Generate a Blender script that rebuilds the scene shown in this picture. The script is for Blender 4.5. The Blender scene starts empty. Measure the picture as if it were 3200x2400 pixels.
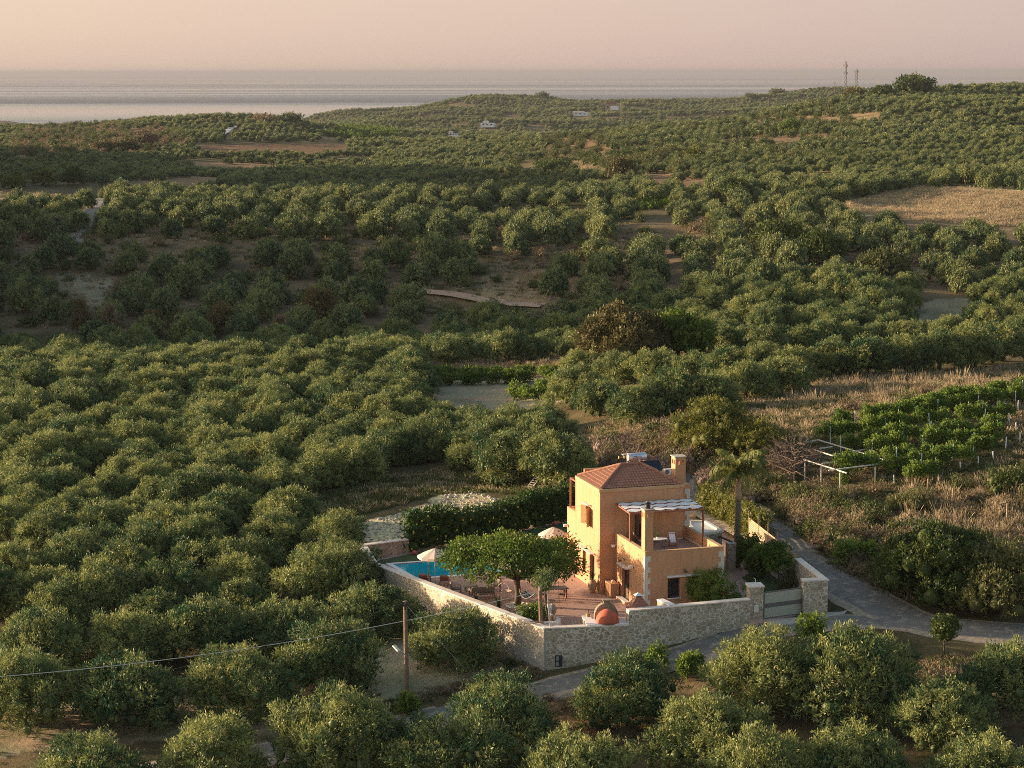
import bpy, math, random
import numpy as np
from mathutils import Vector, Matrix
R_ = math.radians
random.seed(7)
rng = np.random.default_rng(11)
sc = bpy.context.scene
col = sc.collection

# ---------------------------------------------------------------- camera
CAM_H = 38.0; PITCH = R_(8.58); FPX = 6471.0; ROLL = R_(0.11)
cd = bpy.data.cameras.new('camera'); cam = bpy.data.objects.new('camera', cd); col.objects.link(cam)
cd.sensor_width = 36; cd.lens = 36 * FPX / 3200; cd.clip_start = 1; cd.clip_end = 400000
cam.matrix_world = Matrix.Translation((0, 0, CAM_H)) @ Matrix.Rotation(math.pi / 2 - PITCH, 4, 'X') @ Matrix.Rotation(-ROLL, 4, 'Z')
sc.camera = cam
# ---------------------------------------------------------------- world, sun, exposure
SUN_EL = R_(9.2); SUN_AZ = R_(-76.0)            # azimuth from +Y, negative = left of the view
w = bpy.data.worlds.new('World'); sc.world = w; w.use_nodes = True
nt = w.node_tree; nt.nodes.clear()
o_ = nt.nodes.new('ShaderNodeOutputWorld'); bg = nt.nodes.new('ShaderNodeBackground')
sky = nt.nodes.new('ShaderNodeTexSky'); sky.sky_type = 'NISHITA'; sky.sun_disc = False
sky.sun_elevation = SUN_EL; sky.sun_rotation = SUN_AZ; sky.air_density = 1.0; sky.dust_density = 3.0; sky.altitude = 100
SKY_S = 0.11
mulS = nt.nodes.new('ShaderNodeMix'); mulS.data_type = 'RGBA'; mulS.blend_type = 'MULTIPLY'; mulS.inputs[0].default_value = 1
mulS.inputs[7].default_value = (SKY_S * 1.12, SKY_S * 1.1, SKY_S * 1.0, 1)
nt.links.new(sky.outputs[0], mulS.inputs[6])
tc = nt.nodes.new('ShaderNodeTexCoord'); sx = nt.nodes.new('ShaderNodeSeparateXYZ'); nt.links.new(tc.outputs['Generated'], sx.inputs[0])
# hazy belt above the sea: warm pink, lighter towards the sun
ra = nt.nodes.new('ShaderNodeValToRGB'); ra.color_ramp.elements[0].position = 0.0; ra.color_ramp.elements[0].color = (0.262, 0.200, 0.175, 1)
ra.color_ramp.elements[1].position = 0.09; ra.color_ramp.elements[1].color = (0.345, 0.285, 0.245, 1)
e = ra.color_ramp.elements.new(0.02); e.color = (0.292, 0.228, 0.196, 1)
nt.links.new(sx.outputs['Z'], ra.inputs[0])
side = nt.nodes.new('ShaderNodeMapRange'); side.inputs[1].default_value = -0.26; side.inputs[2].default_value = 0.26
side.inputs[3].default_value = 1.0; side.inputs[4].default_value = 0.0; nt.links.new(sx.outputs['X'], side.inputs[0])
tint = nt.nodes.new('ShaderNodeMix'); tint.data_type = 'RGBA'; tint.inputs[6].default_value = (0.85, 0.84, 0.87, 1); tint.inputs[7].default_value = (1.13, 1.09, 0.97, 1)
nt.links.new(side.outputs[0], tint.inputs[0])
m2 = nt.nodes.new('ShaderNodeMix'); m2.data_type = 'RGBA'; m2.blend_type = 'MULTIPLY'; m2.inputs[0].default_value = 1
nt.links.new(ra.outputs[0], m2.inputs[6]); nt.links.new(tint.outputs[2], m2.inputs[7])
fr_ = nt.nodes.new('ShaderNodeMapRange'); fr_.interpolation_type = 'SMOOTHSTEP'; fr_.inputs[1].default_value = 0.04; fr_.inputs[2].default_value = 0.26
nt.links.new(sx.outputs['Z'], fr_.inputs[0])
mx = nt.nodes.new('ShaderNodeMix'); mx.data_type = 'RGBA'
nt.links.new(fr_.outputs[0], mx.inputs[0]); nt.links.new(m2.outputs[2], mx.inputs[6]); nt.links.new(mulS.outputs[2], mx.inputs[7])
nt.links.new(mx.outputs[2], bg.inputs[0]); bg.inputs[1].default_value = 1.0
nt.links.new(bg.outputs[0], o_.inputs[0])
sd = bpy.data.lights.new('sun', 'SUN'); sun = bpy.data.objects.new('sun', sd); col.objects.link(sun)
sd.energy = 4.7; sd.angle = R_(0.8); sd.color = (1.0, 0.75, 0.50)
sv = Vector((math.sin(SUN_AZ) * math.cos(SUN_EL), math.cos(SUN_AZ) * math.cos(SUN_EL), math.sin(SUN_EL)))
sun.rotation_euler = sv.to_track_quat('Z', 'Y').to_euler(); sun.location = (-60, 60, 80)
sc.view_settings.view_transform = 'Standard'; sc.view_settings.look = 'None'; sc.view_settings.exposure = 1.36; sc.view_settings.gamma = 1
sc.render.engine = 'CYCLES'; sc.cycles.filter_width = 1.0; sc.cycles.max_bounces = 6; sc.cycles.transparent_max_bounces = 8; sc.cycles.volume_bounces = 0
sc.cycles.use_denoising = False

# ---------------------------------------------------------------- geometry of the view (a surveying aid: pixel of the 3200 wide photo -> world)
def ray(px, py):
    u = (px - 1600) / FPX; v = -(py - 1200) / FPX
    c, s = math.cos(ROLL), math.sin(ROLL); u, v = u * c + v * s, -u * s + v * c
    return np.array([u, math.cos(PITCH) + v * math.sin(PITCH), -math.sin(PITCH) + v * math.cos(PITCH)])
def at(px, py, z=0.0):
    d = ray(px, py); t = (z - CAM_H) / d[2]; return Vector((t * d[0], t * d[1], z))
def proj(x, y, z):
    z = z - CAM_H
    ww = y * math.cos(PITCH) - z * math.sin(PITCH); v = (y * math.sin(PITCH) + z * math.cos(PITCH)) / ww; u = x / ww
    c, s = math.cos(ROLL), math.sin(ROLL)
    return 1600 + FPX * (u * c - v * s), 1200 - FPX * (u * s + v * c)

# ---------------------------------------------------------------- tagging
def T(o, label=None, cat=None, group=None, kind=None):
    if label: o['label'] = label
    if cat: o['category'] = cat
    if group: o['group'] = group
    if kind: o['kind'] = kind
    return o
def empty(name, loc=(0, 0, 0), rz=0.0, s=1.0):
    o = bpy.data.objects.new(name, None); col.objects.link(o); o.location = loc; o.rotation_euler = (0, 0, rz); o.scale = (s, s, s)
    o.empty_display_size = 0.3
    return o
def copy_tree(o, parent=None):
    c = o.copy(); col.objects.link(c)
    if parent: c.parent = parent
    for ch in o.children: copy_tree(ch, c)
    return c

# ---------------------------------------------------------------- materials
def new_mat(name):
    m = bpy.data.materials.new(name); m.use_nodes = True; n = m.node_tree; b = n.nodes['Principled BSDF']
    return m, n, b
def N(n, t, **kw):
    x = n.nodes.new(t)
    for k, v in kw.items(): setattr(x, k, v)
    return x
def mixc(n, fac, a, b, blend='MIX'):
    m = N(n, 'ShaderNodeMix', data_type='RGBA', blend_type=blend)
    for i, v in ((0, fac), (6, a), (7, b)):
        if hasattr(v, 'is_linked') or hasattr(v, 'links'): n.links.new(v, m.inputs[i])
        elif isinstance(v, (tuple, list)): m.inputs[i].default_value = (*v[:3], 1)
        else: m.inputs[i].default_value = v
    return m.outputs[2]
def noise(n, scale, detail=4, rough=0.6, vec=None, w=None):
    x = N(n, 'ShaderNodeTexNoise'); x.inputs['Scale'].default_value = scale; x.inputs['Detail'].default_value = detail; x.inputs['Roughness'].default_value = rough
    if vec is None:
        t = N(n, 'ShaderNodeTexCoord'); vec = t.outputs['Object']
    n.links.new(vec, x.inputs['Vector'])
    return x.outputs[0]
def ramp(n, inp, stops):
    r = N(n, 'ShaderNodeValToRGB'); el = r.color_ramp.elements
    while len(el) < len(stops): el.new(0.5)
    for e, (p, c) in zip(el, stops):
        e.position = p; e.color = (*c[:3], 1) if isinstance(c, (tuple, list)) else (c, c, c, 1)
    n.links.new(inp, r.inputs[0]); return r.outputs[0]
def bump(n, b, h, strength=0.3, dist=0.05):
    x = N(n, 'ShaderNodeBump'); x.inputs['Strength'].default_value = strength; x.inputs['Distance'].default_value = dist
    n.links.new(h, x.inputs['Height']); n.links.new(x.outputs[0], b.inputs['Normal'])
def plain(name, c, rough=0.6, var=0.18, scale=6.0, metal=0.0, bmp=0.0, fine=40.0):
    m, n, b = new_mat(name); b.inputs['Roughness'].default_value = rough; b.inputs['Metallic'].default_value = metal
    lo = tuple(x * (1 - var) for x in c); hi = tuple(min(1, x * (1 + var)) for x in c)
    f = ramp(n, noise(n, scale), [(0.3, 0.0), (0.7, 1.0)])
    n.links.new(mixc(n, f, lo, hi), b.inputs['Base Color'])
    if bmp: bump(n, b, noise(n, fine, 3), bmp, 0.02)
    return m
def leaf_mat(name, c1, c2, trans=0.3, hue_var=0.25, rough=0.55):
    """leaf colour: two real leaf colours mixed clump by clump and tree by tree"""
    m, n, b = new_mat(name); b.inputs['Roughness'].default_value = rough; b.inputs['Specular IOR Level'].default_value = 0.25
    oi = N(n, 'ShaderNodeObjectInfo'); at_ = N(n, 'ShaderNodeAttribute', attribute_name='tone')
    mth = N(n, 'ShaderNodeMath', operation='MULTIPLY_ADD'); n.links.new(oi.outputs['Random'], mth.inputs[0]); mth.inputs[1].default_value = hue_var * 1.6; mth.inputs[2].default_value = -hue_var * 0.8
    ad = N(n, 'ShaderNodeMath', operation='ADD', use_clamp=True); n.links.new(at_.outputs['Fac'], ad.inputs[0]); n.links.new(mth.outputs[0], ad.inputs[1])
    c = mixc(n, ad.outputs[0], c1, c2)
    n.links.new(c, b.inputs['Base Color'])
    tr = N(n, 'ShaderNodeBsdfTranslucent'); n.links.new(c, tr.inputs[0])
    ms = N(n, 'ShaderNodeMixShader'); ms.inputs[0].default_value = trans
    n.links.new(b.outputs[0], ms.inputs[1]); n.links.new(tr.outputs[0], ms.inputs[2])
    out = [x for x in n.nodes if x.type == 'OUTPUT_MATERIAL'][0]; n.links.new(ms.outputs[0], out.inputs[0])
    return m
def stone_mat(name, c1, c2, mortar, scale=2.6, rnd=1.0, mw=0.045):
    m, n, b = new_mat(name); b.inputs['Roughness'].default_value = 0.9
    t = N(n, 'ShaderNodeTexCoord')
    warp = N(n, 'ShaderNodeTexNoise'); warp.inputs['Scale'].default_value = 2.2; n.links.new(t.outputs['Object'], warp.inputs['Vector'])
    va = N(n, 'ShaderNodeVectorMath', operation='MULTIPLY_ADD'); n.links.new(warp.outputs['Color'], va.inputs[0]); va.inputs[1].default_value = (0.3, 0.3, 0.3); n.links.new(t.outputs['Object'], va.inputs[2])
    mp = N(n, 'ShaderNodeMapping'); mp.inputs['Scale'].default_value = (1, 1, 1.5); n.links.new(va.outputs[0], mp.inputs[0])
    v1 = N(n, 'ShaderNodeTexVoronoi', feature='F1'); v1.inputs['Scale'].default_value = scale; v1.inputs['Randomness'].default_value = rnd; n.links.new(mp.outputs[0], v1.inputs['Vector'])
    v2 = N(n, 'ShaderNodeTexVoronoi', feature='DISTANCE_TO_EDGE'); v2.inputs['Scale'].default_value = scale; v2.inputs['Randomness'].default_value = rnd; n.links.new(mp.outputs[0], v2.inputs['Vector'])
    sp = N(n, 'ShaderNodeSeparateColor'); n.links.new(v1.outputs['Color'], sp.inputs[0])
    stone = mixc(n, sp.outputs[0], c1, c2)
    stone = mixc(n, 0.45, stone, mixc(n, noise(n, 9, 4), tuple(x * 0.5 for x in c1), tuple(min(1, x * 1.5) for x in c2)))
    # some joints are smeared wide over the stones
    wide = ramp(n, noise(n, 0.8, 2), [(0.4, 0.0), (0.65, 1.0)])
    wd = N(n, 'ShaderNodeMath', operation='MULTIPLY_ADD'); n.links.new(wide, wd.inputs[0]); wd.inputs[1].default_value = mw * 1.6; wd.inputs[2].default_value = mw
    ls = N(n, 'ShaderNodeMath', operation='DIVIDE'); n.links.new(v2.outputs['Distance'], ls.inputs[0]); n.links.new(wd.outputs[0], ls.inputs[1])
    f = ramp(n, ls.outputs[0], [(0.7, 0.0), (1.0, 1.0)])
    big = mixc(n, noise(n, 0.5, 3), (0.82, 0.8, 0.78), (1.12, 1.12, 1.1))
    n.links.new(mixc(n, 1.0, mixc(n, f, mortar, stone), big, 'MULTIPLY'), b.inputs['Base Color'])
    bump(n, b, mixc(n, 0.3, f, noise(n, 20, 4)), 0.7, 0.05)
    return m
M = {}
pm_, n, b = new_mat('plaster_ochre'); b.inputs['Roughness'].default_value = .9
t = N(n, 'ShaderNodeTexCoord'); mp = N(n, 'ShaderNodeMapping'); mp.inputs['Scale'].default_value = (2.2, 2.2, .28); n.links.new(t.outputs['Object'], mp.inputs[0])
streak = ramp(n, noise(n, 1.6, 6, .75, mp.outputs[0]), [(0.45, 0.0), (0.72, 1.0)])
patchy = ramp(n, noise(n, .55, 5, .7), [(0.35, 0.0), (0.7, 1.0)])
pc0 = mixc(n, patchy, (0.535, 0.275, 0.140), (0.585, 0.31, 0.165)); n.links.new(mixc(n, streak, pc0, (0.46, 0.235, 0.125)), b.inputs['Base Color'])
bump(n, b, noise(n, 45, 4), .35, .02); M['plaster'] = pm_
M['plaster_trim'] = plain('plaster_trim', (0.56, 0.33, 0.17), 0.9, 0.1, 3)
M['quoin'] = plain('quoin_stone', (0.62, 0.56, 0.47), 0.85, 0.12, 8, bmp=0.3)
M['white'] = plain('white_paint', (0.78, 0.76, 0.73), 0.6, 0.06, 5)
M['cap'] = plain('cap_stone', (0.70, 0.60, 0.52), 0.8, 0.12, 2.5, bmp=0.2)
M['wood_dark'] = plain('dark_wood', (0.09, 0.045, 0.025), 0.6, 0.3, 12)
M['wood_red'] = plain('red_brown_wood', (0.24, 0.085, 0.05), 0.55, 0.2, 10)
M['wood_ochre'] = plain('shutter_wood', (0.42, 0.24, 0.09), 0.6, 0.25, 14)
M['wood_pale'] = plain('pale_wood', (0.42, 0.29, 0.19), 0.8, 0.2, 9)
M['wood_grey'] = plain('grey_teak', (0.27, 0.20, 0.15), 0.8, 0.25, 10)
M['cushion'] = plain('grey_cushion', (0.24, 0.20, 0.17), 0.95, 0.1, 8)
M['cushion_red'] = plain('red_cushion', (0.36, 0.17, 0.12), 0.95, 0.1, 8)
M['pole'] = plain('pole_wood', (0.20, 0.13, 0.085), 0.85, 0.3, 6)
M['metal'] = plain('grey_metal', (0.45, 0.45, 0.46), 0.4, 0.1, 6, metal=0.6)
M['dark_metal'] = plain('dark_metal', (0.05, 0.05, 0.055), 0.5, 0.2, 6, metal=0.5)
M['steel'] = plain('tank_steel', (0.62, 0.64, 0.68), 0.35, 0.06, 3, metal=0.7)
M['panel'] = plain('solar_glass', (0.012, 0.018, 0.035), 0.12, 0.1, 2)
M['glass'] = plain('window_glass', (0.02, 0.022, 0.028), 0.06, 0.2, 2)
M['dome'] = plain('dome_red', (0.44, 0.10, 0.055), 0.85, 0.08, 2.5, bmp=0.15)
M['brick'] = plain('small_brick', (0.30, 0.13, 0.09), 0.9, 0.3, 14, bmp=0.4)
M['canvas'] = plain('white_canvas', (0.72, 0.73, 0.76), 0.8, 0.05, 3)
M['parasol'] = plain('cream_parasol', (0.66, 0.52, 0.43), 0.85, 0.06, 3)
M['concrete'] = plain('concrete', (0.42, 0.37, 0.32), 0.9, 0.2, 2.5, bmp=0.3)
M['clay'] = plain('clay_pot', (0.38, 0.27, 0.17), 0.85, 0.2, 7)
M['black'] = plain('recess_shade_black', (0.03, 0.03, 0.033), 0.5, 0.2, 5)  # near black, stands for the shade in the meter recess
M['gate_light'] = plain('gate_panel', (0.40, 0.39, 0.31), 0.45, 0.06, 2)
M['gate_dark'] = plain('gate_frame', (0.13, 0.115, 0.11), 0.45, 0.1, 3)
M['yellow'] = plain('yellow_plastic', (0.55, 0.33, 0.05), 0.5, 0.1, 5)
M['bark'] = plain('olive_bark', (0.13, 0.105, 0.08), 0.95, 0.35, 7, bmp=0.5)
M['bark_dark'] = plain('brown_bark', (0.085, 0.06, 0.042), 0.95, 0.3, 6, bmp=0.5)
M['twig'] = plain('dry_twig', (0.26, 0.18, 0.14), 0.9, 0.3, 5)
M['cable'] = plain('pale_cable', (0.5, 0.47, 0.43), 0.6, 0.1, 3)
M['cable_dark'] = plain('dark_cable', (0.03, 0.028, 0.026), 0.6, 0.1, 3)
M['stone'] = stone_mat('rubble_stone', (0.22, 0.17, 0.12), (0.50, 0.40, 0.29), (0.66, 0.57, 0.47), 2.7, mw=.06)
M['stone_d'] = stone_mat('field_stone', (0.13, 0.10, 0.07), (0.38, 0.28, 0.20), (0.48, 0.39, 0.31), 2.8)
M['oven_stone'] = stone_mat('oven_stone', (0.15, 0.12, 0.09), (0.30, 0.24, 0.17), (0.34, 0.28, 0.22), 6)
M['pebble'] = plain('white_pebble', (0.72, 0.68, 0.62), 0.8, 0.2, 18)
M['red_ball'] = plain('red_ball', (0.42, 0.09, 0.08), 0.6, 0.1, 5)
M['olive'] = leaf_mat('olive_leaf', (0.026, 0.080, 0.034), (0.315, 0.325, 0.105), 0.3, 0.25, .5)
M['olive_far'] = leaf_mat('olive_leaf_far', (0.026, 0.076, 0.036), (0.30, 0.305, 0.105), 0.25, 0.3, .5)
M['green'] = leaf_mat('fresh_leaf', (0.030, 0.085, 0.010), (0.19, 0.24, 0.035), 0.35, 0.15)
M['vine'] = leaf_mat('vine_leaf', (0.045, 0.115, 0.016), (0.24, 0.30, 0.05), 0.4, 0.15)
M['hedge'] = leaf_mat('hedge_leaf', (0.018, 0.055, 0.010), (0.075, 0.13, 0.022), 0.25, 0.1)
M['dark_leaf'] = leaf_mat('dark_shrub_leaf', (0.025, 0.055, 0.014), (0.12, 0.145, 0.03), 0.25, 0.15)
M['carob'] = leaf_mat('carob_leaf', (0.075, 0.070, 0.025), (0.18, 0.15, 0.055), 0.25, 0.15)
M['lime'] = leaf_mat('yellow_green_leaf', (0.075, 0.095, 0.018), (0.21, 0.20, 0.04), 0.35, 0.15)
M['dry'] = leaf_mat('dry_grass', (0.22, 0.155, 0.09), (0.56, 0.44, 0.28), 0.35, 0.2)
M['brownbush'] = leaf_mat('brown_bush', (0.12, 0.085, 0.048), (0.31, 0.225, 0.13), 0.25, 0.2)
M['weed'] = leaf_mat('weed_leaf', (0.05, 0.07, 0.022), (0.16, 0.16, 0.055), 0.3, 0.2)
M['palm'] = leaf_mat('palm_leaf', (0.06, 0.10, 0.020), (0.26, 0.26, 0.07), 0.35, 0.1)
M['pinebrown'] = leaf_mat('pine_needle', (0.06, 0.055, 0.018), (0.20, 0.14, 0.05), 0.2, 0.2)
M['flower'] = plain('yellow_flower', (0.75, 0.55, 0.05), 0.6, 0.1, 4)
M['flower_red'] = plain('red_flower', (0.60, 0.12, 0.03), 0.6, 0.1, 4)
M['flower_white'] = plain('white_flower', (0.8, 0.78, 0.74), 0.6, 0.1, 4)

# ---------------------------------------------------------------- mesh builder
class MB:
    def __init__(s): s.v = []; s.f = []; s.m = []
    def add(s, vs, fs, m=0):
        k = len(s.v); s.v += [tuple(p) for p in vs]; s.f += [tuple(i + k for i in f) for f in fs]; s.m += [m] * len(fs); return s
    def box(s, x0, x1, y0, y1, z0, z1, m=0):
        return s.add([(x0, y0, z0), (x1, y0, z0), (x1, y1, z0), (x0, y1, z0), (x0, y0, z1), (x1, y0, z1), (x1, y1, z1), (x0, y1, z1)],
                     [(3, 2, 1, 0), (4, 5, 6, 7), (0, 1, 5, 4), (1, 2, 6, 5), (2, 3, 7, 6), (3, 0, 4, 7)], m)
    def bar(s, a, b, wdt, h, m=0, up=(0, 0, 1)):
        a = Vector(a); b = Vector(b); d = (b - a).normalized(); u = Vector(up)
        sd_ = d.cross(u)
        if sd_.length < 1e-4: sd_ = d.cross(Vector((1, 0, 0)))
        sd_.normalize(); u = sd_.cross(d).normalized()
        vs = [p + sd_ * (i * wdt / 2) + u * (j * h / 2) for p in (a, b) for i, j in ((-1, -1), (1, -1), (1, 1), (-1, 1))]
        return s.add(vs, [(0, 1, 2, 3), (7, 6, 5, 4), (0, 4, 5, 1), (1, 5, 6, 2), (2, 6, 7, 3), (3, 7, 4, 0)], m)
    def tube(s, pts, r, seg=8, m=0, cap=True):
        pts = [Vector(p) for p in pts]; rs = r if isinstance(r, (list, tuple)) else [r] * len(pts)
        k = len(s.v); prev = None
        for i, p in enumerate(pts):
            d = (pts[min(i + 1, len(pts) - 1)] - pts[max(i - 1, 0)]).normalized()
            a = d.cross(Vector((0, 0, 1)) if abs(d.z) < 0.95 else Vector((1, 0, 0))).normalized()
            if prev is not None and prev.length > 0: 
                a = (prev - d * prev.dot(d)).normalized()
            prev = a; b = d.cross(a)
            for j in range(seg):
                t = 2 * math.pi * j / seg; s.v.append(tuple(p + (a * math.cos(t) + b * math.sin(t)) * rs[i]))
        for i in range(len(pts) - 1):
            for j in range(seg):
                q = (j + 1) % seg; s.f.append((k + i * seg + j, k + i * seg + q, k + (i + 1) * seg + q, k + (i + 1) * seg + j)); s.m.append(m)
        if cap:
            s.f.append(tuple(k + j for j in range(seg))[::-1]); s.m.append(m)
            s.f.append(tuple(k + (len(pts) - 1) * seg + j for j in range(seg))); s.m.append(m)
        return s
    def lathe(s, prof, c=(0, 0, 0), seg=20, m=0, sy=1.0):
        k = len(s.v)
        for r, z in prof:
            for j in range(seg):
                t = 2 * math.pi * j / seg; s.v.append((c[0] + r * math.cos(t), c[1] + r * sy * math.sin(t), c[2] + z))
        for i in range(len(prof) - 1):
            for j in range(seg):
                q = (j + 1) % seg; s.f.append((k + i * seg + j, k + i * seg + q, k + (i + 1) * seg + q, k + (i + 1) * seg + j)); s.m.append(m)
        s.f.append(tuple(k + j for j in range(seg))[::-1]); s.m.append(m)
        s.f.append(tuple(k + (len(prof) - 1) * seg + j for j in range(seg))); s.m.append(m)
        return s
    def prism(s, poly, z0, z1, m=0):
        n = len(poly); ar = sum(poly[i][0] * poly[(i + 1) % n][1] - poly[(i + 1) % n][0] * poly[i][1] for i in range(n))
        if ar < 0: poly = poly[::-1]
        z0s = z0 if isinstance(z0, (list, tuple)) else [z0] * n; z1s = z1 if isinstance(z1, (list, tuple)) else [z1] * n
        vs = [(p[0], p[1], z0s[i]) for i, p in enumerate(poly)] + [(p[0], p[1], z1s[i]) for i, p in enumerate(poly)]
        fs = [tuple(range(n))[::-1], tuple(range(n, 2 * n))] + [(i, (i + 1) % n, n + (i + 1) % n, n + i) for i in range(n)]
        return s.add(vs, fs, m)
    def build(s, name, mats, parent=None, loc=None, smooth=False, bevel=0.0):
        me = bpy.data.meshes.new(name); me.from_pydata(s.v, [], s.f)
        if not isinstance(mats, (list, tuple)): mats = [mats]
        for m in mats: me.materials.append(M[m] if isinstance(m, str) else m)
        if len(mats) > 1: me.polygons.foreach_set('material_index', s.m)
        if smooth: me.polygons.foreach_set('use_smooth', [True] * len(s.f))
        me.update()
        o = bpy.data.objects.new(name, me); col.objects.link(o)
        if parent: o.parent = parent
        if loc is not None: o.location = loc
        if bevel:
            md = o.modifiers.new('bevel', 'BEVEL'); md.width = bevel; md.segments = 2; md.limit_method = 'ANGLE'
        return o
def np_mesh(name, V, Q, mats, tone=None, smooth=False, mi=None):
    """V (n,3), Q (k,4) or (k,3) -> mesh data"""
    me = bpy.data.meshes.new(name); nv = len(V); k, c = Q.shape
    me.vertices.add(nv); me.vertices.foreach_set('co', np.ascontiguousarray(V, dtype=np.float32).ravel())
    me.loops.add(k * c); me.loops.foreach_set('vertex_index', np.ascontiguousarray(Q, dtype=np.int32).ravel())
    me.polygons.add(k); me.polygons.foreach_set('loop_start', np.arange(0, k * c, c, dtype=np.int32))
    try: me.polygons.foreach_set('loop_total', np.full(k, c, dtype=np.int32))
    except Exception: pass
    for m in (mats if isinstance(mats, (list, tuple)) else [mats]): me.materials.append(M[m] if isinstance(m, str) else m)
    if mi is not None: me.polygons.foreach_set('material_index', np.asarray(mi, dtype=np.int32))
    if smooth: me.polygons.foreach_set('use_smooth', np.ones(k, dtype=bool))
    if tone is not None:
        a = me.attributes.new('tone', 'FLOAT', 'POINT'); a.data.foreach_set('value', np.asarray(tone, dtype=np.float32))
    me.update(calc_edges=True)
    return me
def link(name, me, parent=None, loc=None):
    o = bpy.data.objects.new(name, me); col.objects.link(o)
    if parent: o.parent = parent
    if loc is not None: o.location = loc
    return o

# ---------------------------------------------------------------- terrain
def S(*a): return list(a)
C9 = [0, 400, 800, 1200, 1600, 2000, 2400, 2800, 3200]
def Z(D, *v): return (D, 'z', list(zip(C9, v)))
def Y(D, *v): return (D, 'y', list(zip(C9, v)))
def YR(D, pts): return (D, 'y', pts)
TAB = [
 Z(8, -14, -14, -14, -14, -14, -14, -14, -14, -14),
 Z(60, -9, -9, -9, -9, -9, -9, -9, -9, -9),
 Z(95, -7.5, -7.2, -6.8, -6.4, -6, -5.5, -5, -5, -5),
 Z(110, -6, -6, -5.6, -5.2, -4.7, -4.2, -3.8, -3.5, -3.3),
 Z(120, -5, -5, -4.8, -4.3, -3.7, -3.2, -2.7, -2.2, -1.9),
 Z(130, -4.2, -4, -3.8, -3.4, -3.0, -2.3, -1.4, -.9, -.8),
 Z(136, -3.8, -3.6, -3.3, -2.8, -2.4, -1.3, -.3, -.3, -.3),
 Z(142, -3.2, -3, -2.8, -2.3, -1.4, -.3, 0, 0, 0),
 Z(150, -2.8, -2.6, -2.2, -1.5, -.6, 0, .25, .6, .9),
 Z(160, -2.4, -2.2, -1.6, -.8, -.1, 0, .6, 1.6, 2.6),
 Z(170, -2, -1.8, -1, -.3, 0, .3, 1.3, 3.1, 4),
 Z(185, -2, -1.8, -1, -.3, .2, 1.8, 3.0, 4.6, 4.9),
 Z(200, -2, -1.8, -1.2, -.8, -.5, 2.8, 4.2, 5, 5.2),
 Z(215, -2, -1.8, -1.4, -1, -.6, 2.5, 4, 4.6, 5),
 Z(245, -2, -2, -1.6, -1.2, -1, 1.4, 3.2, 3.5, 4),
 Z(265, -2.3, -2.3, -2, -1.6, -1.2, 0.6, 1.8, 1.8, 2.2),
 Z(282, -3, -3, -2.8, -2.4, -1.6, 0, .8, .4, .4),
 Z(305, -7, -7, -7, -6, -5, -3, -1, -1, -1),
 Z(330, -8, -8, -8, -7.5, -5.5, -1.5, 1, 1, 0.5),
 Y(350, 1035, 1035, 1035, 1030, 1000, 950, 900, 905, 915),
 Y(380, 930, 930, 930, 920, 890, 850, 840, 840, 840),
 Y(420, 800, 800, 800, 790, 785, 770, 750, 745, 750),
 Y(460, 720, 712, 712, 715, 715, 700, 685, 685, 705),
 Y(500, 650, 660, 664, 660, 665, 650, 645, 640, 640),
 Y(540, 598, 625, 630, 632, 636, 622, 612, 600, 590),
 Y(600, 690, 725, 725, 720, 680, 592, 585, 572, 560),
 Y(700, 635, 655, 655, 645, 610, 555, 530, 505, 500),
 Y(850, 560, 560, 570, 568, 540, 490, 465, 435, 430),
 Y(1000, 515, 525, 540, 520, 480, 440, 420, 375, 355),
 Y(1150, 480, 475, 487, 480, 440, 415, 385, 335, 318),
 YR(1300, [(0, 450), (400, 428), (800, 430), (1200, 455), (1600, 445), (1700, 432), (2000, 422), (2300, 398), (2500, 352), (2700, 310), (2850, 295), (3200, 292)]),
 YR(1500, [(0, 425), (200, 405), (400, 395), (600, 385), (800, 380), (1000, 395), (1200, 425), (1500, 440), (1700, 460), (2000, 460), (2400, 410), (2800, 340), (3200, 330)]),
 YR(1700, [(0, 415), (300, 398), (434, 376), (630, 364), (795, 370), (940, 392), (1085, 402), (1258, 408), (1374, 440), (1480, 475), (2000, 480), (2400, 440), (2800, 390), (3200, 380)]),
 YR(2000, [(0, 440), (400, 440), (800, 430), (1000, 435), (1400, 455), (1900, 460), (2300, 440), (2800, 420), (3200, 400)]),
 YR(2400, [(0, 450), (400, 455), (800, 445), (1100, 420), (1500, 405), (1800, 405), (2200, 390), (2600, 375), (3200, 390)]),
 YR(2900, [(0, 430), (400, 440), (900, 430), (1150, 385), (1400, 360), (1700, 358), (2000, 355), (2400, 340), (2700, 325), (3000, 350), (3200, 370)]),
 YR(3400, [(0, 440), (700, 440), (850, 425), (950, 385), (1030, 352), (1150, 345), (1300, 342), (1420, 318), (1500, 309), (1620, 310), (1800, 318), (1900, 340), (1990, 322), (2150, 318), (2300, 315), (2420, 300), (2520, 286), (2620, 280), (2700, 288), (2780, 296), (2900, 340), (3200, 380)]),
 Z(4000, -60, -60, -60, -50, -30, -25, -25, -40, -60),
 Z(4800, -112, -112, -112, -110, -105, -100, -100, -105, -110),
 Z(5600, -125, -125, -125, -125, -125, -125, -125, -125, -125)]
CC = np.arange(-800, 4001, 100.0)
TD = np.array([t[0] for t in TAB], float); TH = np.zeros((len(TAB), len(CC)))
for i, (D, kd, pts) in enumerate(TAB):
    xs = [p[0] for p in pts]; v = np.interp(CC, xs, [p[1] for p in pts])
    vv = np.convolve(np.pad(v, 1, mode='edge'), [0.25, 0.5, 0.25], 'valid')
    TH[i] = vv if kd == 'z' else CAM_H - D * np.tan(PITCH + np.arctan((vv + (CC - 1600) * ROLL - 1200) / FPX))
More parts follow.
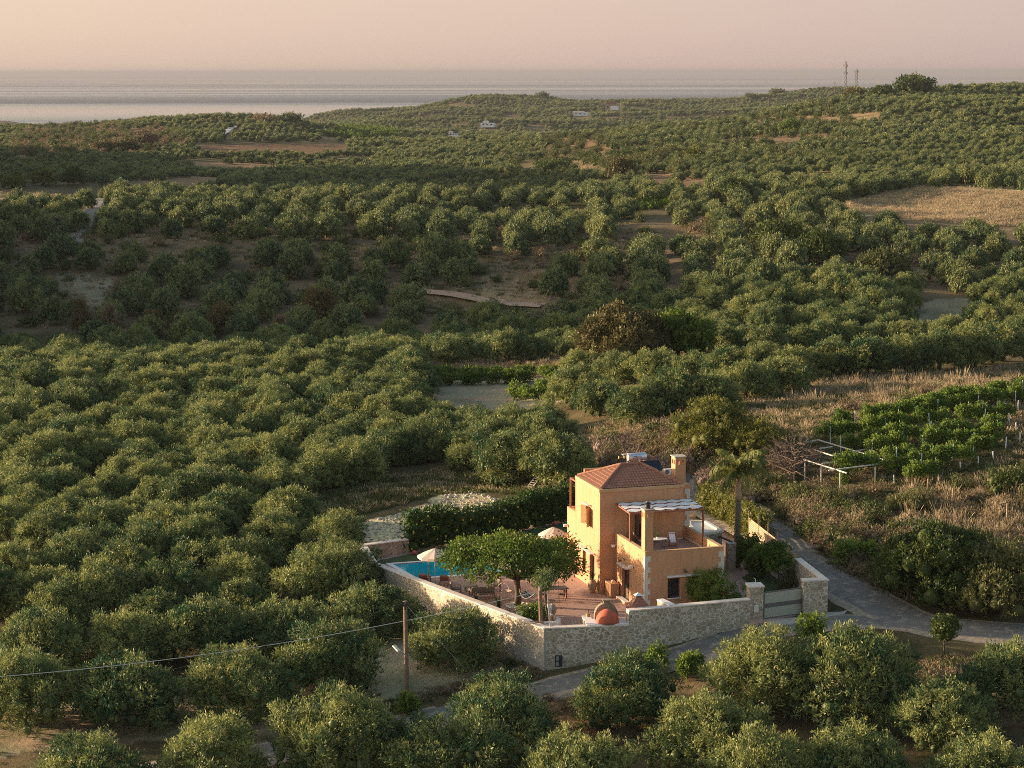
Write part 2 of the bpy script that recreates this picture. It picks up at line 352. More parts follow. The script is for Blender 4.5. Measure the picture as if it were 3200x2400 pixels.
# higher ground left of the frame: it keeps the low sun off the valley slopes
HILL_L = {300: 2, 330: 14, 350: 26, 380: 34, 420: 36, 460: 30, 500: 16, 540: 7, 600: 14, 700: 46, 850: 58, 1000: 56, 1150: 40, 1300: 22, 1500: 18}
for i, D in enumerate(TD):
    if 300 < D < 1600:
        tgt = np.interp(D, list(HILL_L), list(HILL_L.values())); k_ = np.clip((-120 - CC) / 680, 0, 1) ** .8; TH[i] = TH[i] * (1 - k_) + np.maximum(TH[i], tgt) * k_
def cr(p0, p1, p2, p3, t):
    return 0.5 * (2 * p1 + (p2 - p0) * t + (2 * p0 - 5 * p1 + 4 * p2 - p3) * t * t + (3 * p1 - p0 - 3 * p2 + p3) * t ** 3)
SLD = np.log(TD)
# monotone-ish slopes in distance
DZ = np.zeros_like(TH)
for i in range(1, len(TD) - 1):
    a = (TH[i] - TH[i - 1]) / (TD[i] - TD[i - 1]); b = (TH[i + 1] - TH[i]) / (TD[i + 1] - TD[i]); 
    DZ[i] = np.where(a * b > 0, 2 * a * b / (a + b + 1e-12), 0)
def vn(x, y, seed=0):
    xi = np.floor(x); yi = np.floor(y); fx = x - xi; fy = y - yi; fx = fx * fx * (3 - 2 * fx); fy = fy * fy * (3 - 2 * fy)
    def h(a, b):
        t = np.sin(a * 127.1 + b * 311.7 + seed * 74.7) * 43758.5453; return t - np.floor(t)
    return (h(xi, yi) * (1 - fx) + h(xi + 1, yi) * fx) * (1 - fy) + (h(xi, yi + 1) * (1 - fx) + h(xi + 1, yi + 1) * fx) * fy
def inpoly(x, y, poly):
    ins = np.zeros(np.shape(x), bool); n = len(poly)
    for i in range(n):
        x0, y0 = poly[i]; x1, y1 = poly[(i + 1) % n]
        if y0 == y1: continue
        c = ((y0 > y) != (y1 > y)) & (x < (x1 - x0) * (y - y0) / (y1 - y0) + x0); ins ^= c
    return ins
def H0(x, y):
    x = np.asarray(x, float); y = np.asarray(y, float)
    yy = np.maximum(y, 8.0); D = np.clip(yy, TD[0], TD[-1] - 1e-3)
    px = np.clip(1600 + FPX * x / yy, CC[0], CC[-1] - 1e-3)
    i = np.clip(np.searchsorted(TD, D, side='right') - 1, 0, len(TD) - 2)
    hh = TD[i + 1] - TD[i]; t = (D - TD[i]) / hh
    c = (px - CC[0]) / 100.0; j = np.floor(c).astype(int); s = c - j
    def G(A, r): return cr(A[r, np.maximum(j - 1, 0)], A[r, j], A[r, np.minimum(j + 1, len(CC) - 1)], A[r, np.minimum(j + 2, len(CC) - 1)], s)
    a, b, da, db = G(TH, i), G(TH, i + 1), G(DZ, i) * hh, G(DZ, i + 1) * hh
    t2 = t * t; t3 = t2 * t
    return (2 * t3 - 3 * t2 + 1) * a + (t3 - 2 * t2 + t) * da + (-2 * t3 + 3 * t2) * b + (t3 - t2) * db
# the walled yard of the villa (level at z = 0)
def a2(px, py, z=0.0): p = at(px, py, z); return (p.x, p.y)
WC0 = a2(1700, 1962, 0.9); WCL = a2(1160, 1759, 0.9)
YARD = [WC0, a2(1965, 1952, .9), a2(2345, 1872, 1.9), a2(2395, 1945), a2(2580, 1900), a2(2575, 1875), a2(2490, 1790), a2(2345, 1700), a2(2310, 1640), a2(2150, 1560), a2(1900, 1600), a2(1720, 1625), a2(1276, 1728), WCL]
HOUSE_O = (9.356, 142.407); HA = R_(16.5)
def H(x, y):
    x = np.asarray(x, float); y = np.asarray(y, float); z = H0(x, y)
    far = np.clip((y - 300) / 200, 0, 1); hill = np.clip((y - 560) / 250, 0, 1)
    z = z + (vn(x / 9, y / 9) - .5) * 0.5 * np.clip((y - 150) / 60, 0.2, 1) + (vn(x / 2.3, y / 2.3, 3) - .5) * 0.16
    z = z + far * (vn(x / 35, y / 35, 5) - .5) * 1.2 + hill * (vn(x / 95 + y / 300, y / 130, 6) - .5) * 9 * np.clip(y / 1400, .6, 1.5)
    # farm terraces on the far slopes
    tz = z + 400; st = 2.2; q = tz / st; fq = q - np.floor(q); tq = (np.floor(q) + np.clip((fq - 0.62) / 0.38, 0, 1)) * st - 400
    wgt = np.clip((y - 330) / 40, 0, 1) * np.clip((vn(x / 70, y / 70, 9) - 0.35) * 4, 0, 1) * np.clip((1100 - y) / 300, 0, 1)
    z = z * (1 - wgt) + tq * wgt
    near = (y < 200) & (y > 120)
    if np.any(near):
        ins = near & inpoly(x, y, YARD); z = np.where(ins, np.minimum(z, -0.35), z)
    return z
def Hs(x, y): return float(H(np.array([x]), np.array([y]))[0])
def gp(px, py, z0=0.0):
    """first hit of a line of sight with the ground"""
    d = ray(px, py); t = np.concatenate([np.arange(100, 400, 0.25), np.arange(400, 4000, 2.0)])
    hx = d[0] * t; hy = d[1] * t; hz = CAM_H + d[2] * t
    below = hz < H(hx, hy) + z0
    k = int(np.argmax(below)) if below.any() else len(t) - 1
    return Vector((hx[k], hy[k], Hs(hx[k], hy[k])))
TCOL = (('soil', (0.215, 0.150, 0.105)),)
# (ground colour, polygon in photo pixels projected onto the ground, D range)
ZONES = [
 ((0.50, 0.385, 0.29), [(1130, 1980), (1560, 2010), (1690, 2090), (1560, 2140), (1380, 2170), (1130, 2200), (1000, 2240), (900, 2210), (1000, 2110)], 120, 150),
 ((0.38, 0.28, 0.205), [(-200, 2180), (1000, 2180), (900, 2290), (500, 2320), (-200, 2380)], 115, 150),
 ((0.23, 0.17, 0.12), [(2560, 2090), (3300, 2090), (3300, 2260), (2600, 2300)], 118, 140),
 ((0.27, 0.15, 0.09), [(1600, 2180), (1860, 2180), (2100, 2300), (1900, 2420), (1650, 2340)], 115, 140),
 ((0.62, 0.49, 0.37), [(1030, 1690), (1100, 1640), (1290, 1590), (1380, 1550), (1480, 1532), (1570, 1560), (1600, 1600), (1300, 1690), (1150, 1720), (1040, 1720)], 150, 190),
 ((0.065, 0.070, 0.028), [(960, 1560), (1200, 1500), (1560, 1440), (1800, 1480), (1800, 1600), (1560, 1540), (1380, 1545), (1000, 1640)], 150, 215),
 ((0.38, 0.30, 0.24), [(1330, 1190), (1450, 1185), (1740, 1180), (1760, 1250), (1650, 1280), (1380, 1285)], 215, 280),
 ((0.22, 0.115, 0.075), [(1290, 1130), (1850, 1110), (1850, 1165), (1290, 1165)], 220, 290),
 ((0.23, 0.175, 0.10), [(1830, 1330), (2200, 1230), (2600, 1180), (3300, 1150), (3300, 1250), (2900, 1260), (2650, 1330), (2400, 1420), (2200, 1440), (1900, 1480)], 160, 260),
 ((0.09, 0.075, 0.04), [(2500, 1380), (3300, 1180), (3300, 1600), (2650, 1560)], 140, 225),
 ((0.60, 0.47, 0.29), [(2600, 660), (2680, 625), (2780, 600), (2900, 585), (3300, 590), (3300, 720), (3050, 715), (2850, 690), (2700, 675)], 400, 620),
 ((0.34, 0.26, 0.15), [(-100, 575), (300, 590), (560, 640), (560, 655), (250, 640), (-100, 620)], 480, 640),
 ((0.30, 0.25, 0.13), [(1580, 505), (1700, 490), (1980, 485), (2080, 505), (1900, 545), (1600, 525)], 600, 900),
 ((0.26, 0.14, 0.09), [(1680, 425), (1900, 430), (1960, 480), (1700, 490)], 600, 1300),
 ((0.20, 0.115, 0.08), [(80, 400), (480, 380), (620, 440), (480, 480), (0, 500), (-100, 460)], 900, 1900),
 ((0.22, 0.115, 0.08), [(500, 455), (1100, 450), (1100, 480), (520, 480)], 800, 1500),
 ((0.17, 0.115, 0.082), [(0, 690), (3300, 650), (3300, 1000), (1600, 1040), (0, 1040)], 330, 480),
 ((0.33, 0.26, 0.20), [(2800, 1020), (2860, 945), (3020, 930), (3060, 1010)], 300, 400),
 ((0.30, 0.19, 0.12), [(2345, 388), (2757, 372), (2757, 350), (2345, 368)], 620, 1400),
 ((0.26, 0.15, 0.10), [(2265, 450), (2613, 440), (2613, 408), (2265, 415)], 620, 1400),
 ((0.26, 0.15, 0.10), [(2005, 590), (2206, 590), (2206, 530), (2005, 530)], 560, 1000),
 ((0.28, 0.17, 0.12), [(600, 530), (868, 530), (868, 508), (600, 508)], 700, 1500), ((0.24, 0.15, 0.10), [(492, 582), (796, 582), (796, 548), (492, 548)], 700, 1500),
 ((0.30, 0.20, 0.14), [(1500, 850), (1720, 900), (1700, 960), (1500, 930)], 340, 460),
 ((0.28, 0.225, 0.18), [(180, 850), (420, 880), (350, 960), (150, 940)], 330, 480),
]
rows = [8, 20, 35, 50, 65, 80, 92, 102, 108] + list(np.arange(110, 215, 0.55)); d_ = rows[-1]
while d_ < 5600: d_ += max(0.9, (d_ - 100) * 0.0085); rows.append(d_)
rows = np.array(rows); cols = np.concatenate([np.linspace(-9000, -2400, 12)[:-1], np.linspace(-2400, -400, 40)[:-1], np.arange(-400, 3601, 9.0), np.linspace(3600, 12500, 22)[1:]])
PXg, Dg = np.meshgrid(cols, rows); Xg = (PXg - 1600) / FPX * Dg; Yg = Dg.copy(); Zg = H(Xg, Yg)
pjx, pjy = proj(Xg, Yg, Zg)
base = np.zeros(Xg.shape + (3,)); n1 = vn(Xg / 6, Yg / 6, 21); n2 = vn(Xg / 1.4, Yg / 1.4, 22); n3 = vn(Xg / 22, Yg / 22, 23)
k1 = np.clip((n1 * .5 + n2 * .25 + n3 * .5 - .45) * 2.2, 0, 1)[..., None]
base[:] = np.array((0.090, 0.072, 0.040)) * (1 - k1) + np.array((0.19, 0.13, 0.085)) * k1
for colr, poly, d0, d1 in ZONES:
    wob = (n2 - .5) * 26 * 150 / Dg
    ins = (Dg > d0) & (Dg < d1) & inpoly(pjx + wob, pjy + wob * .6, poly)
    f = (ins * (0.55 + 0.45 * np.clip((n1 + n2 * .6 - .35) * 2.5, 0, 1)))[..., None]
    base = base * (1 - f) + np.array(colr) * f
nr, nc = Xg.shape; idx = np.arange(nr * nc).reshape(nr, nc)
Q = np.stack([idx[:-1, :-1], idx[:-1, 1:], idx[1:, 1:], idx[1:, :-1]], -1).reshape(-1, 4)
mt, n, b = new_mat('earth'); b.inputs['Roughness'].default_value = 0.95; b.inputs['Specular IOR Level'].default_value = 0.1
att = N(n, 'ShaderNodeAttribute', attribute_name='soil')
fine = mixc(n, noise(n, 2.2, 8, 0.7), (0.45, 0.45, 0.45), (1.55, 1.55, 1.55))
dryc = mixc(n, ramp(n, noise(n, 0.35, 6, 0.7), [(0.45, 0.0), (0.7, 1.0)]), (0.85, 1.0, 0.8), (1.25, 1.1, 1.0))
n.links.new(mixc(n, 1.0, mixc(n, 1.0, att.outputs['Color'], fine, 'MULTIPLY'), dryc, 'MULTIPLY'), b.inputs['Base Color'])
bump(n, b, noise(n, 3.0, 9, 0.75), 0.9, 0.25)
M['earth'] = mt
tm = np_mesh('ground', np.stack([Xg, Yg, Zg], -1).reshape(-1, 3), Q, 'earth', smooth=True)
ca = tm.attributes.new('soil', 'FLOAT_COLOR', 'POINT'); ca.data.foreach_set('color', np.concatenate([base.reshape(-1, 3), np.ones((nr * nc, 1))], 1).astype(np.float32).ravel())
ground = link('ground', tm); T(ground, kind='structure')

# ---------------------------------------------------------------- sea
ms, n, b = new_mat('sea_water'); b.inputs['Roughness'].default_value = 0.12; b.inputs['IOR'].default_value = 1.33
t = N(n, 'ShaderNodeTexCoord'); mp = N(n, 'ShaderNodeMapping'); mp.inputs['Scale'].default_value = (0.00002, 0.00022, 1); n.links.new(t.outputs['Object'], mp.inputs[0])
bands = ramp(n, noise(n, 1.0, 5, 0.6, mp.outputs[0]), [(0.42, 0.0), (0.58, 1.0)])
n.links.new(mixc(n, bands, (0.02, 0.03, 0.055), (0.17, 0.155, 0.145)), b.inputs['Base Color'])  # brighter and darker sky reflections are put into the band colours
rr = N(n, 'ShaderNodeMapRange'); n.links.new(bands, rr.inputs[0]); rr.inputs[3].default_value = 0.55; rr.inputs[4].default_value = 0.08; n.links.new(rr.outputs[0], b.inputs['Roughness'])
M['sea'] = ms
sm = MB(); SE = 250000
ys = [3300, 5000, 7000, 10000, 15000, 25000, 50000, 100000, SE]
for i in range(len(ys) - 1):
    sm.add([(-ys[i] * 1.2 - 9000, ys[i], -100), (ys[i] * 1.2 + 9000, ys[i], -100), (ys[i + 1] * 1.2 + 9000, ys[i + 1], -100), (-ys[i + 1] * 1.2 - 9000, ys[i + 1], -100)], [(0, 1, 2, 3)])
sea = sm.build('sea', 'sea'); T(sea, kind='structure')

# ---------------------------------------------------------------- foliage
def unit(a): return a / (np.linalg.norm(a, axis=-1, keepdims=True) + 1e-9)
def sph(n, r): return unit(r.normal(size=(n, 3)))
def foliage(lobes, shoots, per, ll, lw, up=0.8, sl=0.5, seed=0, spread=0.10, shell=(0.78, 1.05), core=0.6, down=-0.55, tonev=0.28, tone0=0.5):
    """lobes: (x,y,z,r[,flat]); shoots of small leaf quads on the lobes' skins, plus a lumpy inner mass"""
    r = np.random.default_rng(seed); L = np.array([(l + (1.0,))[:5] for l in lobes], float)
    wgt = L[:, 3] ** 2; k = r.choice(len(L), shoots, p=wgt / wgt.sum())
    nrm = sph(shoots, r); cen = L[:, :3].mean(0)
    flip = nrm[:, 2] < down; nrm[flip, 2] *= -1
    rad = L[k, 3] * r.uniform(shell[0], shell[1], shoots)
    o = L[k, :3] + nrm * rad[:, None] * np.stack([np.ones(shoots), np.ones(shoots), L[k, 4]], 1)
    inside = np.zeros(shoots, bool)
    for l in L: inside |= (((o - l[:3]) / np.array([1, 1, l[4]])) ** 2).sum(1) < (l[3] * 0.66) ** 2
    o = o[~inside]; nrm = nrm[~inside]; ns = len(o)
    ax = unit(nrm * 0.8 + np.array([0, 0, up]) + r.normal(size=(ns, 3)) * 0.35)
    lobe_tone = r.normal(size=len(L)) * tonev * 0.5
    st = tone0 + lobe_tone[k[~inside]] + r.normal(size=ns) * tonev * 0.5
    t = r.uniform(0, 1, (ns, per)); P = o[:, None] + ax[:, None] * (t * sl)[..., None] + r.normal(size=(ns, per, 3)) * spread
    A = unit(ax[:, None] * 1.0 + r.normal(size=(ns, per, 3)) * 0.6); W = unit(np.cross(A, r.normal(size=(ns, per, 3))))
    l_ = ll * r.uniform(0.7, 1.3, (ns, per, 1)); w_ = lw * r.uniform(0.7, 1.3, (ns, per, 1))
    p0 = P; q = np.stack([p0, p0 + A * l_ * 0.5 + W * w_ * 0.5, p0 + A * l_, p0 + A * l_ * 0.5 - W * w_ * 0.5], 2).reshape(-1, 3)
    tone = np.repeat((st[:, None] + r.normal(size=(ns, per)) * 0.10).reshape(-1), 4)
    Q = np.arange(len(q)).reshape(-1, 4)
    if core:
        for l in L:
            V, F = blob(l[3] * core, l[4], r); V = V + l[:3]; Q = np.concatenate([Q, F + len(q)]); q = np.concatenate([q, V]); tone = np.concatenate([tone, np.full(len(V), tone0 - 0.1)])
    return q, Q, np.clip(tone, 0, 1)
def blob(rad, flat, r, nu=8, nv=5):
    vs = [];
    for i in range(nv + 1):
        ph = math.pi * i / nv
        for j in range(nu):
            th = 2 * math.pi * j / nu; k = rad * r.uniform(0.85, 1.1); vs.append((k * math.sin(ph) * math.cos(th), k * math.sin(ph) * math.sin(th), k * math.cos(ph) * flat))
    f = [(i * nu + j, (i + 1) * nu + j, (i + 1) * nu + (j + 1) % nu, i * nu + (j + 1) % nu) for i in range(nv) for j in range(nu)]
    return np.array(vs), np.array(f)
def olive_lobes(seed, R=3.0, h=4.3, n=46, flatk=1.0):
    r = random.Random(seed); out = []
    ex = r.uniform(.85, 1.15); ph = r.uniform(0, 6.28); bl = [r.uniform(-.4, .4) for _ in range(6)]
    for i in range(n):
        a = 2.4 * i + r.uniform(-.5, .5); q = math.sqrt((i + 0.5) / n); b_ = bl[int((a + ph) % 6.28 / 1.0472) % 6]
        rr = R * 0.88 * q * (1 + b_ * .45) * r.uniform(.85, 1.12); t = r.uniform(.34, .60); fl = r.uniform(1.15, 1.7)
        z = h * (1 - .36 * q * q) + b_ * .9 + r.uniform(-.55, .35) - t * fl
        out.append((rr * math.cos(a) * ex, rr * math.sin(a) / ex, max(z, .7), t, fl))
    for i in range(24):
        a = i * 0.262 + r.uniform(-.2, .2); rr = R * r.uniform(.62, .90)
        out.append((rr * math.cos(a) * ex, rr * math.sin(a) / ex, r.uniform(0.6, 2.1), r.uniform(0.38, 0.62), 1.3))
    out.append((0, 0, 1.7, 1.75, 0.8))
    return out
def trunk_mesh(name, h=1.7, r=0.22, n=3, seed=0, mat_='bark', spread=0.9):
    q = random.Random(seed); mb = MB()
    mb.tube([(0, 0, -0.5), (q.uniform(-.05, .05), 0, h * .35), (q.uniform(-.1, .1), q.uniform(-.1, .1), h * .6)], [r * 1.35, r * 1.05, r * .9], 8)
    for i in range(n):
        a = 2 * math.pi * (i + q.random() * .5) / n
        mb.tube([(0, 0, h * .5), (math.cos(a) * spread * .5, math.sin(a) * spread * .5, h * .95), (math.cos(a) * spread, math.sin(a) * spread, h * 1.55)], [r * .7, r * .5, r * .25], 6)
    me = bpy.data.meshes.new(name); me.from_pydata(mb.v, [], mb.f); me.materials.append(M[mat_]); return me
NV = 7
ol_crown = []; ol_trunk = []
for i in range(NV):
    lb = olive_lobes(100 + i, R=2.95 + 0.12 * (i % 3), h=4.2 + .15 * (i % 4))
    V, Qd, tn = foliage(lb, 3000, 10, 0.22, 0.065, up=0.75, sl=0.42, seed=i, spread=0.07, core=0.45, shell=(0.6, 1.1), tonev=.52)
    ol_crown.append(np_mesh('crown', V, Qd, 'olive', tn)); ol_trunk.append(trunk_mesh('trunk', seed=i))
def zval(x, y): return Hs(x, y)
def make_tree(name, crown_me, trunk_me, loc, s=1.0, rz=0.0, sz=None):
    e = empty(name, loc, rz); e.scale = (s * .94, s * .94, (sz or s))
    c = link('crown', crown_me, e)
    if trunk_me: link('trunk', trunk_me, e)
    return e
ORD = ['first', 'second', 'third', 'fourth', 'fifth', 'sixth', 'seventh', 'eighth', 'ninth', 'tenth', 'eleventh', 'twelfth', 'thirteenth', 'fourteenth', 'fifteenth', 'sixteenth', 'seventeenth', 'eighteenth', 'nineteenth', 'twentieth', 'twenty-first', 'twenty-second', 'twenty-third', 'twenty-fourth', 'twenty-fifth', 'twenty-sixth', 'twenty-seventh', 'twenty-eighth', 'twenty-ninth', 'thirtieth', 'thirty-first', 'thirty-second', 'thirty-third', 'thirty-fourth', 'thirty-fifth', 'thirty-sixth', 'thirty-seventh', 'thirty-eighth']
olives = []
def olive(px, py, s, label, z_off=0.0):
    """olive with its foot at the ground seen at photo pixel px, py (ground height known from the survey)"""
    # nearest foot: solve along the sight line on the smooth ground
    p = gp(px, py); return olive_w(p.x, p.y, s, label)
def olive_w(x, y, s, label=None, group='olive trees'):
    i = rng.integers(NV); sz = s * rng.uniform(0.80, .96)
    e = make_tree('olive_tree', ol_crown[i], ol_trunk[i], (x, y, Hs(x, y) - .3), s * 1.04, rng.uniform(0, 6.28), sz)
    T(e, label, 'olive tree', group); olives.append(e); return e
NEAR = [  # px, py of the foot, size, label
 (80, 2262, 1.25, 'dark olive tree cut by the left edge under the pale power cable'),
 (385, 2272, 1.3, 'large bushy olive tree under the pale cable with orange dead twigs at its foot'),
 (745, 2235, 1.2, 'broad olive tree between the big bushy olive and the cleared dirt lane'),
 (1030, 2160, 1.1, 'rounded olive tree just left of the street lamp pole'),
 (1415, 2085, 1.0, 'lone olive tree standing on pale dirt below the garden wall'),
 (290, 2545, 1.2, 'olive crown poking in at the bottom left corner'),
 (680, 2500, 1.2, 'pale olive crown at the bottom edge left of the tall pole'),
 (1080, 2450, 1.35, 'big olive crown at the bottom edge just below the tall pole with the lamp'),
 (1400, 2490, 1.25, 'olive crown at the very bottom left of centre, in front of the others'),
 (1570, 2350, 1.2, 'wide olive tree below the corner of the stone wall, in front of the lane'),
 (1950, 2265, 1.15, 'airy olive tree in front of the wall right of the meter box, on reddish soil'),
 (1790, 2550, 1.2, 'silvery olive crown at the bottom centre edge'),
 (2200, 2405, 1.15, 'olive tree at the bottom, right of the reddish bare slope'),
 (2380, 2225, 1.2, 'olive tree directly in front of the right stretch of the stone wall'),
 (2670, 2240, 1.35, 'biggest round dense olive tree in front of the driveway gate'),
 (2380, 2550, 1.15, 'olive crown at the bottom edge below the big round olive'),
 (2660, 2500, 1.15, 'small olive crown at the bottom edge, left of the bottom right corner'),
 (2950, 2330, 1.05, 'olive tree on bare ground below the clipped ball tree'),
 (3150, 2215, 1.15, 'olive tree at the right edge beside the road verge'),
 (3060, 2520, 1.15, 'olive crown filling the bottom right corner'),
 (130, 2105, 1.15, 'olive tree at the left edge in the second row above the bottom dirt strip'),
 (400, 2090, 1.1, 'second olive from the left in the row above the power cable'),
 (640, 2060, 1.15, 'third olive from the left in the row above the power cable'),
 (890, 2050, 1.15, 'fourth olive from the left in the row above the power cable'),
 (1085, 1868, .95, 'olive hiding the far left end of the garden wall'),
 (1170, 1985, 1.05, 'olive leaning against the outside of the garden wall near the pool'),
 (1010, 1890, 1.15, 'olive just left of the far end of the garden wall'),
 (1290, 1335, .9, 'leftmost olive in front of the grey vegetable plot'),
 (1385, 1352, .9, 'second olive from the left in front of the grey vegetable plot'),
 (1480, 1368, .95, 'third olive from the left in front of the grey vegetable plot'),
 (1600, 1375, .95, 'fourth olive from the left in front of the grey vegetable plot'),
 (1700, 1352, .85, 'rightmost olive in front of the grey vegetable plot'),
 (1590, 1515, 1.15, 'olive beside the leaning ladder behind the hedge'),
 (1750, 1510, 1.25, 'broad olive between ladder and the roof of the house'),
 (1690, 1430, 1.1, 'olive behind the two trees at the ladder'),
 (1560, 1425, 1.1, 'olive on the grove edge left of the pair behind the hedge'),
 (1480, 1470, 1.0, 'darker olive at the head of the gravel heap'),
]
for px, py, s, lb in NEAR: olive(px, py, s * 1.0, lb)
def rowset(pts, s, text):
    for i, (px, py) in enumerate(pts):
        olive(px + rng.uniform(-12, 12), py + rng.uniform(-6, 6), s * rng.uniform(.9, 1.12), text % ORD[i])
rowset([(1790, 1270), (1885, 1300), (1990, 1330), (2110, 1300), (2230, 1285), (2340, 1255), (2440, 1230)], 1.1, '%s olive from the left in the thick clump above the house roof')
rowset([(1830, 1200), (1940, 1195), (2060, 1195), (2170, 1200), (2280, 1190), (2390, 1185)], 1.0, '%s olive from the left in the second rank of the clump above the roof')
rowset([(2490, 1190), (2600, 1180), (2710, 1172), (2820, 1165), (2930, 1155), (3030, 1145), (3120, 1135)], 1.1, '%s olive from the left in the dark row edging the dry field')
rowset([(2180, 1100), (2260, 1098), (2340, 1095), (2420, 1095), (2500, 1092), (2580, 1090), (2660, 1088), (2740, 1085), (2820, 1082), (2900, 1080), (2980, 1080), (3060, 1082)], 0.95, '%s olive from the left in the long ridge row right of the brown tree')
rowset([(1270, 1140), (1350, 1135), (1430, 1132), (1510, 1130), (1590, 1125), (1670, 1122), (1750, 1118), (1810, 1112)], 1.0, '%s olive from the left in the row behind the vegetable patch')
# the dense grove on the left
GROVE = [(-300, 2030), (-300, 1075), (1260, 1075), (1290, 1160), (1310, 1290), (1470, 1345), (1530, 1400), (1450, 1440), (1150, 1515), (985, 1580), (950, 1680), (1080, 1740), (1090, 1800), (930, 1900), (780, 1980), (0, 2020)]
sp = 5.35; th = R_(24); cs, sn = math.cos(th), math.sin(th); cand = []
for i in range(-40, 60):
    for j in range(0, 90):
        gx = -90 + i * sp + (j % 2) * sp * .35; gy = 60 + j * sp
        x = gx * cs - (gy - 200) * sn + rng.uniform(-1.5, 1.5); y = 200 + gx * sn + (gy - 200) * cs + rng.uniform(-1.5, 1.5)
        if y < 120 or y > 292: continue
        z = Hs(x, y); p = proj(x, y, z)
        if p[0] < -60 or not inpoly(np.array(p[0]), np.array(p[1]), GROVE): continue
        if any((o.location.x - x) ** 2 + (o.location.y - y) ** 2 < 14 for o in olives): continue
        if rng.random() < 0.03: continue
        cand.append((p[1], p[0], x, y, j, i))
cand.sort(key=lambda c: -c[0])
stuff_pts = []
quota = 298 - len(olives)
pick = cand[:quota]
for c in cand[quota:]: stuff_pts.append((c[2], c[3], 0, rng.uniform(.82, 1.02)))
byrow = {}
for c in pick: byrow.setdefault(c[4], []).append(c)
for ri, j in enumerate(sorted(byrow)):
    for k, c in enumerate(sorted(byrow[j], key=lambda c: c[1])):
        olive_w(c[2], c[3], rng.uniform(.82, 1.06), '%s olive from the left, %s slanting row of the left grove' % (ORD[min(k, 37)], ORD[min(ri, 37)]))

# ---- all further olives: one object of instances
EXCL = [
 [(2345, 384), (2757, 368), (2757, 354), (2345, 372)], [(2265, 445), (2613, 435), (2613, 420), (2265, 428)], [(2005, 580), (2100, 580), (2106, 545), (2005, 540)], [(2135, 586), (2205, 586), (2200, 562), (2135, 560)], [(2453, 562), (2613, 560), (2613, 545), (2453, 547)], [(615, 526), (868, 524), (868, 513), (615, 514)], [(520, 576), (620, 574), (700, 560), (560, 558)],
 [(60, 425), (230, 398), (500, 402), (590, 440), (440, 474), (40, 486)],
 [(620, 448), (1085, 444), (1090, 474), (620, 474)],
 [(1490, 385), (1560, 385), (1560, 402), (1490, 402)], [(1785, 350), (1850, 350), (1850, 370), (1785, 370)], [(1885, 325), (1945, 325), (1945, 352), (1885, 352)], [(1400, 418), (1440, 418), (1440, 434), (1400, 434)], [(2420, 466), (2470, 466), (2470, 486), (2420, 486)],
 [(1520, 895), (1600, 870), (1740, 880), (1740, 905)], [(0, 745), (130, 745), (130, 775), (0, 775)],
 [(1010, 402), (1240, 408), (1250, 436), (1000, 432)],
 [(2600, 660), (2680, 625), (2780, 600), (2900, 588), (3300, 605), (3300, 712), (3050, 708), (2850, 685), (2700, 672)],
 [(-100, 560), (300, 575), (330, 605), (250, 622), (-100, 612)],
 [(235, 750), (255, 690), (305, 615), (335, 618), (300, 690), (290, 760)],
 [(690, 425), (735, 395), (750, 400), (715, 430)],
 [(1580, 508), (1700, 495), (1980, 490), (2060, 505), (1900, 535), (1600, 523)],
 [(1690, 430), (1890, 435), (1930, 475), (1700, 480)],
 [(1990, 640), (2110, 625), (2110, 690), (1990, 680)],
 [(1280, 915), (1500, 890), (1720, 930), (1700, 965), (1300, 940)],
 [(2810, 1020), (2860, 945), (3010, 935), (3050, 1010)],
 [(190, 880), (420, 895), (350, 950), (170, 940)],
 [(1550, 820), (1740, 800), (1760, 835), (1560, 850)],
 [(2600, 800), (2890, 830), (2890, 870), (2640, 850)],
 [(250, 740), (1500, 760), (1500, 775), (250, 765)],
]
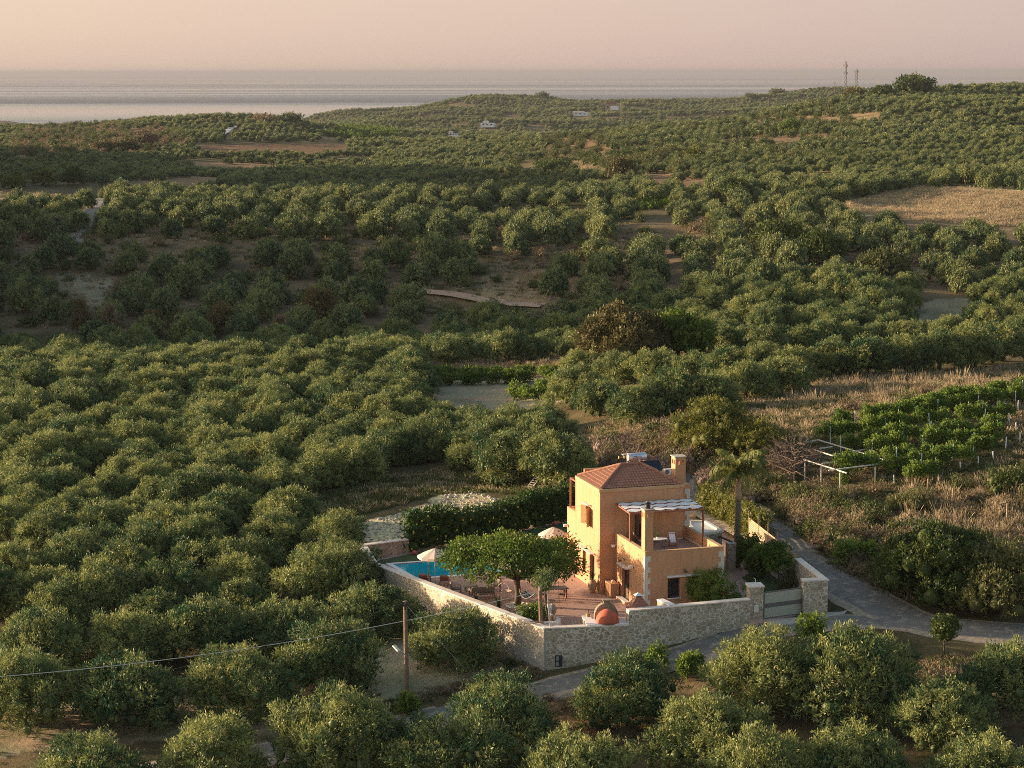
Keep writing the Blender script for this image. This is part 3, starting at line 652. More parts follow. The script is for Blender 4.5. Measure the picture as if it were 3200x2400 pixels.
def far_points():
    zones = [(292, 340, 6.8, 6.8, 12), (340, 470, 8.5, 8.2, -3), (470, 600, 6.9, 4.8, -2), (600, 800, 4.0, 8.5, 6), (800, 1200, 4.2, 10, -6), (1200, 1900, 4.6, 13, 5), (1900, 3600, 6.0, 17, 6)]
    out = []
    for d0, d1, sx_, sy_, deg in zones:
        W = d1 * 0.29; t_ = R_(deg); cs, sn = math.cos(t_), math.sin(t_); n_ = int((W * 2 + (d1 - d0)) / min(sx_, sy_)) // 2 + 4
        gi, gj = np.meshgrid(np.arange(-n_, n_), np.arange(-n_, n_)); gx = gi * sx_ + (gj % 2) * sx_ * 0.15; gy = gj * sy_
        # contour-like bending of the rows
        gy = gy + 5 * np.sin(gx / 45.0) + 3 * np.sin(gx / 17.0 + 1)
        x = (gx * cs - gy * sn).ravel(); y = (gx * sn + gy * cs + (d0 + d1) / 2).ravel()
        x = x + rng.normal(size=x.shape) * sx_ * .11; y = y + rng.normal(size=x.shape) * sy_ * .09
        k = (y > d0) & (y < d1) & (np.abs(x) < y * 0.285); x, y = x[k], y[k]
        z = H(x, y); px, py = proj(x, y, z); keep = np.ones(len(x), bool)
        ch = 3.9 * (1.0 if d0 < 340 else .98 if d0 < 470 else .88 if d0 < 600 else .64 if d0 < 800 else .68 if d0 < 1200 else .78 if d0 < 1900 else 1.05) / y * FPX
        for p in EXCL:
            for kk in (0, .35, .75): keep &= ~inpoly(px, py - kk * ch, p)
        dens = np.full(len(x), 0.95)
        dens = np.where((d0 == 340) & (px < 2000), 0.90, dens)
        gap = vn(x / 28, y / 28, 31); keep &= gap > (0.20 if d0 >= 600 else 0.12)
        if d0 >= 470: keep &= vn((x + y * .3) / 75, y / 11, 33) < 0.80
        keep &= rng.random(len(x)) < dens
        if d0 == 340: keep |= False
        if d0 == 340: # the far side of the valley: scattered trees, thinner low down
            keep &= ~((px < 480) & (py > 820) & (rng.random(len(x)) < .35))
        s = rng.uniform(0.82, 1.18, len(x)) * (1.0 if d0 < 340 else .98 if d0 < 470 else .88 if d0 < 600 else .64 if d0 < 800 else .68 if d0 < 1200 else .78 if d0 < 1900 else 1.05)
        lod = 0 if d0 < 340 else 1 if d0 < 700 else 2
        for a, b_, c_ in zip(x[keep], y[keep], s[keep]): out.append((a, b_, lod, c_))
    return out
def build_stuff():
    pc = bpy.data.collections.new('olive_kinds')     # source meshes, not in the scene themselves
    names = []
    for lod, (nv, shoots, per, ll, lw, spd) in enumerate([(3, 3000, 10, 0.22, 0.065, .075), (4, 900, 7, 0.32, 0.12, .12), (3, 240, 5, 0.62, 0.28, .22)]):
        for i in range(nv):
            if lod == 0: V, Qd, tn = foliage(olive_lobes(100 + i), shoots, per, ll, lw, seed=i, spread=spd, sl=.42, core=0.45, shell=(0.6, 1.1), tonev=.52)
            else: V, Qd, tn = foliage(olive_lobes(300 + i + lod * 10, R=2.8, h=4.2 + .2 * i), shoots, per, ll, lw, up=.7, seed=40 + i, spread=spd, sl=0.45, core=0.6, tonev=.52)
            o = bpy.data.objects.new('tree_%d_%d' % (lod, i), np_mesh('olive_foliage', V, Qd, 'olive' if lod == 0 else 'olive_far', tn)); pc.objects.link(o); names.append((lod, i))
    pts = stuff_pts + far_points(); nP = len(pts)
    P = np.array([(a, b_) for a, b_, _, _ in pts]); lod = np.array([p[2] for p in pts]); s = np.array([p[3] for p in pts])
    z = H(P[:, 0], P[:, 1]) - 0.15
    off = np.array([0, 3, 7])[lod]; cnt = np.array([3, 4, 3])[lod]; idx_ = off + (rng.random(nP) * cnt).astype(int)
    me = bpy.data.meshes.new('olive_grove'); me.vertices.add(nP); me.vertices.foreach_set('co', np.column_stack([P, z]).astype(np.float32).ravel())
    a = me.attributes.new('pick', 'INT', 'POINT'); a.data.foreach_set('value', idx_.astype(np.int32))
    a = me.attributes.new('rotz', 'FLOAT', 'POINT'); a.data.foreach_set('value', (rng.random(nP) * 6.28).astype(np.float32))
    a = me.attributes.new('size', 'FLOAT_VECTOR', 'POINT'); a.data.foreach_set('vector', np.column_stack([s, s, s * rng.uniform(.85, 1.15, nP)]).astype(np.float32).ravel())
    o = link('olive_grove', me); T(o, kind='stuff'); T(o, 'olive trees in their thousands covering the hills behind the house as far as the sea', 'olive grove')
    ng = bpy.data.node_groups.new('scatter', 'GeometryNodeTree'); ng.interface.new_socket('Geometry', in_out='INPUT', socket_type='NodeSocketGeometry'); ng.interface.new_socket('Geometry', in_out='OUTPUT', socket_type='NodeSocketGeometry')
    gi = ng.nodes.new('NodeGroupInput'); go = ng.nodes.new('NodeGroupOutput'); ip = ng.nodes.new('GeometryNodeInstanceOnPoints'); ci = ng.nodes.new('GeometryNodeCollectionInfo')
    ci.inputs['Collection'].default_value = pc; ci.inputs['Separate Children'].default_value = True; ci.inputs['Reset Children'].default_value = True
    def na(nm, ty):
        x = ng.nodes.new('GeometryNodeInputNamedAttribute'); x.data_type = ty; x.inputs[0].default_value = nm
        return [k for k in x.outputs if k.enabled and k.name == 'Attribute'][0]
    ip.inputs['Pick Instance'].default_value = True
    ng.links.new(gi.outputs[0], ip.inputs['Points']); ng.links.new(ci.outputs[0], ip.inputs['Instance']); ng.links.new(na('pick', 'INT'), ip.inputs['Instance Index'])
    cx = ng.nodes.new('ShaderNodeCombineXYZ'); ng.links.new(na('rotz', 'FLOAT'), cx.inputs[2]); ng.links.new(cx.outputs[0], ip.inputs['Rotation'])
    ng.links.new(na('size', 'FLOAT_VECTOR'), ip.inputs['Scale']); ng.links.new(ip.outputs[0], go.inputs[0])
    md = o.modifiers.new('scatter', 'NODES'); md.node_group = ng
    print('stuff olives', nP, 'individual', len(olives))
build_stuff()

# ================================================================ the villa
def zat(py_px, py_py, y):
    d = ray(py_px, py_py); return CAM_H + d[2] / d[1] * y
def xat(px, py, y):
    d = ray(px, py); return d[0] / d[1] * y
villa = empty('villa', (HOUSE_O[0], HOUSE_O[1], 0), HA)
T(villa, 'ochre plastered two storey villa with hipped red tile roof and roof terrace', 'house')
def wallbox(mb, axis, pos, th_, a0, a1, z0, z1, ops=()):
    """a wall slab in the plane axis=pos, openings (b0, b1, c0, c1) cut out"""
    A = sorted({a0, a1, *[v for o in ops for v in o[:2]]}); Zs = sorted({z0, z1, *[v for o in ops for v in o[2:]]})
    for i in range(len(A) - 1):
        run = None
        for j in range(len(Zs) - 1):
            ca_, cz = (A[i] + A[i + 1]) / 2, (Zs[j] + Zs[j + 1]) / 2
            if any(o[0] < ca_ < o[1] and o[2] < cz < o[3] for o in ops): continue
            p0, p1 = min(pos, pos + th_), max(pos, pos + th_)
            if axis == 'x': mb.box(p0, p1, A[i], A[i + 1], Zs[j], Zs[j + 1])
            else: mb.box(A[i], A[i + 1], p0, p1, Zs[j], Zs[j + 1])
TX0, TX1, TY0, TY1, TZ = -1.14, 5.36, 6.52, 12.0, 7.6
AX1, PZ = 5.95, 4.5
mb = MB()
wallbox(mb, 'x', 0, .25, .25, TY0, -.3, PZ, [(3.25, 4.85, .1, 2.45)])
wallbox(mb, 'y', 0, .25, 0, AX1, -.3, PZ, [(1.72, 2.66, 1.06, 2.48), (3.3, 4.25, 1.06, 2.48)])
wallbox(mb, 'x', AX1, -.25, .25, 7.1, -.3, PZ)
mb.box(TX1, AX1 - .25, 6.75, 7.0, -.3, PZ)
annex = mb.build('wall', 'plaster', villa, bevel=.015)
mb = MB()
wallbox(mb, 'x', TX0, .3, TY0 + .3, TY1, -.3, TZ, [(7.7, 8.85, .05, 2.55), (9.75, 10.45, .95, 2.5), (8.65, 9.6, 4.62, 6.02)])
wallbox(mb, 'y', TY0, .3, TX0, TX1, -.3, TZ, [(1.6, 2.95, 3.72, 5.95)])
wallbox(mb, 'x', TX1, -.3, TY0 + .3, TY1, -.3, TZ)
mb.box(TX0, TX1, TY1, TY1 + .25, -.3, TZ)
tower = mb.build('wall', 'plaster', villa, bevel=.015)
mb = MB().box(TX1, 6.1, 7.1, 15.5, -.3, 7.62); mb.box(.6, TX1, TY1 + .25, 15.5, -.3, 7.32)
mb.box(.6, 6.1, 15.3, 15.5, 7.32, 7.62)
mb.build('wall', 'plaster', villa, bevel=.015)
# porch with arch and balcony at the far left end
mb = MB(); arc = [(12.25, -.3), (12.35, -.3)] ; cy, r_, sp_ = 13.05, .72, 1.95
prof = [(TY1 + .25, -.3), (cy - r_, -.3), (cy - r_, sp_)] + [(cy - r_ * math.cos(t), sp_ + r_ * math.sin(t)) for t in np.linspace(.15, math.pi - .15, 12)] + [(cy + r_, sp_), (cy + r_, -.3), (14.25, -.3), (14.25, 5.0), (TY1 + .25, 5.0)]
n_ = len(prof); vs = [(TX0, a, b_) for a, b_ in prof] + [(TX0 + .3, a, b_) for a, b_ in prof]
mb.add(vs, [tuple(range(n_))[::-1], tuple(range(n_, 2 * n_))] + [(i, (i + 1) % n_, n_ + (i + 1) % n_, n_ + i) for i in range(n_)])
mb.box(TX0 + .3, 2.6, 14.0, 14.25, 3.7, 5.0); mb.box(TX0 + .3, 2.6, TY1 + .25, 14.0, 3.55, 3.75); mb.box(2.35, 2.6, 12.25, 14.0, 3.75, 5.0); mb.box(2.3, 2.6, 14.0, 14.25, -.3, 3.55)
mb.build('porch', 'plaster', villa)
mb = MB(); mb.box(TX0 + .1, TX0 + .22, 13.8, 13.92, 5.0, 7.2).box(TX0 + .1, TX0 + .22, TY1 + .25, 13.92, 7.2, 7.32).box(2.4, 2.52, 13.8, 13.92, 5.0, 7.2).box(TX0 + .22, 2.52, 13.8, 13.92, 7.2, 7.32)
mb.build('balcony_frame', 'wood_red', villa)
MB().box(.25, AX1 - .25, .25, TY0, 3.45, 3.7).build('terrace_floor', plain('terrace_tile', (0.36, 0.24, 0.20), 0.7, 0.12, 4, bmp=.2), villa)
MB().box(.25, AX1 - .25, .25, .31, 3.7, 3.78).box(AX1 - .31, AX1 - .25, .31, 6.7, 3.7, 3.78).box(3.4, TX1 + .003, TY0 - .03, TY0, 3.7, 3.78).build('skirting', 'cap', villa)
MB().box(-.03, AX1 + .03, -.03, .28, PZ, PZ + .04).box(-.03, .28, .28, TY0, PZ, PZ + .04).box(AX1 - .28, AX1 + .03, .28, 7.1, PZ, PZ + .04).build('parapet_cap', 'plaster_trim', villa, bevel=.012)
# cornice
mb = MB(); c0 = .09
mb.box(TX0 - c0, TX1 + c0, TY0 - c0, TY0 + .35, TZ, TZ + .22).box(TX0 - c0, TX0 + .35, TY0 + .35, TY1 + c0, TZ, TZ + .22).box(TX1 - .35, TX1 + c0, TY0 + .35, TY1 + c0, TZ, TZ + .22).box(TX0 + .35, TX1 - .35, TY1 - .3, TY1 + c0, TZ, TZ + .22)
mb.box(TX1 + c0, 6.14, 7.06, 15.55, 7.62, 7.7)
mb.build('cornice', 'plaster_trim', villa, bevel=.015)
# tiled hip roof: corrugated pan tiles in courses
EX0, EX1, EY0, EY1, EZ = TX0 + .08, TX1 - .08, TY0 + .08, TY1 - .08, TZ + .2
RX0, RX1, RY, RZ = 1.45, 2.95, 9.25, 8.98
def slope(e0, e1, r0, r1, name, m='roof_tile'):
    """eave edge e0-e1, ridge edge r0-r1; barrel profile across, stepped courses up"""
    e0, e1, r0, r1 = map(Vector, (e0, e1, r0, r1)); U = (e1 - e0); Lw = U.length; U.normalize()
    up = (r0 - e0) - U * (r0 - e0).dot(U); Ls = up.length; up.normalize(); nrm = U.cross(up).normalized()
    pitch = .235; sub = 6; nu = int(Lw / pitch) * sub; nc = 9; mb = MB(); grid = {}
    a0 = (r0 - e0).dot(U) / Ls; a1 = ((e1 - r1).dot(U)) / Ls
    for k in range(nc):
        for q, (t, lift) in enumerate(((k / nc, .05), ((k + .98) / nc, .012))):
            for i in range(nu + 1):
                u = i / sub * pitch; ph = (i % sub) / sub; h = .045 * (math.cos(2 * math.pi * ph) * .5 + .5) ** .7
                grid[k, q, i] = len(mb.v); mb.v.append(tuple(e0 + U * u + up * (t * Ls) + nrm * (lift + h)))
        for i in range(nu):
            um = (i + .5) / sub * pitch; tm_ = (k + .5) / nc * Ls
            if um < a0 * tm_ - .06 or um > Lw - a1 * tm_ + .06: continue
            mb.f.append((grid[k, 0, i], grid[k, 0, i + 1], grid[k, 1, i + 1], grid[k, 1, i])); mb.m.append(0)
            if k: mb.f.append((grid[k - 1, 1, i], grid[k - 1, 1, i + 1], grid[k, 0, i + 1], grid[k, 0, i])); mb.m.append(0)
    o = mb.build(name, m, villa); return o
tm_, n, b = new_mat('roof_tile'); b.inputs['Roughness'].default_value = .8
v = N(n, 'ShaderNodeTexVoronoi', feature='F1'); v.inputs['Scale'].default_value = 3.2; t = N(n, 'ShaderNodeTexCoord'); n.links.new(t.outputs['Object'], v.inputs[0])
sp2 = N(n, 'ShaderNodeSeparateColor'); n.links.new(v.outputs['Color'], sp2.inputs[0])
n.links.new(mixc(n, .45, mixc(n, sp2.outputs[0], (0.27, 0.11, 0.065), (0.38, 0.175, 0.11)), mixc(n, noise(n, 5, 5), (0.17, 0.08, 0.055), (0.46, 0.22, 0.14))), b.inputs['Base Color']); M['roof_tile'] = tm_
E = [(EX0, EY0, EZ), (EX1, EY0, EZ), (EX1, EY1, EZ), (EX0, EY1, EZ)]; RA, RB = (RX0, RY, RZ), (RX1, RY, RZ)
mb = MB(); sk = [(p[0], p[1], p[2] - .02) for p in E] + [(RX0, RY, RZ - .03), (RX1, RY, RZ - .03)]
mb.add(sk, [(0, 1, 5, 4), (1, 2, 5), (2, 3, 4, 5), (3, 0, 4), (3, 2, 1, 0)]); roof0 = mb.build('roof', 'roof_tile', villa)
for a_, b_, c_, d_2 in ((E[0], E[1], RA, RB), (E[1], E[2], RB, RB), (E[2], E[3], RB, RA), (E[3], E[0], RA, RA)):
    o = slope(a_, b_, c_, d_2, 'roof_tiles'); o.parent = roof0
mb = MB()
for a_, b_ in ((E[0], RA), (E[1], RB), (E[2], RB), (E[3], RA), (RA, RB)):
    a_ = Vector(a_) + Vector((0, 0, .07)); b_ = Vector(b_) + Vector((0, 0, .09)); L_ = (b_ - a_).length; kk = max(3, int(L_ / .38))
    for i in range(kk):
        p = a_.lerp(b_, i / kk); q = a_.lerp(b_, (i + 1.06) / kk); mb.tube([p, q], [.125, .105], 10)
mb.build('ridge_tiles', 'roof_tile', villa, smooth=False).parent = roof0
# openings ------------------------------------------------------------
def sidewin(y0, y1, z0, z1, x, dp=.16, door=False):      # set in a wall facing -x
    f = MB(); x1 = x + dp
    f.box(x1, x1 + .06, y0, y0 + .07, z0, z1).box(x1, x1 + .06, y1 - .07, y1, z0, z1).box(x1, x1 + .06, y0 + .07, y1 - .07, z1 - .07, z1).box(x1, x1 + .06, (y0 + y1) / 2 - .04, (y0 + y1) / 2 + .04, z0, z1 - .07)
    o = f.build('door' if door else 'window', 'wood_dark', villa)
    zb = z0 + (.75 if door else 0)
    if door:
        MB().box(x1 + .01, x1 + .05, y0 + .07, y1 - .07, z0, zb).build('panel', 'wood_dark', o)
        MB().box(x1 - .05, x1, (y0 + y1) / 2 + .06, (y0 + y1) / 2 + .09, z0 + .95, z0 + 1.1).build('handle', 'dark_metal', o)
    MB().box(x1 + .025, x1 + .035, y0 + .07, y1 - .07, zb, z1 - .07).build('pane', 'glass', o)
    return o
d1 = sidewin(3.25, 4.85, .1, 2.45, 0, .2, True)
cur = MB()
for i in range(7): cur.box(.242, .25, 3.95 - i * .001, 3.97, 0, 0) if False else None
MB().box(.228, .2305, 3.4, 3.92, .9, 2.3).build('curtain', 'white', d1)
d2 = sidewin(7.7, 8.85, .05, 2.55, TX0, .24, True)
w1 = sidewin(9.75, 10.45, .95, 2.5, TX0, .2)
w2 = sidewin(8.65, 9.6, 4.62, 6.02, TX0, .2)
def frontwin(x0, x1, z0, z1, y, dp=.14):
    f = MB(); y1 = y + dp
    f.box(x0, x0 + .06, y1, y1 + .06, z0, z1).box(x1 - .06, x1, y1, y1 + .06, z0, z1).box(x0 + .06, x1 - .06, y1, y1 + .06, z1 - .06, z1).box(x0 + .06, x1 - .06, y1, y1 + .06, z0, z0 + .06)
    o = f.build('window', 'wood_red', villa); MB().box(x0 + .06, x1 - .06, y1 + .025, y1 + .035, z0 + .06, z1 - .06).build('pane', 'glass', o); return o
wa = frontwin(1.72, 2.66, 1.06, 2.48, 0); wb = frontwin(3.3, 4.25, 1.06, 2.48, 0)
for wv, x0, x1 in ((wa, 1.72, 2.66), (wb, 3.3, 4.25)):
    MB().box(x0 - .06, x1 + .06, -.07, .14, 1.0, 1.06).build('sill', 'white', wv, bevel=.01)
td = frontwin(1.6, 2.95, 3.72, 5.95, TY0, .18); td.name = 'door'
mb = MB().box(1.58, 1.68, TY0 - .55, TY0 - .02, 3.75, 5.9); mb.build('shutter', 'wood_dark', td)
MB().box(1.02, 1.56, TY0 - .07, TY0 - .025, 3.75, 5.9).build('shutter', 'wood_ochre', td); MB().box(2.98, 3.3, TY0 - .3, TY0 - .25, 3.75, 5.9).build('shutter', 'wood_ochre', td)
for (hy, sg, an) in ((9.6, 1, 38), (8.65, -1, 52)):
    s_ = MB(); s_.box(-.02, .02, 0, .48 * 1, 0, 1.4)
    for q in (.2, .7, 1.2): s_.box(-.035, -.02, .04, .44, q - .04, q + .04)
    o = s_.build('shutter', 'wood_ochre', w2, loc=(TX0 - .02, hy, 4.62)); o.rotation_euler = (0, 0, R_(an if sg > 0 else 180 - an))
MB().box(TX0 - .06, TX0 + .2, 8.6, 9.65, 4.56, 4.62).build('sill', 'white', w2)
mb = MB(); mb.box(TX0 - .36, TX0, 7.55, 10.95, 2.72, 2.8); mb.build('canopy_ledge', 'cap', villa, bevel=.01)
MB().box(-.36, 0, 3.05, 5.1, 2.55, 2.63).build('canopy_ledge', 'cap', villa, bevel=.01)
MB().box(TX0 - .3, TX0, 8.45, 9.85, 6.2, 6.27).build('canopy_ledge', 'cap', villa, bevel=.01)
MB().box(1.6, 3.02, -.32, 0, 2.62, 2.69).build('canopy_ledge', 'white', villa, bevel=.01)
MB().box(3.1, 4.5, -.32, 0, 2.62, 2.69).build('canopy_ledge', 'white', villa, bevel=.01)
MB().box(-.42, 0, 3.1, 5.0, 0, .12).build('step', 'plaster', villa); MB().box(-.40, 0, 3.12, 4.98, .12, .15).build('door_sill', 'white', villa)
# quoins
def quoin(corner, z0, z1, fx, fy):
    mb = MB(); k = 0; z = z1; hgt = .40
    while z - hgt > z0:
        lg = k % 2 == 0; a = .40 if lg else .22; p = .025
        if fx: x0, x1 = (corner[0] - p, corner[0] + a) if fx > 0 else (corner[0] - a, corner[0] + p); mb.box(x0, x1, corner[1] - p, corner[1], z - hgt, z)
        if fy: mb.box(corner[0] - p, corner[0], corner[1], corner[1] + (.22 if lg else .36), z - hgt, z)
        z -= hgt; k += 1
    return mb.build('quoin', 'quoin', villa)
quoin((0, 0), 0, 4.2, 1, 1); quoin((AX1, 0), 0, 4.2, -1, 0); quoin((6.1, 7.1), 4.3, 7.35, -1, 0)
# chimneys
def chimney(x0, x1, y0, y1, z0, z1, front=2):
    mb = MB(); zs = z1 - .62; ze = z1 - .3
    mb.box(x0, x1, y0, y1, z0, zs)
    w_ = x1 - x0; 
    for k in range(front + 1):
        a = x0 + w_ * k / front * 1.0; t_ = .09
        c = min(max(a, x0 + t_), x1 - t_); mb.box(c - t_, c + t_, y0, y0 + .14, zs, ze); mb.box(c - t_, c + t_, y1 - .14, y1, zs, ze)
    mb.box(x0, x0 + .12, (y0 + y1) / 2 - .07, (y0 + y1) / 2 + .07, zs, ze); mb.box(x1 - .12, x1, (y0 + y1) / 2 - .07, (y0 + y1) / 2 + .07, zs, ze)
    mb.box(x0, x1, y0, y1, ze, z1 - .06)
    o = mb.build('chimney', 'plaster', villa, bevel=.01); MB().box(x0 - .07, x1 + .07, y0 - .07, y1 + .07, z1 - .06, z1).build('cap_slab', 'concrete', o); return o
ch1 = chimney(.02, .66, .14, .84, PZ + .04, 7.55); ch2 = chimney(5.25, 6.08, 7.9, 8.75, 7.7, 9.65)
MB().lathe([(.15, 0), (.2, .12), (.2, .24), (.15, .26), (.04, .3), (.04, .36)], (.34, .49, 7.55), 14).lathe([(.26, .36), (.02, .52), (.02, .66)], (.34, .49, 7.55), 14).build('chimney_pot', 'dark_metal', ch1, smooth=True)
# pergola on the terrace
pg = MB(); X0, X1, Y0, Y1, Z0_, Z1_ = .1, 5.8, 3.42, 6.5, 6.5, 6.62
pg.box(.06, .18, 3.42, 3.54, PZ + .04, 6.5).box(5.66, 5.78, 3.36, 3.48, 3.7, 6.5)
pg.bar((X0 - .05, 3.45, 6.56), (X1 + .05, 3.42, 6.56), .1, .12).bar((X0 - .05, 6.44, 6.66), (X1 + .05, 6.44, 6.66), .1, .12)
per = pg.build('pergola', 'wood_red', villa)
for i in range(7):
    x = X0 + (X1 - X0) * i / 6; MB().bar((x, 3.5, 6.57), (x, 6.4, 6.67), .09, .1).build('rafter', 'wood_red', per)
mb = MB(); nx, ny = 6, 3
for j in range(ny):
    y0 = 3.5 + j * .98; y1 = y0 + .98
    for i in range(nx * 2):
        xa = X0 + (X1 - X0) * i / (nx * 2); xb = X0 + (X1 - X0) * (i + 1) / (nx * 2); off = (j % 2)
        ia = .3 if (i + off) % 2 == 0 else 0.0; ib = .3 if (i + 1 + off) % 2 == 0 else 0.0
        def zz(y): return 6.66 + (y - 3.4) * .033
        vs = [(xa, y0 + ia, zz(y0 + ia)), (xb, y0 + ib, zz(y0 + ib)), (xb, y1 - ib, zz(y1 - ib)), (xa, y1 - ia, zz(y1 - ia))]
        vs += [(a, b_, c - .012) for a, b_, c in vs]
        mb.add(vs, [(0, 1, 2, 3), (7, 6, 5, 4), (0, 4, 5, 1), (1, 5, 6, 2), (2, 6, 7, 3), (3, 7, 4, 0)])
mb.build('canvas', 'canvas', per)
# wall lamps and floodlights
def gooseneck(loc, rz):
    mb = MB().tube([(0, 0, -.04), (0, 0, .12)], .03, 8); mb.tube([(0, 0, .05), (0, -.12, .2), (0, -.3, .22), (0, -.36, .1)], .017, 6); mb.lathe([(.04, .1), (.05, .06), (.15, 0), (.15, -.01)], (0, -.36, 0), 12)
    o = mb.build('wall_lamp', 'dark_metal', villa, loc=loc); o.rotation_euler = (0, 0, rz); return o
gooseneck((TX0 - .01, 8.55, 2.98), -math.pi / 2); gooseneck((-.01, 4.2, 2.95), -math.pi / 2); gooseneck((2.95, -.01, 2.95), 0)
for p in ((-.01, 2.4, 2.95), (TX0 - .01, 14.05, 3.6), (-.01, 6.2, 3.65)):
    mb = MB().box(-.1, 0, -.03, .03, -.05, .05).box(-.34, -.1, -.11, .11, -.12, .05); mb.build('floodlight', 'white', villa, loc=p)
# things standing at or on the house
def HW(x, y, z=0.0):
    c, s = math.cos(HA), math.sin(HA); return (HOUSE_O[0] + c * x - s * y, HOUSE_O[1] + s * x + c * y, z)
ac = empty('plant_cabinet', HW(-.80, 5.15, .0), HA); T(ac, 'ochre masonry cabinet with louvred side beside the terrace door', 'cabinet')
mb = MB().box(.05, .7, 0, .08, .06, .96).box(.05, .7, 1.12, 1.2, .06, .96).box(.6, .7, .08, 1.12, .06, .96).box(0.02, .05, 0, 1.2, .06, .16).box(.02, .05, 0, .1, .16, .96).box(.02, .05, 1.1, 1.2, .16, .96).box(.02, .7, -.0, 1.2, .96, 1.02)
mb.build('casing', 'plaster', ac)
mb = MB()
for i in range(11): mb.bar((.05, .1, .2 + i * .07), (.05, 1.1, .2 + i * .07), .05, .015)
mb.build('louvre', 'plaster_trim', ac)
dw = MB().tube([(0, -.3, .05), (.12, -.1, .1), (.02, .1, .06), (.15, .3, .12)], [.05, .06, .04, .02], 6); dw.tube([(.1, -.2, .06), (.2, 0, .1), (.22, .2, .05)], [.04, .05, .02], 6)
T(dw.build('driftwood', 'quoin', None, HW(-.5, 5.75, 1.02)), 'bleached driftwood lying on the ochre louvred cabinet', 'driftwood')
# amphora with plant
am = empty('amphora', HW(-1.55, 6.98, 0)); T(am, 'tall clay jar with spiky plant at the corner of the house', 'plant pot')
MB().lathe([(.16, 0), (.19, .05), (.33, .5), (.36, .68), (.28, .88), (.2, .95), (.25, 1.0), (.2, 1.0), (.16, .93)], (0, 0, 0), 20).build('jar', 'clay', am, smooth=True)
def spiky(n, h, wdt, seed, lean=.6):
    q = random.Random(seed); mb = MB()
    for i in range(n):
        a = q.uniform(0, 6.28); l = q.uniform(.1, lean) * h; hh = h * q.uniform(.6, 1); w2_ = wdt * q.uniform(.7, 1.2)
        d = Vector((math.cos(a), math.sin(a), 0)); s_ = Vector((-d.y, d.x, 0)) * w2_ / 2
        p = [Vector((0, 0, 0)) + d * .03, d * l * .35 + Vector((0, 0, hh * .55)), d * l + Vector((0, 0, hh))]
        mb.add([p[0] - s_ * .7, p[0] + s_ * .7, p[1] + s_, p[1] - s_, p[2]], [(0, 1, 2, 3), (3, 2, 4)])
    return mb
o = spiky(26, .75, .07, 3).build('leaves', 'dark_leaf', am, loc=(0, 0, .95))
# solar water heater + aerial + outdoor unit on the roof
sol = empty('solar_water_heater', HW(4.2, 12.95, 7.34), HA, .72); T(sol, 'solar water heater with blue tank and dark panel behind the tiled roof', 'water heater')
zz_ = 0
MB().add([(-2.45, -.75, .35), (2.45, -.75, .35), (2.45, .45, 1.45), (-2.45, .45, 1.45), (-2.45, -.70, .27), (2.45, -.70, .27), (2.45, .5, 1.37), (-2.45, .5, 1.37)], [(0, 1, 2, 3), (7, 6, 5, 4), (0, 4, 5, 1), (1, 5, 6, 2), (2, 6, 7, 3), (3, 7, 4, 0)]).build('collector_panel', 'panel', sol)
tank = MB().tube([(-1.05, .62, 1.92), (-1.0, .62, 1.92), (.95, .62, 1.92), (1.0, .62, 1.92)], [.39, .43, .43, .39], 24).build('tank', 'steel', sol, smooth=False)
for p in tank.data.polygons: p.use_smooth = len(p.vertices) == 4
MB().bar((-.8, .62, 1.65), (-.8, .62, 0), .06, .06).bar((.8, .62, 1.65), (.8, .62, 0), .06, .06).bar((-2.2, .5, 1.35), (-2.2, .5, 0), .05, .05).bar((2.2, .5, 1.35), (2.2, .5, 0), .05, .05).bar((-2.4, -.7, .25), (-2.4, -.7, 0), .05, .05).bar((2.4, -.7, .25), (2.4, -.7, 0), .05, .05).build('stand', 'metal', sol)
MB().tube([(.1, .3, 1.75), (.12, .1, 1.6), (.1, .0, 1.25), (.1, -.2, 1.05)], .035, 8).tube([(-1.0, .5, 1.75), (-1.2, .4, 1.5), (-1.1, .2, 1.3)], .03, 8).build('pipe', 'white', sol)
MB().box(-.62, .42, .165, .185, 1.83, 2.09).build('label_plate', plain('label_blue', (0.02, 0.05, 0.14), .4, .05), sol)
tx = bpy.data.curves.new('lettering', 'FONT'); tx.body = 'FALCON'; tx.size = .27; tx.extrude = .004; tx.align_x = 'CENTER'; tx.align_y = 'CENTER'; tx.offset = .006; tx.materials.append(M['white'])
tmpo = bpy.data.objects.new('lettering', tx); col.objects.link(tmpo); bpy.context.view_layer.update()
tme = bpy.data.meshes.new_from_object(tmpo.evaluated_get(bpy.context.evaluated_depsgraph_get())); bpy.data.objects.remove(tmpo)
to = bpy.data.objects.new('lettering', tme); col.objects.link(to); to.parent = sol; to.location = (-.1, .16, 1.96); to.rotation_euler = (math.pi / 2, 0, 0); to.scale = (.9, 1, 1)
an = empty('tv_aerial', HW(3.03, 12.4, 7.32), HA, .78); T(an, 'television aerial with yellow tipped arms left of the water tank', 'aerial')
MB().tube([(0, 0, 0), (0, 0, 2.75)], .022, 6).build('mast', 'metal', an)
mb = MB().tube([(-.8, 0, 2.1), (.4, 0, 2.1)], .014, 5)
for i in range(8): mb.tube([(-.7 + i * .13, -.2, 2.1), (-.7 + i * .13, .2, 2.1)], .008, 4)
mb.tube([(-.5, 0, 2.35), (.25, 0, 2.35)], .012, 5)
for i in range(4): mb.bar((-.45 + i * .2, -.25, 2.35), (-.45 + i * .2, .25, 2.35), .01, .12)
mb.build('antenna_array', 'metal', an); MB().box(-.86, -.8, -.1, .1, 1.98, 2.22).box(-.3, -.24, -.1, .1, 1.98, 2.2).build('reflector', 'yellow', an)
cu = empty('air_conditioner', HW(5.42, 10.6, 7.7), HA, .75); T(cu, 'small white outdoor air conditioner beside the rear chimney', 'air conditioner')
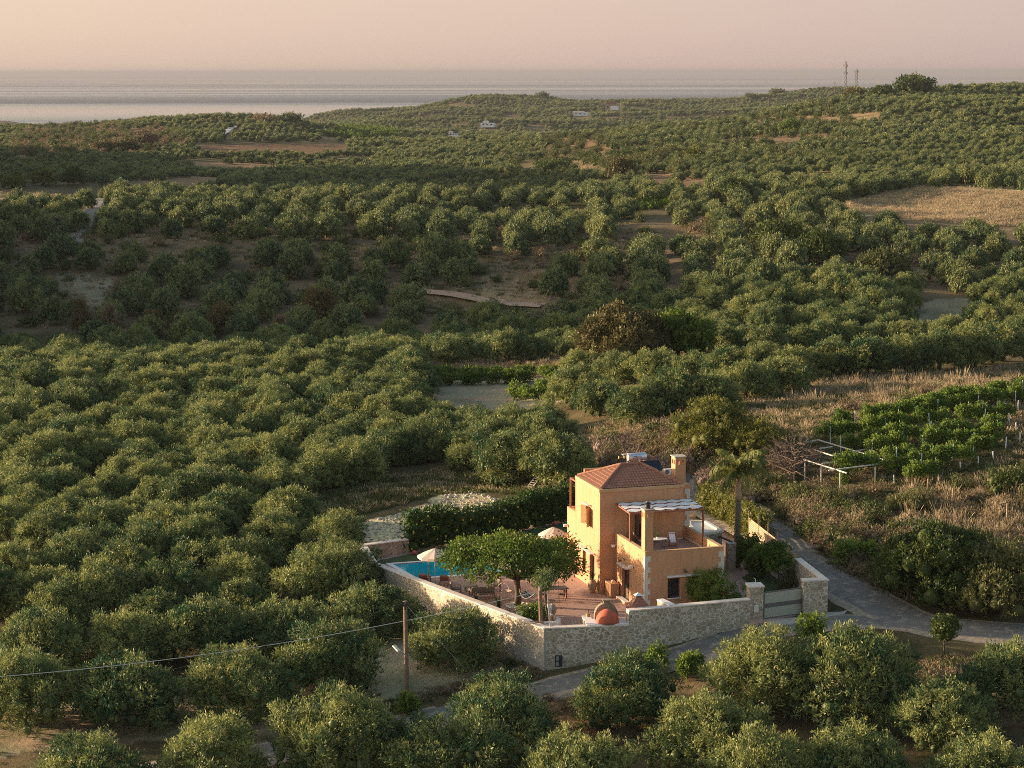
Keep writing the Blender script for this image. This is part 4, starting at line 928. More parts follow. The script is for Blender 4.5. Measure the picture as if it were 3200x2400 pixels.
cb = MB().box(0, .8, 0, .32, .06, .66).build('casing', 'white', cu, bevel=.02); MB().lathe([(.22, 0), (.22, .015)], (0, 0, 0), 20).build('fan_grille', 'gate_dark', cu, loc=(.3, -.002, .36)).rotation_euler = (math.pi / 2, 0, 0)
MB().box(.05, .15, 0, .3, 0, .06).box(.65, .75, 0, .3, 0, .06).build('foot', 'dark_metal', cu)
# terrace furniture
def deckchair(name, loc, rz, label, cushion='canvas', frame='wood_red', group=None):
    e = empty(name, loc, rz); T(e, label, 'deck chair', group)
    f = MB()
    for s_ in (-1, 1):
        f.bar((s_ * .27, -.35, 0), (s_ * .27, .38, .95), .04, .05).bar((s_ * .27, .42, 0), (s_ * .27, -.28, .45), .04, .05).bar((s_ * .3, -.3, .6), (s_ * .3, .28, .62), .06, .03).bar((s_ * .3, -.25, .6), (s_ * .28, -.24, .42), .03, .03)
    f.bar((-.27, -.33, .05), (.27, -.33, .05), .04, .04).bar((-.27, .38, .94), (.27, .38, .94), .04, .05).bar((-.27, -.28, .44), (.27, -.28, .44), .04, .04).bar((-.27, .36, .06), (.27, .36, .06), .04, .04).build('frame', frame, e)
    MB().add([(-.24, -.3, .46), (.24, -.3, .46), (.24, .02, .42), (-.24, .02, .42), (.24, .42, 1.02), (-.24, .42, 1.02)], [(0, 1, 2, 3), (3, 2, 4, 5)]).build('sling', cushion, e).modifiers.new('thick', 'SOLIDIFY').thickness = .02
    return e
pc1 = at(*(1700 + 1152 * .34965, 1380 + 945 * .34965), 3.7); deckchair('deck_chair', pc1, R_(10), 'deck chair with white sling right of the terrace table')
pc2 = at(*(1700 + 835 * .34965, 1380 + 935 * .34965), 3.7); deckchair('deck_chair', (pc2.x + .1, pc2.y, 3.7), R_(95), 'deck chair half hidden behind the slim terrace chimney')
pt = at(*(1700 + 1020 * .34965, 1380 + 960 * .34965), 3.7); tb = empty('terrace_table', (pt.x - .1, pt.y + .1, 3.7), HA); T(tb, 'oval white table on black trestle legs on the upper terrace', 'table')
MB().lathe([(.8, 0), (.82, .015), (.8, .03)], (0, 0, .72), 28, sy=.5).build('tabletop', 'white', tb)
for s_ in (-1, 1): MB().bar((s_ * .5, -.3, 0), (s_ * .6, -.3, .72), .03, .03).bar((s_ * .5, .3, 0), (s_ * .6, .3, .72), .03, .03).bar((s_ * .52, -.3, .1), (s_ * .52, .3, .1), .025, .025).bar((s_ * .5, -.3, .15), (0, -.3, .68), .02, .02).bar((s_ * .5, .3, .15), (0, .3, .68), .02, .02).build('leg', 'dark_metal', tb)
vz = empty('potted_plant', (pt.x - .05, pt.y + .05, 4.45)); T(vz, 'small plant in a white pot standing on the terrace table', 'potted plant')
MB().lathe([(.05, 0), (.08, .12), (.06, .14)], (0, 0, 0), 12).build('pot', 'white', vz); spiky(14, .34, .05, 8, .5).build('leaves', 'green', vz, loc=(0, 0, .12))

# ================================================================ walls of the yard
def seg_wall(name, a, b_, z0a, z0b, z1a, z1b, th_, mat_, capm='cap', capw=.1, capt=.09, inward=1, root=None):
    """wall along a-b whose outer face is the line a-b; thickness goes to the inner side"""
    a = Vector((a[0], a[1], 0)); b_ = Vector((b_[0], b_[1], 0)); d = (b_ - a).normalized(); nn = Vector((-d.y, d.x, 0)) * inward
    mb = MB(); P = [a, b_, b_ + nn * th_, a + nn * th_]
    mb.prism([(p.x, p.y) for p in P], -9, 9); 
    k = mb.v[:]; 
    srt = {}
    mb.v = [(x, y, ((z0a if (Vector((x, y, 0)) - a).dot(d) < (b_ - a).length / 2 else z0b) if z < 0 else (z1a if (Vector((x, y, 0)) - a).dot(d) < (b_ - a).length / 2 else z1b))) for x, y, z in k]
    o = mb.build('wall' if root else name, mat_, root)
    if capm:
        cc = MB(); P = [a - nn * capw * .6 , b_ - nn * capw * .6, b_ + nn * (th_ + capw * .6), a + nn * (th_ + capw * .6)]
        cc.prism([(p.x, p.y) for p in P], -9, 9)
        cc.v = [(x, y, ((z1a if (Vector((x, y, 0)) - a).dot(d) < (b_ - a).length / 2 else z1b) + (0 if z < 0 else capt))) for x, y, z in cc.v]
        cp = cc.build('coping', capm, o if not root else root, bevel=.015)
    return o
C1_ = a2(1965, 1952, .9); C2_ = a2(2345, 1872, 1.9); C1b = a2(1962, 1906, 1.9)
fw = empty('front_wall', (WC0[0], WC0[1], 0)); T(fw, 'rubble stone garden wall along the lane with stepped pale coping', 'wall')
def rel(p, e): return (p[0] - e.location.x, p[1] - e.location.y)
seg_wall('w', rel(WC0, fw), rel(C1_, fw), -3.2, -2.6, .81, .81, .45, 'stone', root=fw)
dv = (Vector(C2_) - Vector(C1_)).normalized()
C1p = (C1_[0] + dv.x * .0, C1_[1] + dv.y * .0)
seg_wall('w', rel(C1p, fw), rel(C2_, fw), -2.6, -.8, 1.81, 1.81, .46, 'stone', root=fw)
mbx = at(1741, 2070, -1.6)
tM = 0.0
A_ = Vector(WC0); B_ = Vector(C1_); dd = (B_ - A_).normalized(); ppx = A_ + dd * 1.0
mt_ = MB().box(.75, 1.25, -.012, .1, -1.85, -1.05).build('niche_shade', 'black', fw); mt_.rotation_euler = (0, 0, math.atan2(dd.y, dd.x)); mt_.location = (0, 0, 0)  # black slab proud of the wall, coloured as the shade inside a recess
MB().box(.82, 1.0, -.05, -.012, -1.4, -1.12).box(.82, 1.0, -.05, -.012, -1.78, -1.5).build('meter_box', 'metal', mt_)
lw = empty('side_wall', (WC0[0], WC0[1], 0)); T(lw, 'long stone garden wall with pale coping running from the corner to the pool', 'wall')
seg_wall('w', (0, 0), rel(WCL, lw), -3.2, -3.2, .80, .80, .45, 'stone', inward=-1, root=lw)
WCB = (xat(1128, 1702, 159.4), 159.4)
seg_wall('w', rel(WCL, lw), rel(WCB, lw), -3.2, -3.0, .80, .95, .45, 'stone', inward=-1, root=lw)
dl = (Vector(WCL) - Vector(WC0)).normalized(); nl = Vector((-dl.y, dl.x))
cb_ = MB(); q0 = nl * -.03 * -1; P_ = [dl * .4 + nl * .05, dl * 6.2 + nl * .05, dl * 6.2 - nl * .2, dl * .4 - nl * .2]
o = MB().prism([(p.x, p.y) for p in P_], [-3.2, -3.2, -3.2, -3.2], [-1.15, -.75, -.75, -1.15]).build('concrete_base', 'concrete', lw)
P2_ = [Vector((0, 0)) + nl * .04 - dl * .05, dl * .42 + nl * .04, dl * .42 - nl * .1, -dl * .05 - nl * .1]
MB().prism([(p.x, p.y) for p in P2_], -3.2, .78).build('corner_pier', 'concrete', lw)
bw = empty('back_wall', (WCB[0], WCB[1], 0)); T(bw, 'short stone wall with pale coping between gravel heap and lawn', 'wall')
WCH = (xat(1276, 1682, 161.6), 161.6)
seg_wall('w', (0, 0), rel(WCH, bw), -.6, -.4, 1.03, 1.03, .4, 'stone_d', inward=1, root=bw)
# paved yard and lawns
pm, n, b = new_mat('stamped_concrete'); b.inputs['Roughness'].default_value = .75
vv_ = N(n, 'ShaderNodeTexVoronoi', feature='DISTANCE_TO_EDGE'); vv_.inputs['Scale'].default_value = 1.6; t = N(n, 'ShaderNodeTexCoord')
wn = N(n, 'ShaderNodeTexNoise'); wn.inputs['Scale'].default_value = 1.3; wn.inputs['Detail'].default_value = 4; n.links.new(t.outputs['Object'], wn.inputs['Vector'])
va = N(n, 'ShaderNodeVectorMath', operation='MULTIPLY_ADD'); n.links.new(wn.outputs['Color'], va.inputs[0]); va.inputs[1].default_value = (.8, .8, .8); n.links.new(t.outputs['Object'], va.inputs[2]); n.links.new(va.outputs[0], vv_.inputs['Vector'])
jf = ramp(n, vv_.outputs['Distance'], [(0.0, 0.0), (0.035, 1.0)])
n.links.new(mixc(n, jf, (0.27, 0.16, 0.125), mixc(n, noise(n, 2.5, 6, .7), (0.34, 0.21, 0.165), (0.54, 0.37, 0.305))), b.inputs['Base Color']); bump(n, b, mixc(n, .6, jf, noise(n, 7, 5)), .5, .03)
M['patio'] = pm
YARD2 = YARD[:-1] + [(WCH[0], WCH[1]), (WCB[0], WCB[1]), WCL]
yc = Vector((sum(p[0] for p in YARD2) / len(YARD2), sum(p[1] for p in YARD2) / len(YARD2)))
shr = [tuple(Vector(p) + (yc - Vector(p)).normalized() * .12) for p in YARD2]
T(MB().prism(shr, -.8, 0).build('patio', 'patio'), kind='structure')
M['lawn'] = plain('lawn_grass', (0.045, 0.075, 0.018), .95, .5, 1.6, bmp=.8, fine=30)
T(MB().prism([a2(*p) for p in [(1152, 1760), (1276, 1733), (1500, 1690), (1766, 1632), (1800, 1628), (1850, 1690), (1700, 1728), (1360, 1751), (1235, 1763)]], -.1, .03).build('lawn', 'lawn'), kind='structure')
T(MB().prism([a2(*p) for p in [(2299, 1740), (2342, 1793), (2317, 1806), (2382, 1850), (2480, 1846), (2400, 1790), (2330, 1712)]], -.1, .03).build('lawn', 'lawn'), kind='structure')
# pool
pool = empty('swimming_pool', (0, 0, 0)); T(pool, 'turquoise swimming pool with white coping', 'swimming pool')
pin = [Vector(a2(*p)) for p in [(1304, 1808), (1570, 1788), (1500, 1745), (1227, 1765)]]; pc_ = sum(pin, Vector((0, 0))) / 4
pout = []
for i in range(4):
    a, b_, c = pin[i - 1], pin[i], pin[(i + 1) % 4]; n1_ = Vector(((b_ - a).y, -(b_ - a).x)).normalized(); n2_ = Vector(((c - b_).y, -(c - b_).x)).normalized()
    bis = (n1_ + n2_).normalized(); pout.append(b_ + bis * (.38 / max(.4, bis.dot(n1_))))
mb = MB()
for i in range(4):
    j = (i + 1) % 4; mb.prism([tuple(p) for p in (pin[i], pin[j], pout[j], pout[i])], -.2, .07)
mb.build('coping', 'white', pool)
wm, n, b = new_mat('pool_water'); b.inputs['Roughness'].default_value = .04; b.inputs['IOR'].default_value = 1.33
n.links.new(mixc(n, ramp(n, noise(n, .55, 2), [(.35, 0.0), (.7, 1.0)]), (0.006, 0.30, 0.42), (0.01, 0.40, 0.50)), b.inputs['Base Color']); bump(n, b, noise(n, 5, 3), .12, .03); M['water'] = wm
MB().prism([tuple(p) for p in pin], -.2, .03).build('water', 'water', pool)
mb = MB().bar((*pin[3], .05), (*pin[2], .05), .04, .04); mb.build('tile_band', 'red_ball', pool)

# gate, pillars, fence
gl = at(2363, 1941, -.1); gpl = empty('gate_pillar', (gl.x, gl.y, 0), R_(8)); T(gpl, 'stone gate pillar with white box, left of the sliding gate', 'pillar')
gh = zat(2363, 1832, gl.y); MB().box(-.5, .5, 0, 1.0, -.9, gh - .1).build('shaft', 'stone', gpl); MB().box(-.57, .57, -.07, 1.07, gh - .1, gh + .02).build('coping', 'cap', gpl, bevel=.02)
mlb = MB().box(-.14, .14, -.13, -.005, 0, .5).build('intercom_box', 'white', gpl, loc=(-.02, 0, .55), bevel=.02)
MB().tube([(.0, .4, gh), (0, .4, gh + .4), (-.1, .4, gh + .5)], .02, 6).build('cable_end', 'white', gpl)
gr = at(2548, 1925, -.1); gpr = empty('gate_pillar', (gr.x, gr.y, 0), R_(10)); T(gpr, 'wide stone gate pillar on the road side of the sliding gate', 'pillar')
gh2 = zat(2548, 1812, gr.y); MB().box(-.88, .88, 0, .55, -.9, gh2 - .1).build('shaft', 'stone', gpr); 
rl = at(2485, 1755, gh2 - .25)
lx, ly = (rl.x - gr.x), (rl.y - gr.y); ca2, sa2 = math.cos(-R_(10)), math.sin(-R_(10)); lx, ly = lx * ca2 - ly * sa2, lx * sa2 + ly * ca2
MB().prism([(.5, .55), (.88, .55), (lx + .4, ly + .05), (lx, ly)], -.9, gh2 - .1).build('return_wall', 'stone', gpr)
MB().prism([(-.94, -.06), (.94, -.06), (.94, .6), (lx + .46, ly + .1), (lx - .06, ly), (.44, .61), (-.94, .61)], gh2 - .1, gh2 + .0).build('coping', 'cap', gpr)
g0 = Vector((gl.x + .52, gl.y + .25)); g1 = Vector((gr.x - .9, gr.y + .28)); gd = (g1 - g0); gt = empty('sliding_gate', (g0.x, g0.y, 0), math.atan2(gd.y, gd.x)); T(gt, 'beige sliding driveway gate with dark frame between stone pillars', 'gate')
gw = gd.length; gz = zat(2446, 1850, gl.y + .3)
MB().box(0, gw, -.04, .04, -.05, .06).box(0, gw, -.04, .04, gz - .07, gz).box(0, .08, -.04, .04, .06, gz - .07).box(gw - .08, gw, -.04, .04, .06, gz - .07).build('gate_frame', 'gate_dark', gt)
m1_ = gz * .40; m2_ = gz * .56
MB().box(.08, gw - .08, -.02, .02, .06, m1_).box(.08, gw - .08, -.02, .02, m2_, gz - .07).build('gate_panel', 'gate_light', gt); MB().box(.08, gw - .08, -.028, .028, m1_, m2_).build('gate_band', 'gate_dark', gt)
# timber fence on its low wall along the road
fx = lambda x: 2100 + x * .3617
fy = lambda y: 1500 + y * .3617
fz0, fz1 = 1.0, .55
F0 = at(fx(662), fy(475), fz0); F1 = at(fx(1085), fy(815), fz1); fe = empty('timber_fence', (F0.x, F0.y, 0)); T(fe, 'pale timber slat fence on a low wall beside the road', 'fence')
tops = [265, 318, 372, 450, 525, 578]; xs_ = [665, 745, 830, 908, 990, 1085]
FL = (F1 - F0); nP = 6
def fpt(t): return Vector((FL.x * t, FL.y * t, fz0 + (fz1 - fz0) * t))
ts = [(x - 665) / 420 for x in xs_]
def tfix(px):  # parameter along the fence line seen at photo column px
    best = min(np.linspace(0, 1, 400), key=lambda t: abs(proj(F0.x + FL.x * t, F0.y + FL.y * t, fz0 + (fz1 - fz0) * t)[0] - px)); return float(best)
ts = [tfix(fx(x)) for x in xs_]
for t_, tp, xx in zip(ts, tops, xs_):
    p = fpt(t_); zt = zat(fx(xx), fy(tp), F0.y + FL.y * t_); MB().bar((p.x, p.y, p.z - .3), (p.x, p.y, zt), .11, .09).build('post', 'wood_pale', fe)
for i in range(5):
    a, b_ = fpt(ts[i]), fpt(ts[i + 1]); mb = MB(); hgt = 1.45
    for k in range(10): mb.bar(a + Vector((0, -.05, .08 + k * hgt / 10)), b_ + Vector((0, -.05, .08 + k * hgt / 10)), .02, .11)
    mb.build('slat_panel', 'wood_pale', fe)
    if i in (0, 1, 2, 4): MB().bar(b_ + Vector((0, -.1, 1.1)), b_ + Vector((-.5, -.5, -.25)), .03, .03).build('brace', 'dark_metal', fe)
lwf = MB().prism([(F0.x - .35, F0.y - .25), (F1.x - .35, F1.y - .25), (F1.x + .2, F1.y + .1), (F0.x + .2, F0.y + .1)], -.5, [fz0 - .02 if i in (0, 3) else fz1 - .02 for i in range(4)])
ret = lwf.build('retaining_wall', 'stone_d'); T(ret, 'low reddish stone retaining wall below the timber fence', 'wall')
# stone outbuilding behind the annex
sh_ = [at(1700 + x * .34965, 1380 + y * .34965, 2.75) for x, y in ((1300, 745), (1435, 820), (1592, 800), (1440, 712), (1300, 708))]
shd = empty('stone_outbuilding', (sh_[0].x, sh_[0].y, 0)); T(shd, 'low stone outbuilding with white gravel roof behind the terrace', 'outbuilding')
bb = [(p.x - sh_[0].x, p.y - sh_[0].y) for p in sh_]; bb[1] = (bb[1][0] - .5, bb[1][1] - .3)
MB().prism(bb, -.3, 2.6).build('wall', 'stone_d', shd); MB().prism(bb, 2.6, 2.68).build('gravel_roof', 'pebble', shd)
mb = MB()
for i in range(len(bb)): j = (i + 1) % len(bb); mb.bar((*bb[i], 2.74), (*bb[j], 2.74), .28, .14)
mb.build('roof_kerb', 'quoin', shd)
pb = at(2287, 1789, 0); pil = empty('stone_pillar', (pb.x, pb.y, 0), HA); T(pil, 'slim free standing stone pillar beside the palm trunk', 'pillar'); pz = zat(2287, 1700, pb.y)
MB().box(-.3, .3, 0, .6, -.3, pz).build('shaft', 'stone_d', pil); MB().box(-.33, .33, -.03, .63, pz, pz + .06).build('top_slab', 'concrete', pil)
bt = at(1700 + 1565 * .34965, 1380 + 850 * .34965, pz + .1); T(MB().bar((pb.x, pb.y + .3, pz + .12), (bt.x, bt.y, pz + .12), .13, .13).build('timber_beam', 'wood_dark'), 'dark beam from the outbuilding to the slim pillar', 'beam')
for i, (px, py, z0_) in enumerate(((2172, 1700, 0),)):
    pass

# ================================================================ roads
def ribbon(name, pts, wdt, mat_, lift=.03, ks=1.2):
    P = [Vector((p[0], p[1])) for p in pts]; out = []
    for i in range(len(P) - 1):
        p0, p1, p2, p3 = P[max(i - 1, 0)], P[i], P[i + 1], P[min(i + 2, len(P) - 1)]; n_ = max(2, int((p2 - p1).length / ks))
        for k in range(n_):
            t = k / n_; out.append(0.5 * (2 * p1 + (p2 - p0) * t + (2 * p0 - 5 * p1 + 4 * p2 - p3) * t * t + (3 * p1 - p0 - 3 * p2 + p3) * t ** 3))
    out.append(P[-1]); na = 9; V = []; 
    for i, p in enumerate(out):
        d = (out[min(i + 1, len(out) - 1)] - out[max(i - 1, 0)]).normalized(); nn = Vector((-d.y, d.x)); ww = wdt[0] + (wdt[1] - wdt[0]) * i / len(out) if isinstance(wdt, tuple) else wdt
        ww += .35 * (vn(np.array(p.x / 2.1), np.array(p.y / 2.1), 41) - .5)
        row = [p + nn * (ww * (j / (na - 1) - .5)) for j in range(na)]
        hs = H(np.array([r.x for r in row]), np.array([r.y for r in row])); hm = hs.max() * .5 + hs.mean() * .5
        for j, r in enumerate(row): V.append((r.x, r.y, max(float(hs[j]), hm * .7 + float(hs[j]) * .3) + lift + (.05 if 0 < j < na - 1 else -.12)))
    F_ = [(i * na + j, i * na + j + 1, (i + 1) * na + j + 1, (i + 1) * na + j) for i in range(len(out) - 1) for j in range(na - 1)]
    mb = MB(); mb.add(V, [f[::-1] for f in F_]); o = mb.build(name, mat_, smooth=True); T(o, kind='structure'); return o
am_, n, b = new_mat('worn_asphalt'); b.inputs['Roughness'].default_value = .9
c1 = mixc(n, noise(n, .6, 6, .7), (0.085, 0.078, 0.075), (0.25, 0.225, 0.205)); c2 = mixc(n, ramp(n, noise(n, 1.3, 5, .75), [(.52, 0.0), (.62, 1.0)]), c1, (0.33, 0.275, 0.22))
n.links.new(mixc(n, 1.0, c2, mixc(n, noise(n, 22, 3), (.75, .75, .75), (1.25, 1.25, 1.25)), 'MULTIPLY'), b.inputs['Base Color']); bump(n, b, noise(n, 18, 4), .5, .03); M['asphalt'] = am_
def shoulder(pts, w): o = ribbon('road_shoulder', pts, w, 'shoulder', lift=-.035); return o
M['shoulder'] = plain('road_grit', (0.34, 0.27, 0.20), .95, .35, 3, bmp=.5)
def g2(px, py): p = gp(px, py); return (p.x, p.y)
def z2(px, py, z): p = at(px, py, z); return (p.x, p.y)
RP = [(14, 196), (16.5, 180), z2(2330, 1590, 1.7), z2(2420, 1660, 1.1), z2(2540, 1765, .55), z2(2680, 1860, .15), z2(2850, 1935, 0), z2(3050, 1965, -.1), z2(3350, 1985, -.4), z2(3900, 1990, -.6)]; ribbon('road', RP, 4.4, 'asphalt'); shoulder(RP, 5.8)
LP_ = [z2(2900, 1950, 0), z2(2660, 1945, -.15), z2(2430, 1980, -.5), z2(2150, 2058, -1.3), z2(1900, 2112, -2), z2(1740, 2150, -2.5), z2(1560, 2190, -2.8), z2(1370, 2230, -3.1), z2(1100, 2290, -3.5), z2(860, 2330, -3.9), z2(480, 2400, -4.4), z2(-300, 2480, -5)]; ribbon('lane', LP_, 2.9, 'asphalt', lift=.02); shoulder(LP_, 4.1)
T(MB().prism([z2(2588, 1872, .1), z2(2625, 1865, .1), z2(2660, 1890, .1), z2(2640, 1920, .0), z2(2500, 1950, -.05), z2(2400, 1965, -.1), z2(2395, 1945, -.1), z2(2580, 1925, -.05)], -.9, .07).build('driveway', 'concrete'), kind='structure')
ribbon('farm_track', [g2(225, 800), g2(245, 735), g2(270, 680), g2(315, 625), g2(340, 612)], 4.2, 'asphalt', ks=4, lift=.15)
ribbon('farm_track', [g2(1270, 900), g2(1420, 925), g2(1560, 945), g2(1700, 958)], 2.6, plain('pale_dirt', (0.33, 0.23, 0.17), .95, .2, 2), ks=3, lift=.1)
ribbon('farm_track', [g2(690, 424), g2(712, 412), g2(745, 392)], 5, plain('pale_track', (0.45, 0.42, 0.40), .95, .1, 1), ks=6, lift=.8)

# ================================================================ planting in the yard
def plant(name, label, cat, loc, lobes, shoots, per, ll, lw, mat_, seed=0, up=.7, sl=.35, spread=.08, core=.5, shell=(.7, 1.08), down=-.55, tonev=.35, group=None, trunk=None, rz=0, tone0=.5):
    e = empty(name, loc, rz); T(e, label, cat, group)
    V, Qd, tn = foliage(lobes, shoots, per, ll, lw, up=up, sl=sl, seed=seed, spread=spread, core=core, shell=shell, down=down, tonev=tonev, tone0=tone0)
    c = link('crown', np_mesh('crown', V, Qd, mat_, tn), e)
    if trunk is not None: t_ = link('trunk', trunk, e)
    return e
def path_tube(name, pts_r, mat_='bark_dark'):
    mb = MB()
    for pts, r in pts_r: mb.tube(pts, r, 8)
    me = bpy.data.meshes.new(name); me.from_pydata(mb.v, [], mb.f); me.materials.append(M[mat_]); me.polygons.foreach_set('use_smooth', [True] * len(mb.f)); return me
# spreading shade tree in the middle of the yard
q = random.Random(5); mc = at(1555 / 4.608 * 0 + 1617.5, 1892, 0)
lb = []
for i in range(54):
    a = 2.4 * i; rr = math.sqrt((i + .5) / 54); x = rr * 4.9 * math.cos(a) - .3; y = rr * 3.7 * math.sin(a) + .9
    lb.append((x, y, 3.2 + .55 * (1 - rr * rr) + q.uniform(-.5, .6), q.uniform(.5, .78), .75))
tr_ = [([(0, 0, -.1), (.05, 0, .9), (-.05, 0, 1.7), (0, 0, 2.1)], [.27, .23, .22, .24])]
for i in range(7):
    a = i * .9 + .2; L1 = q.uniform(2.2, 3.8); tr_.append(([(0, 0, 1.9), (math.cos(a) * L1 * .4, math.sin(a) * L1 * .4, 2.6), (math.cos(a) * L1, math.sin(a) * L1, 3.1)], [.15, .10, .04]))
plant('mulberry_tree', 'wide flat topped bright green shade tree on the paved yard', 'tree', (mc.x, mc.y, 0), lb, 2500, 9, .21, .12, 'green', 3, up=-.1, sl=.35, spread=.15, core=.4, trunk=path_tube('trunk', tr_), down=-.9)
rg_ = random.Random(3); pbm = MB()
for i in range(170):
    a = rg_.uniform(0, 6.28); r = math.sqrt(rg_.random()) * .95; s = rg_.uniform(.04, .09); pbm.lathe([(s * .6, -.01), (s, s * .3), (s * .5, s * .75)], (r * math.cos(a), r * math.sin(a) * .95, .0), 6)
T(pbm.build('white_pebbles', 'pebble', None, (mc.x, mc.y, 0)), kind='stuff'); 
# clipped small tree in the white planter, leaning trunk
tp = at(1706, 1938, .45); ct = (xat(1702, 1822, tp.y + .6), tp.y + .6, zat(1702, 1822, tp.y + .6))
loc = (tp.x, tp.y, .3); rel_ = (ct[0] - tp.x, ct[1] - tp.y, ct[2] - .3)
lb = [(rel_[0] + u[0] * .42, rel_[1] + u[1] * .42, rel_[2] + u[2] * .38, .42) for u in sph(14, np.random.default_rng(4))]
plant('clipped_tree', 'small ball crowned olive on a bent trunk in the white planter', 'tree', loc, lb, 420, 8, .15, .045, 'olive', 9, sl=.3, core=.6, trunk=path_tube('trunk', [([(0, 0, 0), (.1, 0, .5), (.0, .1, 1.2), (rel_[0] * .7, rel_[1] * .6, rel_[2] * .75), rel_], [.1, .08, .07, .06, .04])]))
# pomegranate
pg_ = at(2236, 1913, 0); q = random.Random(8)
lb = [(q.uniform(-1.5, 1.5), q.uniform(-.8, .8), q.uniform(.8, 2.4), q.uniform(.45, .8)) for _ in range(26)]
po = plant('pomegranate_bush', 'bushy pomegranate with orange blossoms in front of the house windows', 'bush', (pg_.x + .15, pg_.y - .2, 0), lb, 900, 9, .16, .075, 'green', 12, sl=.4, tone0=.62, trunk=path_tube('trunk', [([(0, 0, 0), (.1, 0, .8), (0, 0, 1.6)], [.09, .07, .04])]))
fm = MB()
for i in range(40):
    l = q.choice(lb); u = sph(1, rng)[0]; u[1] = -abs(u[1]); s = .035; p = Vector(l[:3]) + Vector(u) * l[3] * 1.05; fm.box(p.x - s, p.x + s, p.y - s, p.y + s, p.z - s, p.z + s)
fm.build('blossom', 'flower_red', po)
# right garden: two small round trees and low plants
for i, (px, py, h, r, lab) in enumerate([(2431, 1842, 2.7, .58, 'thin trunked young tree nearest the driveway gate'), (2385, 1800, 1.6, .9, 'bright green young tree in the middle of the side garden'), (2335, 1765, 1.35, .9, 'bushy young tree beside the palm in the side garden')]):
    p = at(px, py + 8, 0); q = random.Random(20 + i); lb = [(q.uniform(-r, r) * .8, q.uniform(-r, r) * .8, h + q.uniform(-.5, .4), q.uniform(.35, .6)) for _ in range(12)]
    plant('young_tree', lab, 'tree', (p.x, p.y, 0), lb, 420, 9, .2, .12, 'green', 30 + i, up=0, tone0=.45, trunk=path_tube('trunk', [([(0, 0, 0), (.03, 0, h * .5), (0, 0, h)], [.06, .05, .03])]), down=-.8)
for i, (px, py, s, lab) in enumerate([(2490, 1815, .9, 'grey green shrub against the wall behind the right gate pillar'), (2455, 1840, .7, 'low shrub by the gate inside the side garden'), (2365, 1790, .7, 'feathery olive green shrub under the young trees')]):
    p = at(px, py + 12, 0); q = random.Random(40 + i); lb = [(q.uniform(-.8, .8) * s, q.uniform(-.5, .5) * s, q.uniform(.4, 1.3) * s, .4 * s + .1) for _ in range(10)]
    plant('shrub', lab, 'shrub', (p.x, p.y, 0), lb, 260, 9, .13, .05, 'weed', 50 + i)
# hedge behind the pool
hp = [at(1285, 1730, 0), at(1400, 1712, 0), at(1530, 1688, 0), at(1660, 1655, 0), at(1770, 1630, 0), at(1850, 1608, 0)]
lb = []; q = random.Random(77); h0 = hp[0]
for k in range(len(hp) - 1):
    a, b_ = hp[k], hp[k + 1]; n_ = int((b_ - a).length / .42)
    for i in range(n_):
        p = a.lerp(b_, i / n_) - h0
        top = 2.55 + .25 * math.sin(p.x * .8) + (0.35 if k == 0 else 0)
        for z in (.5, 1.3, 2.1, 2.75): lb.append((p.x + q.uniform(-.2, .2), p.y + .7 + q.uniform(-.15, .45) + (.2 if z > 2 else 0), z * top / 3.3 + q.uniform(-.1, .15), q.uniform(.5, .72)))
hd = plant('hedge', 'tall dark green flowering hedge behind the pool and lawn', 'hedge', (h0.x, h0.y, 0), lb, 5200, 8, .17, .11, 'hedge', 60, sl=.3, core=.7, up=.3, tone0=.42)
fm = MB()
for i in range(90):
    l = q.choice(lb); p = Vector(l[:3]) + Vector((q.uniform(-.3, .3), -l[3] * 1.05, q.uniform(-.2, .5))); s = .05; fm.box(p.x - s, p.x + s, p.y - s, p.y + s, p.z - s, p.z + s)
fm.build('flower', 'flower', hd)
# sunlit creeper wall on the right of the house
hp = [at(2188, 1610, .3), at(2260, 1640, .4), at(2330, 1672, .7), at(2392, 1690, .9)]; lb = []; h0 = hp[0]
for k in range(len(hp) - 1):
    a, b_ = hp[k], hp[k + 1]; n_ = max(2, int((b_ - a).length / .45))
    for i in range(n_):
        p = a.lerp(b_, i / n_) - h0
        for z in (.4, 1.1, 1.8, 2.4): lb.append((p.x + .3 + q.uniform(-.3, .3), p.y + .5 + q.uniform(-.2, .5), z + q.uniform(-.1, .2), q.uniform(.4, .65)))
plant('creeper_hedge', 'yellow green creeper covered boundary hedge between house and road', 'hedge', (h0.x, h0.y, 0), lb, 2600, 8, .16, .11, 'lime', 61, sl=.35, core=.65, up=-.3, tone0=.5)
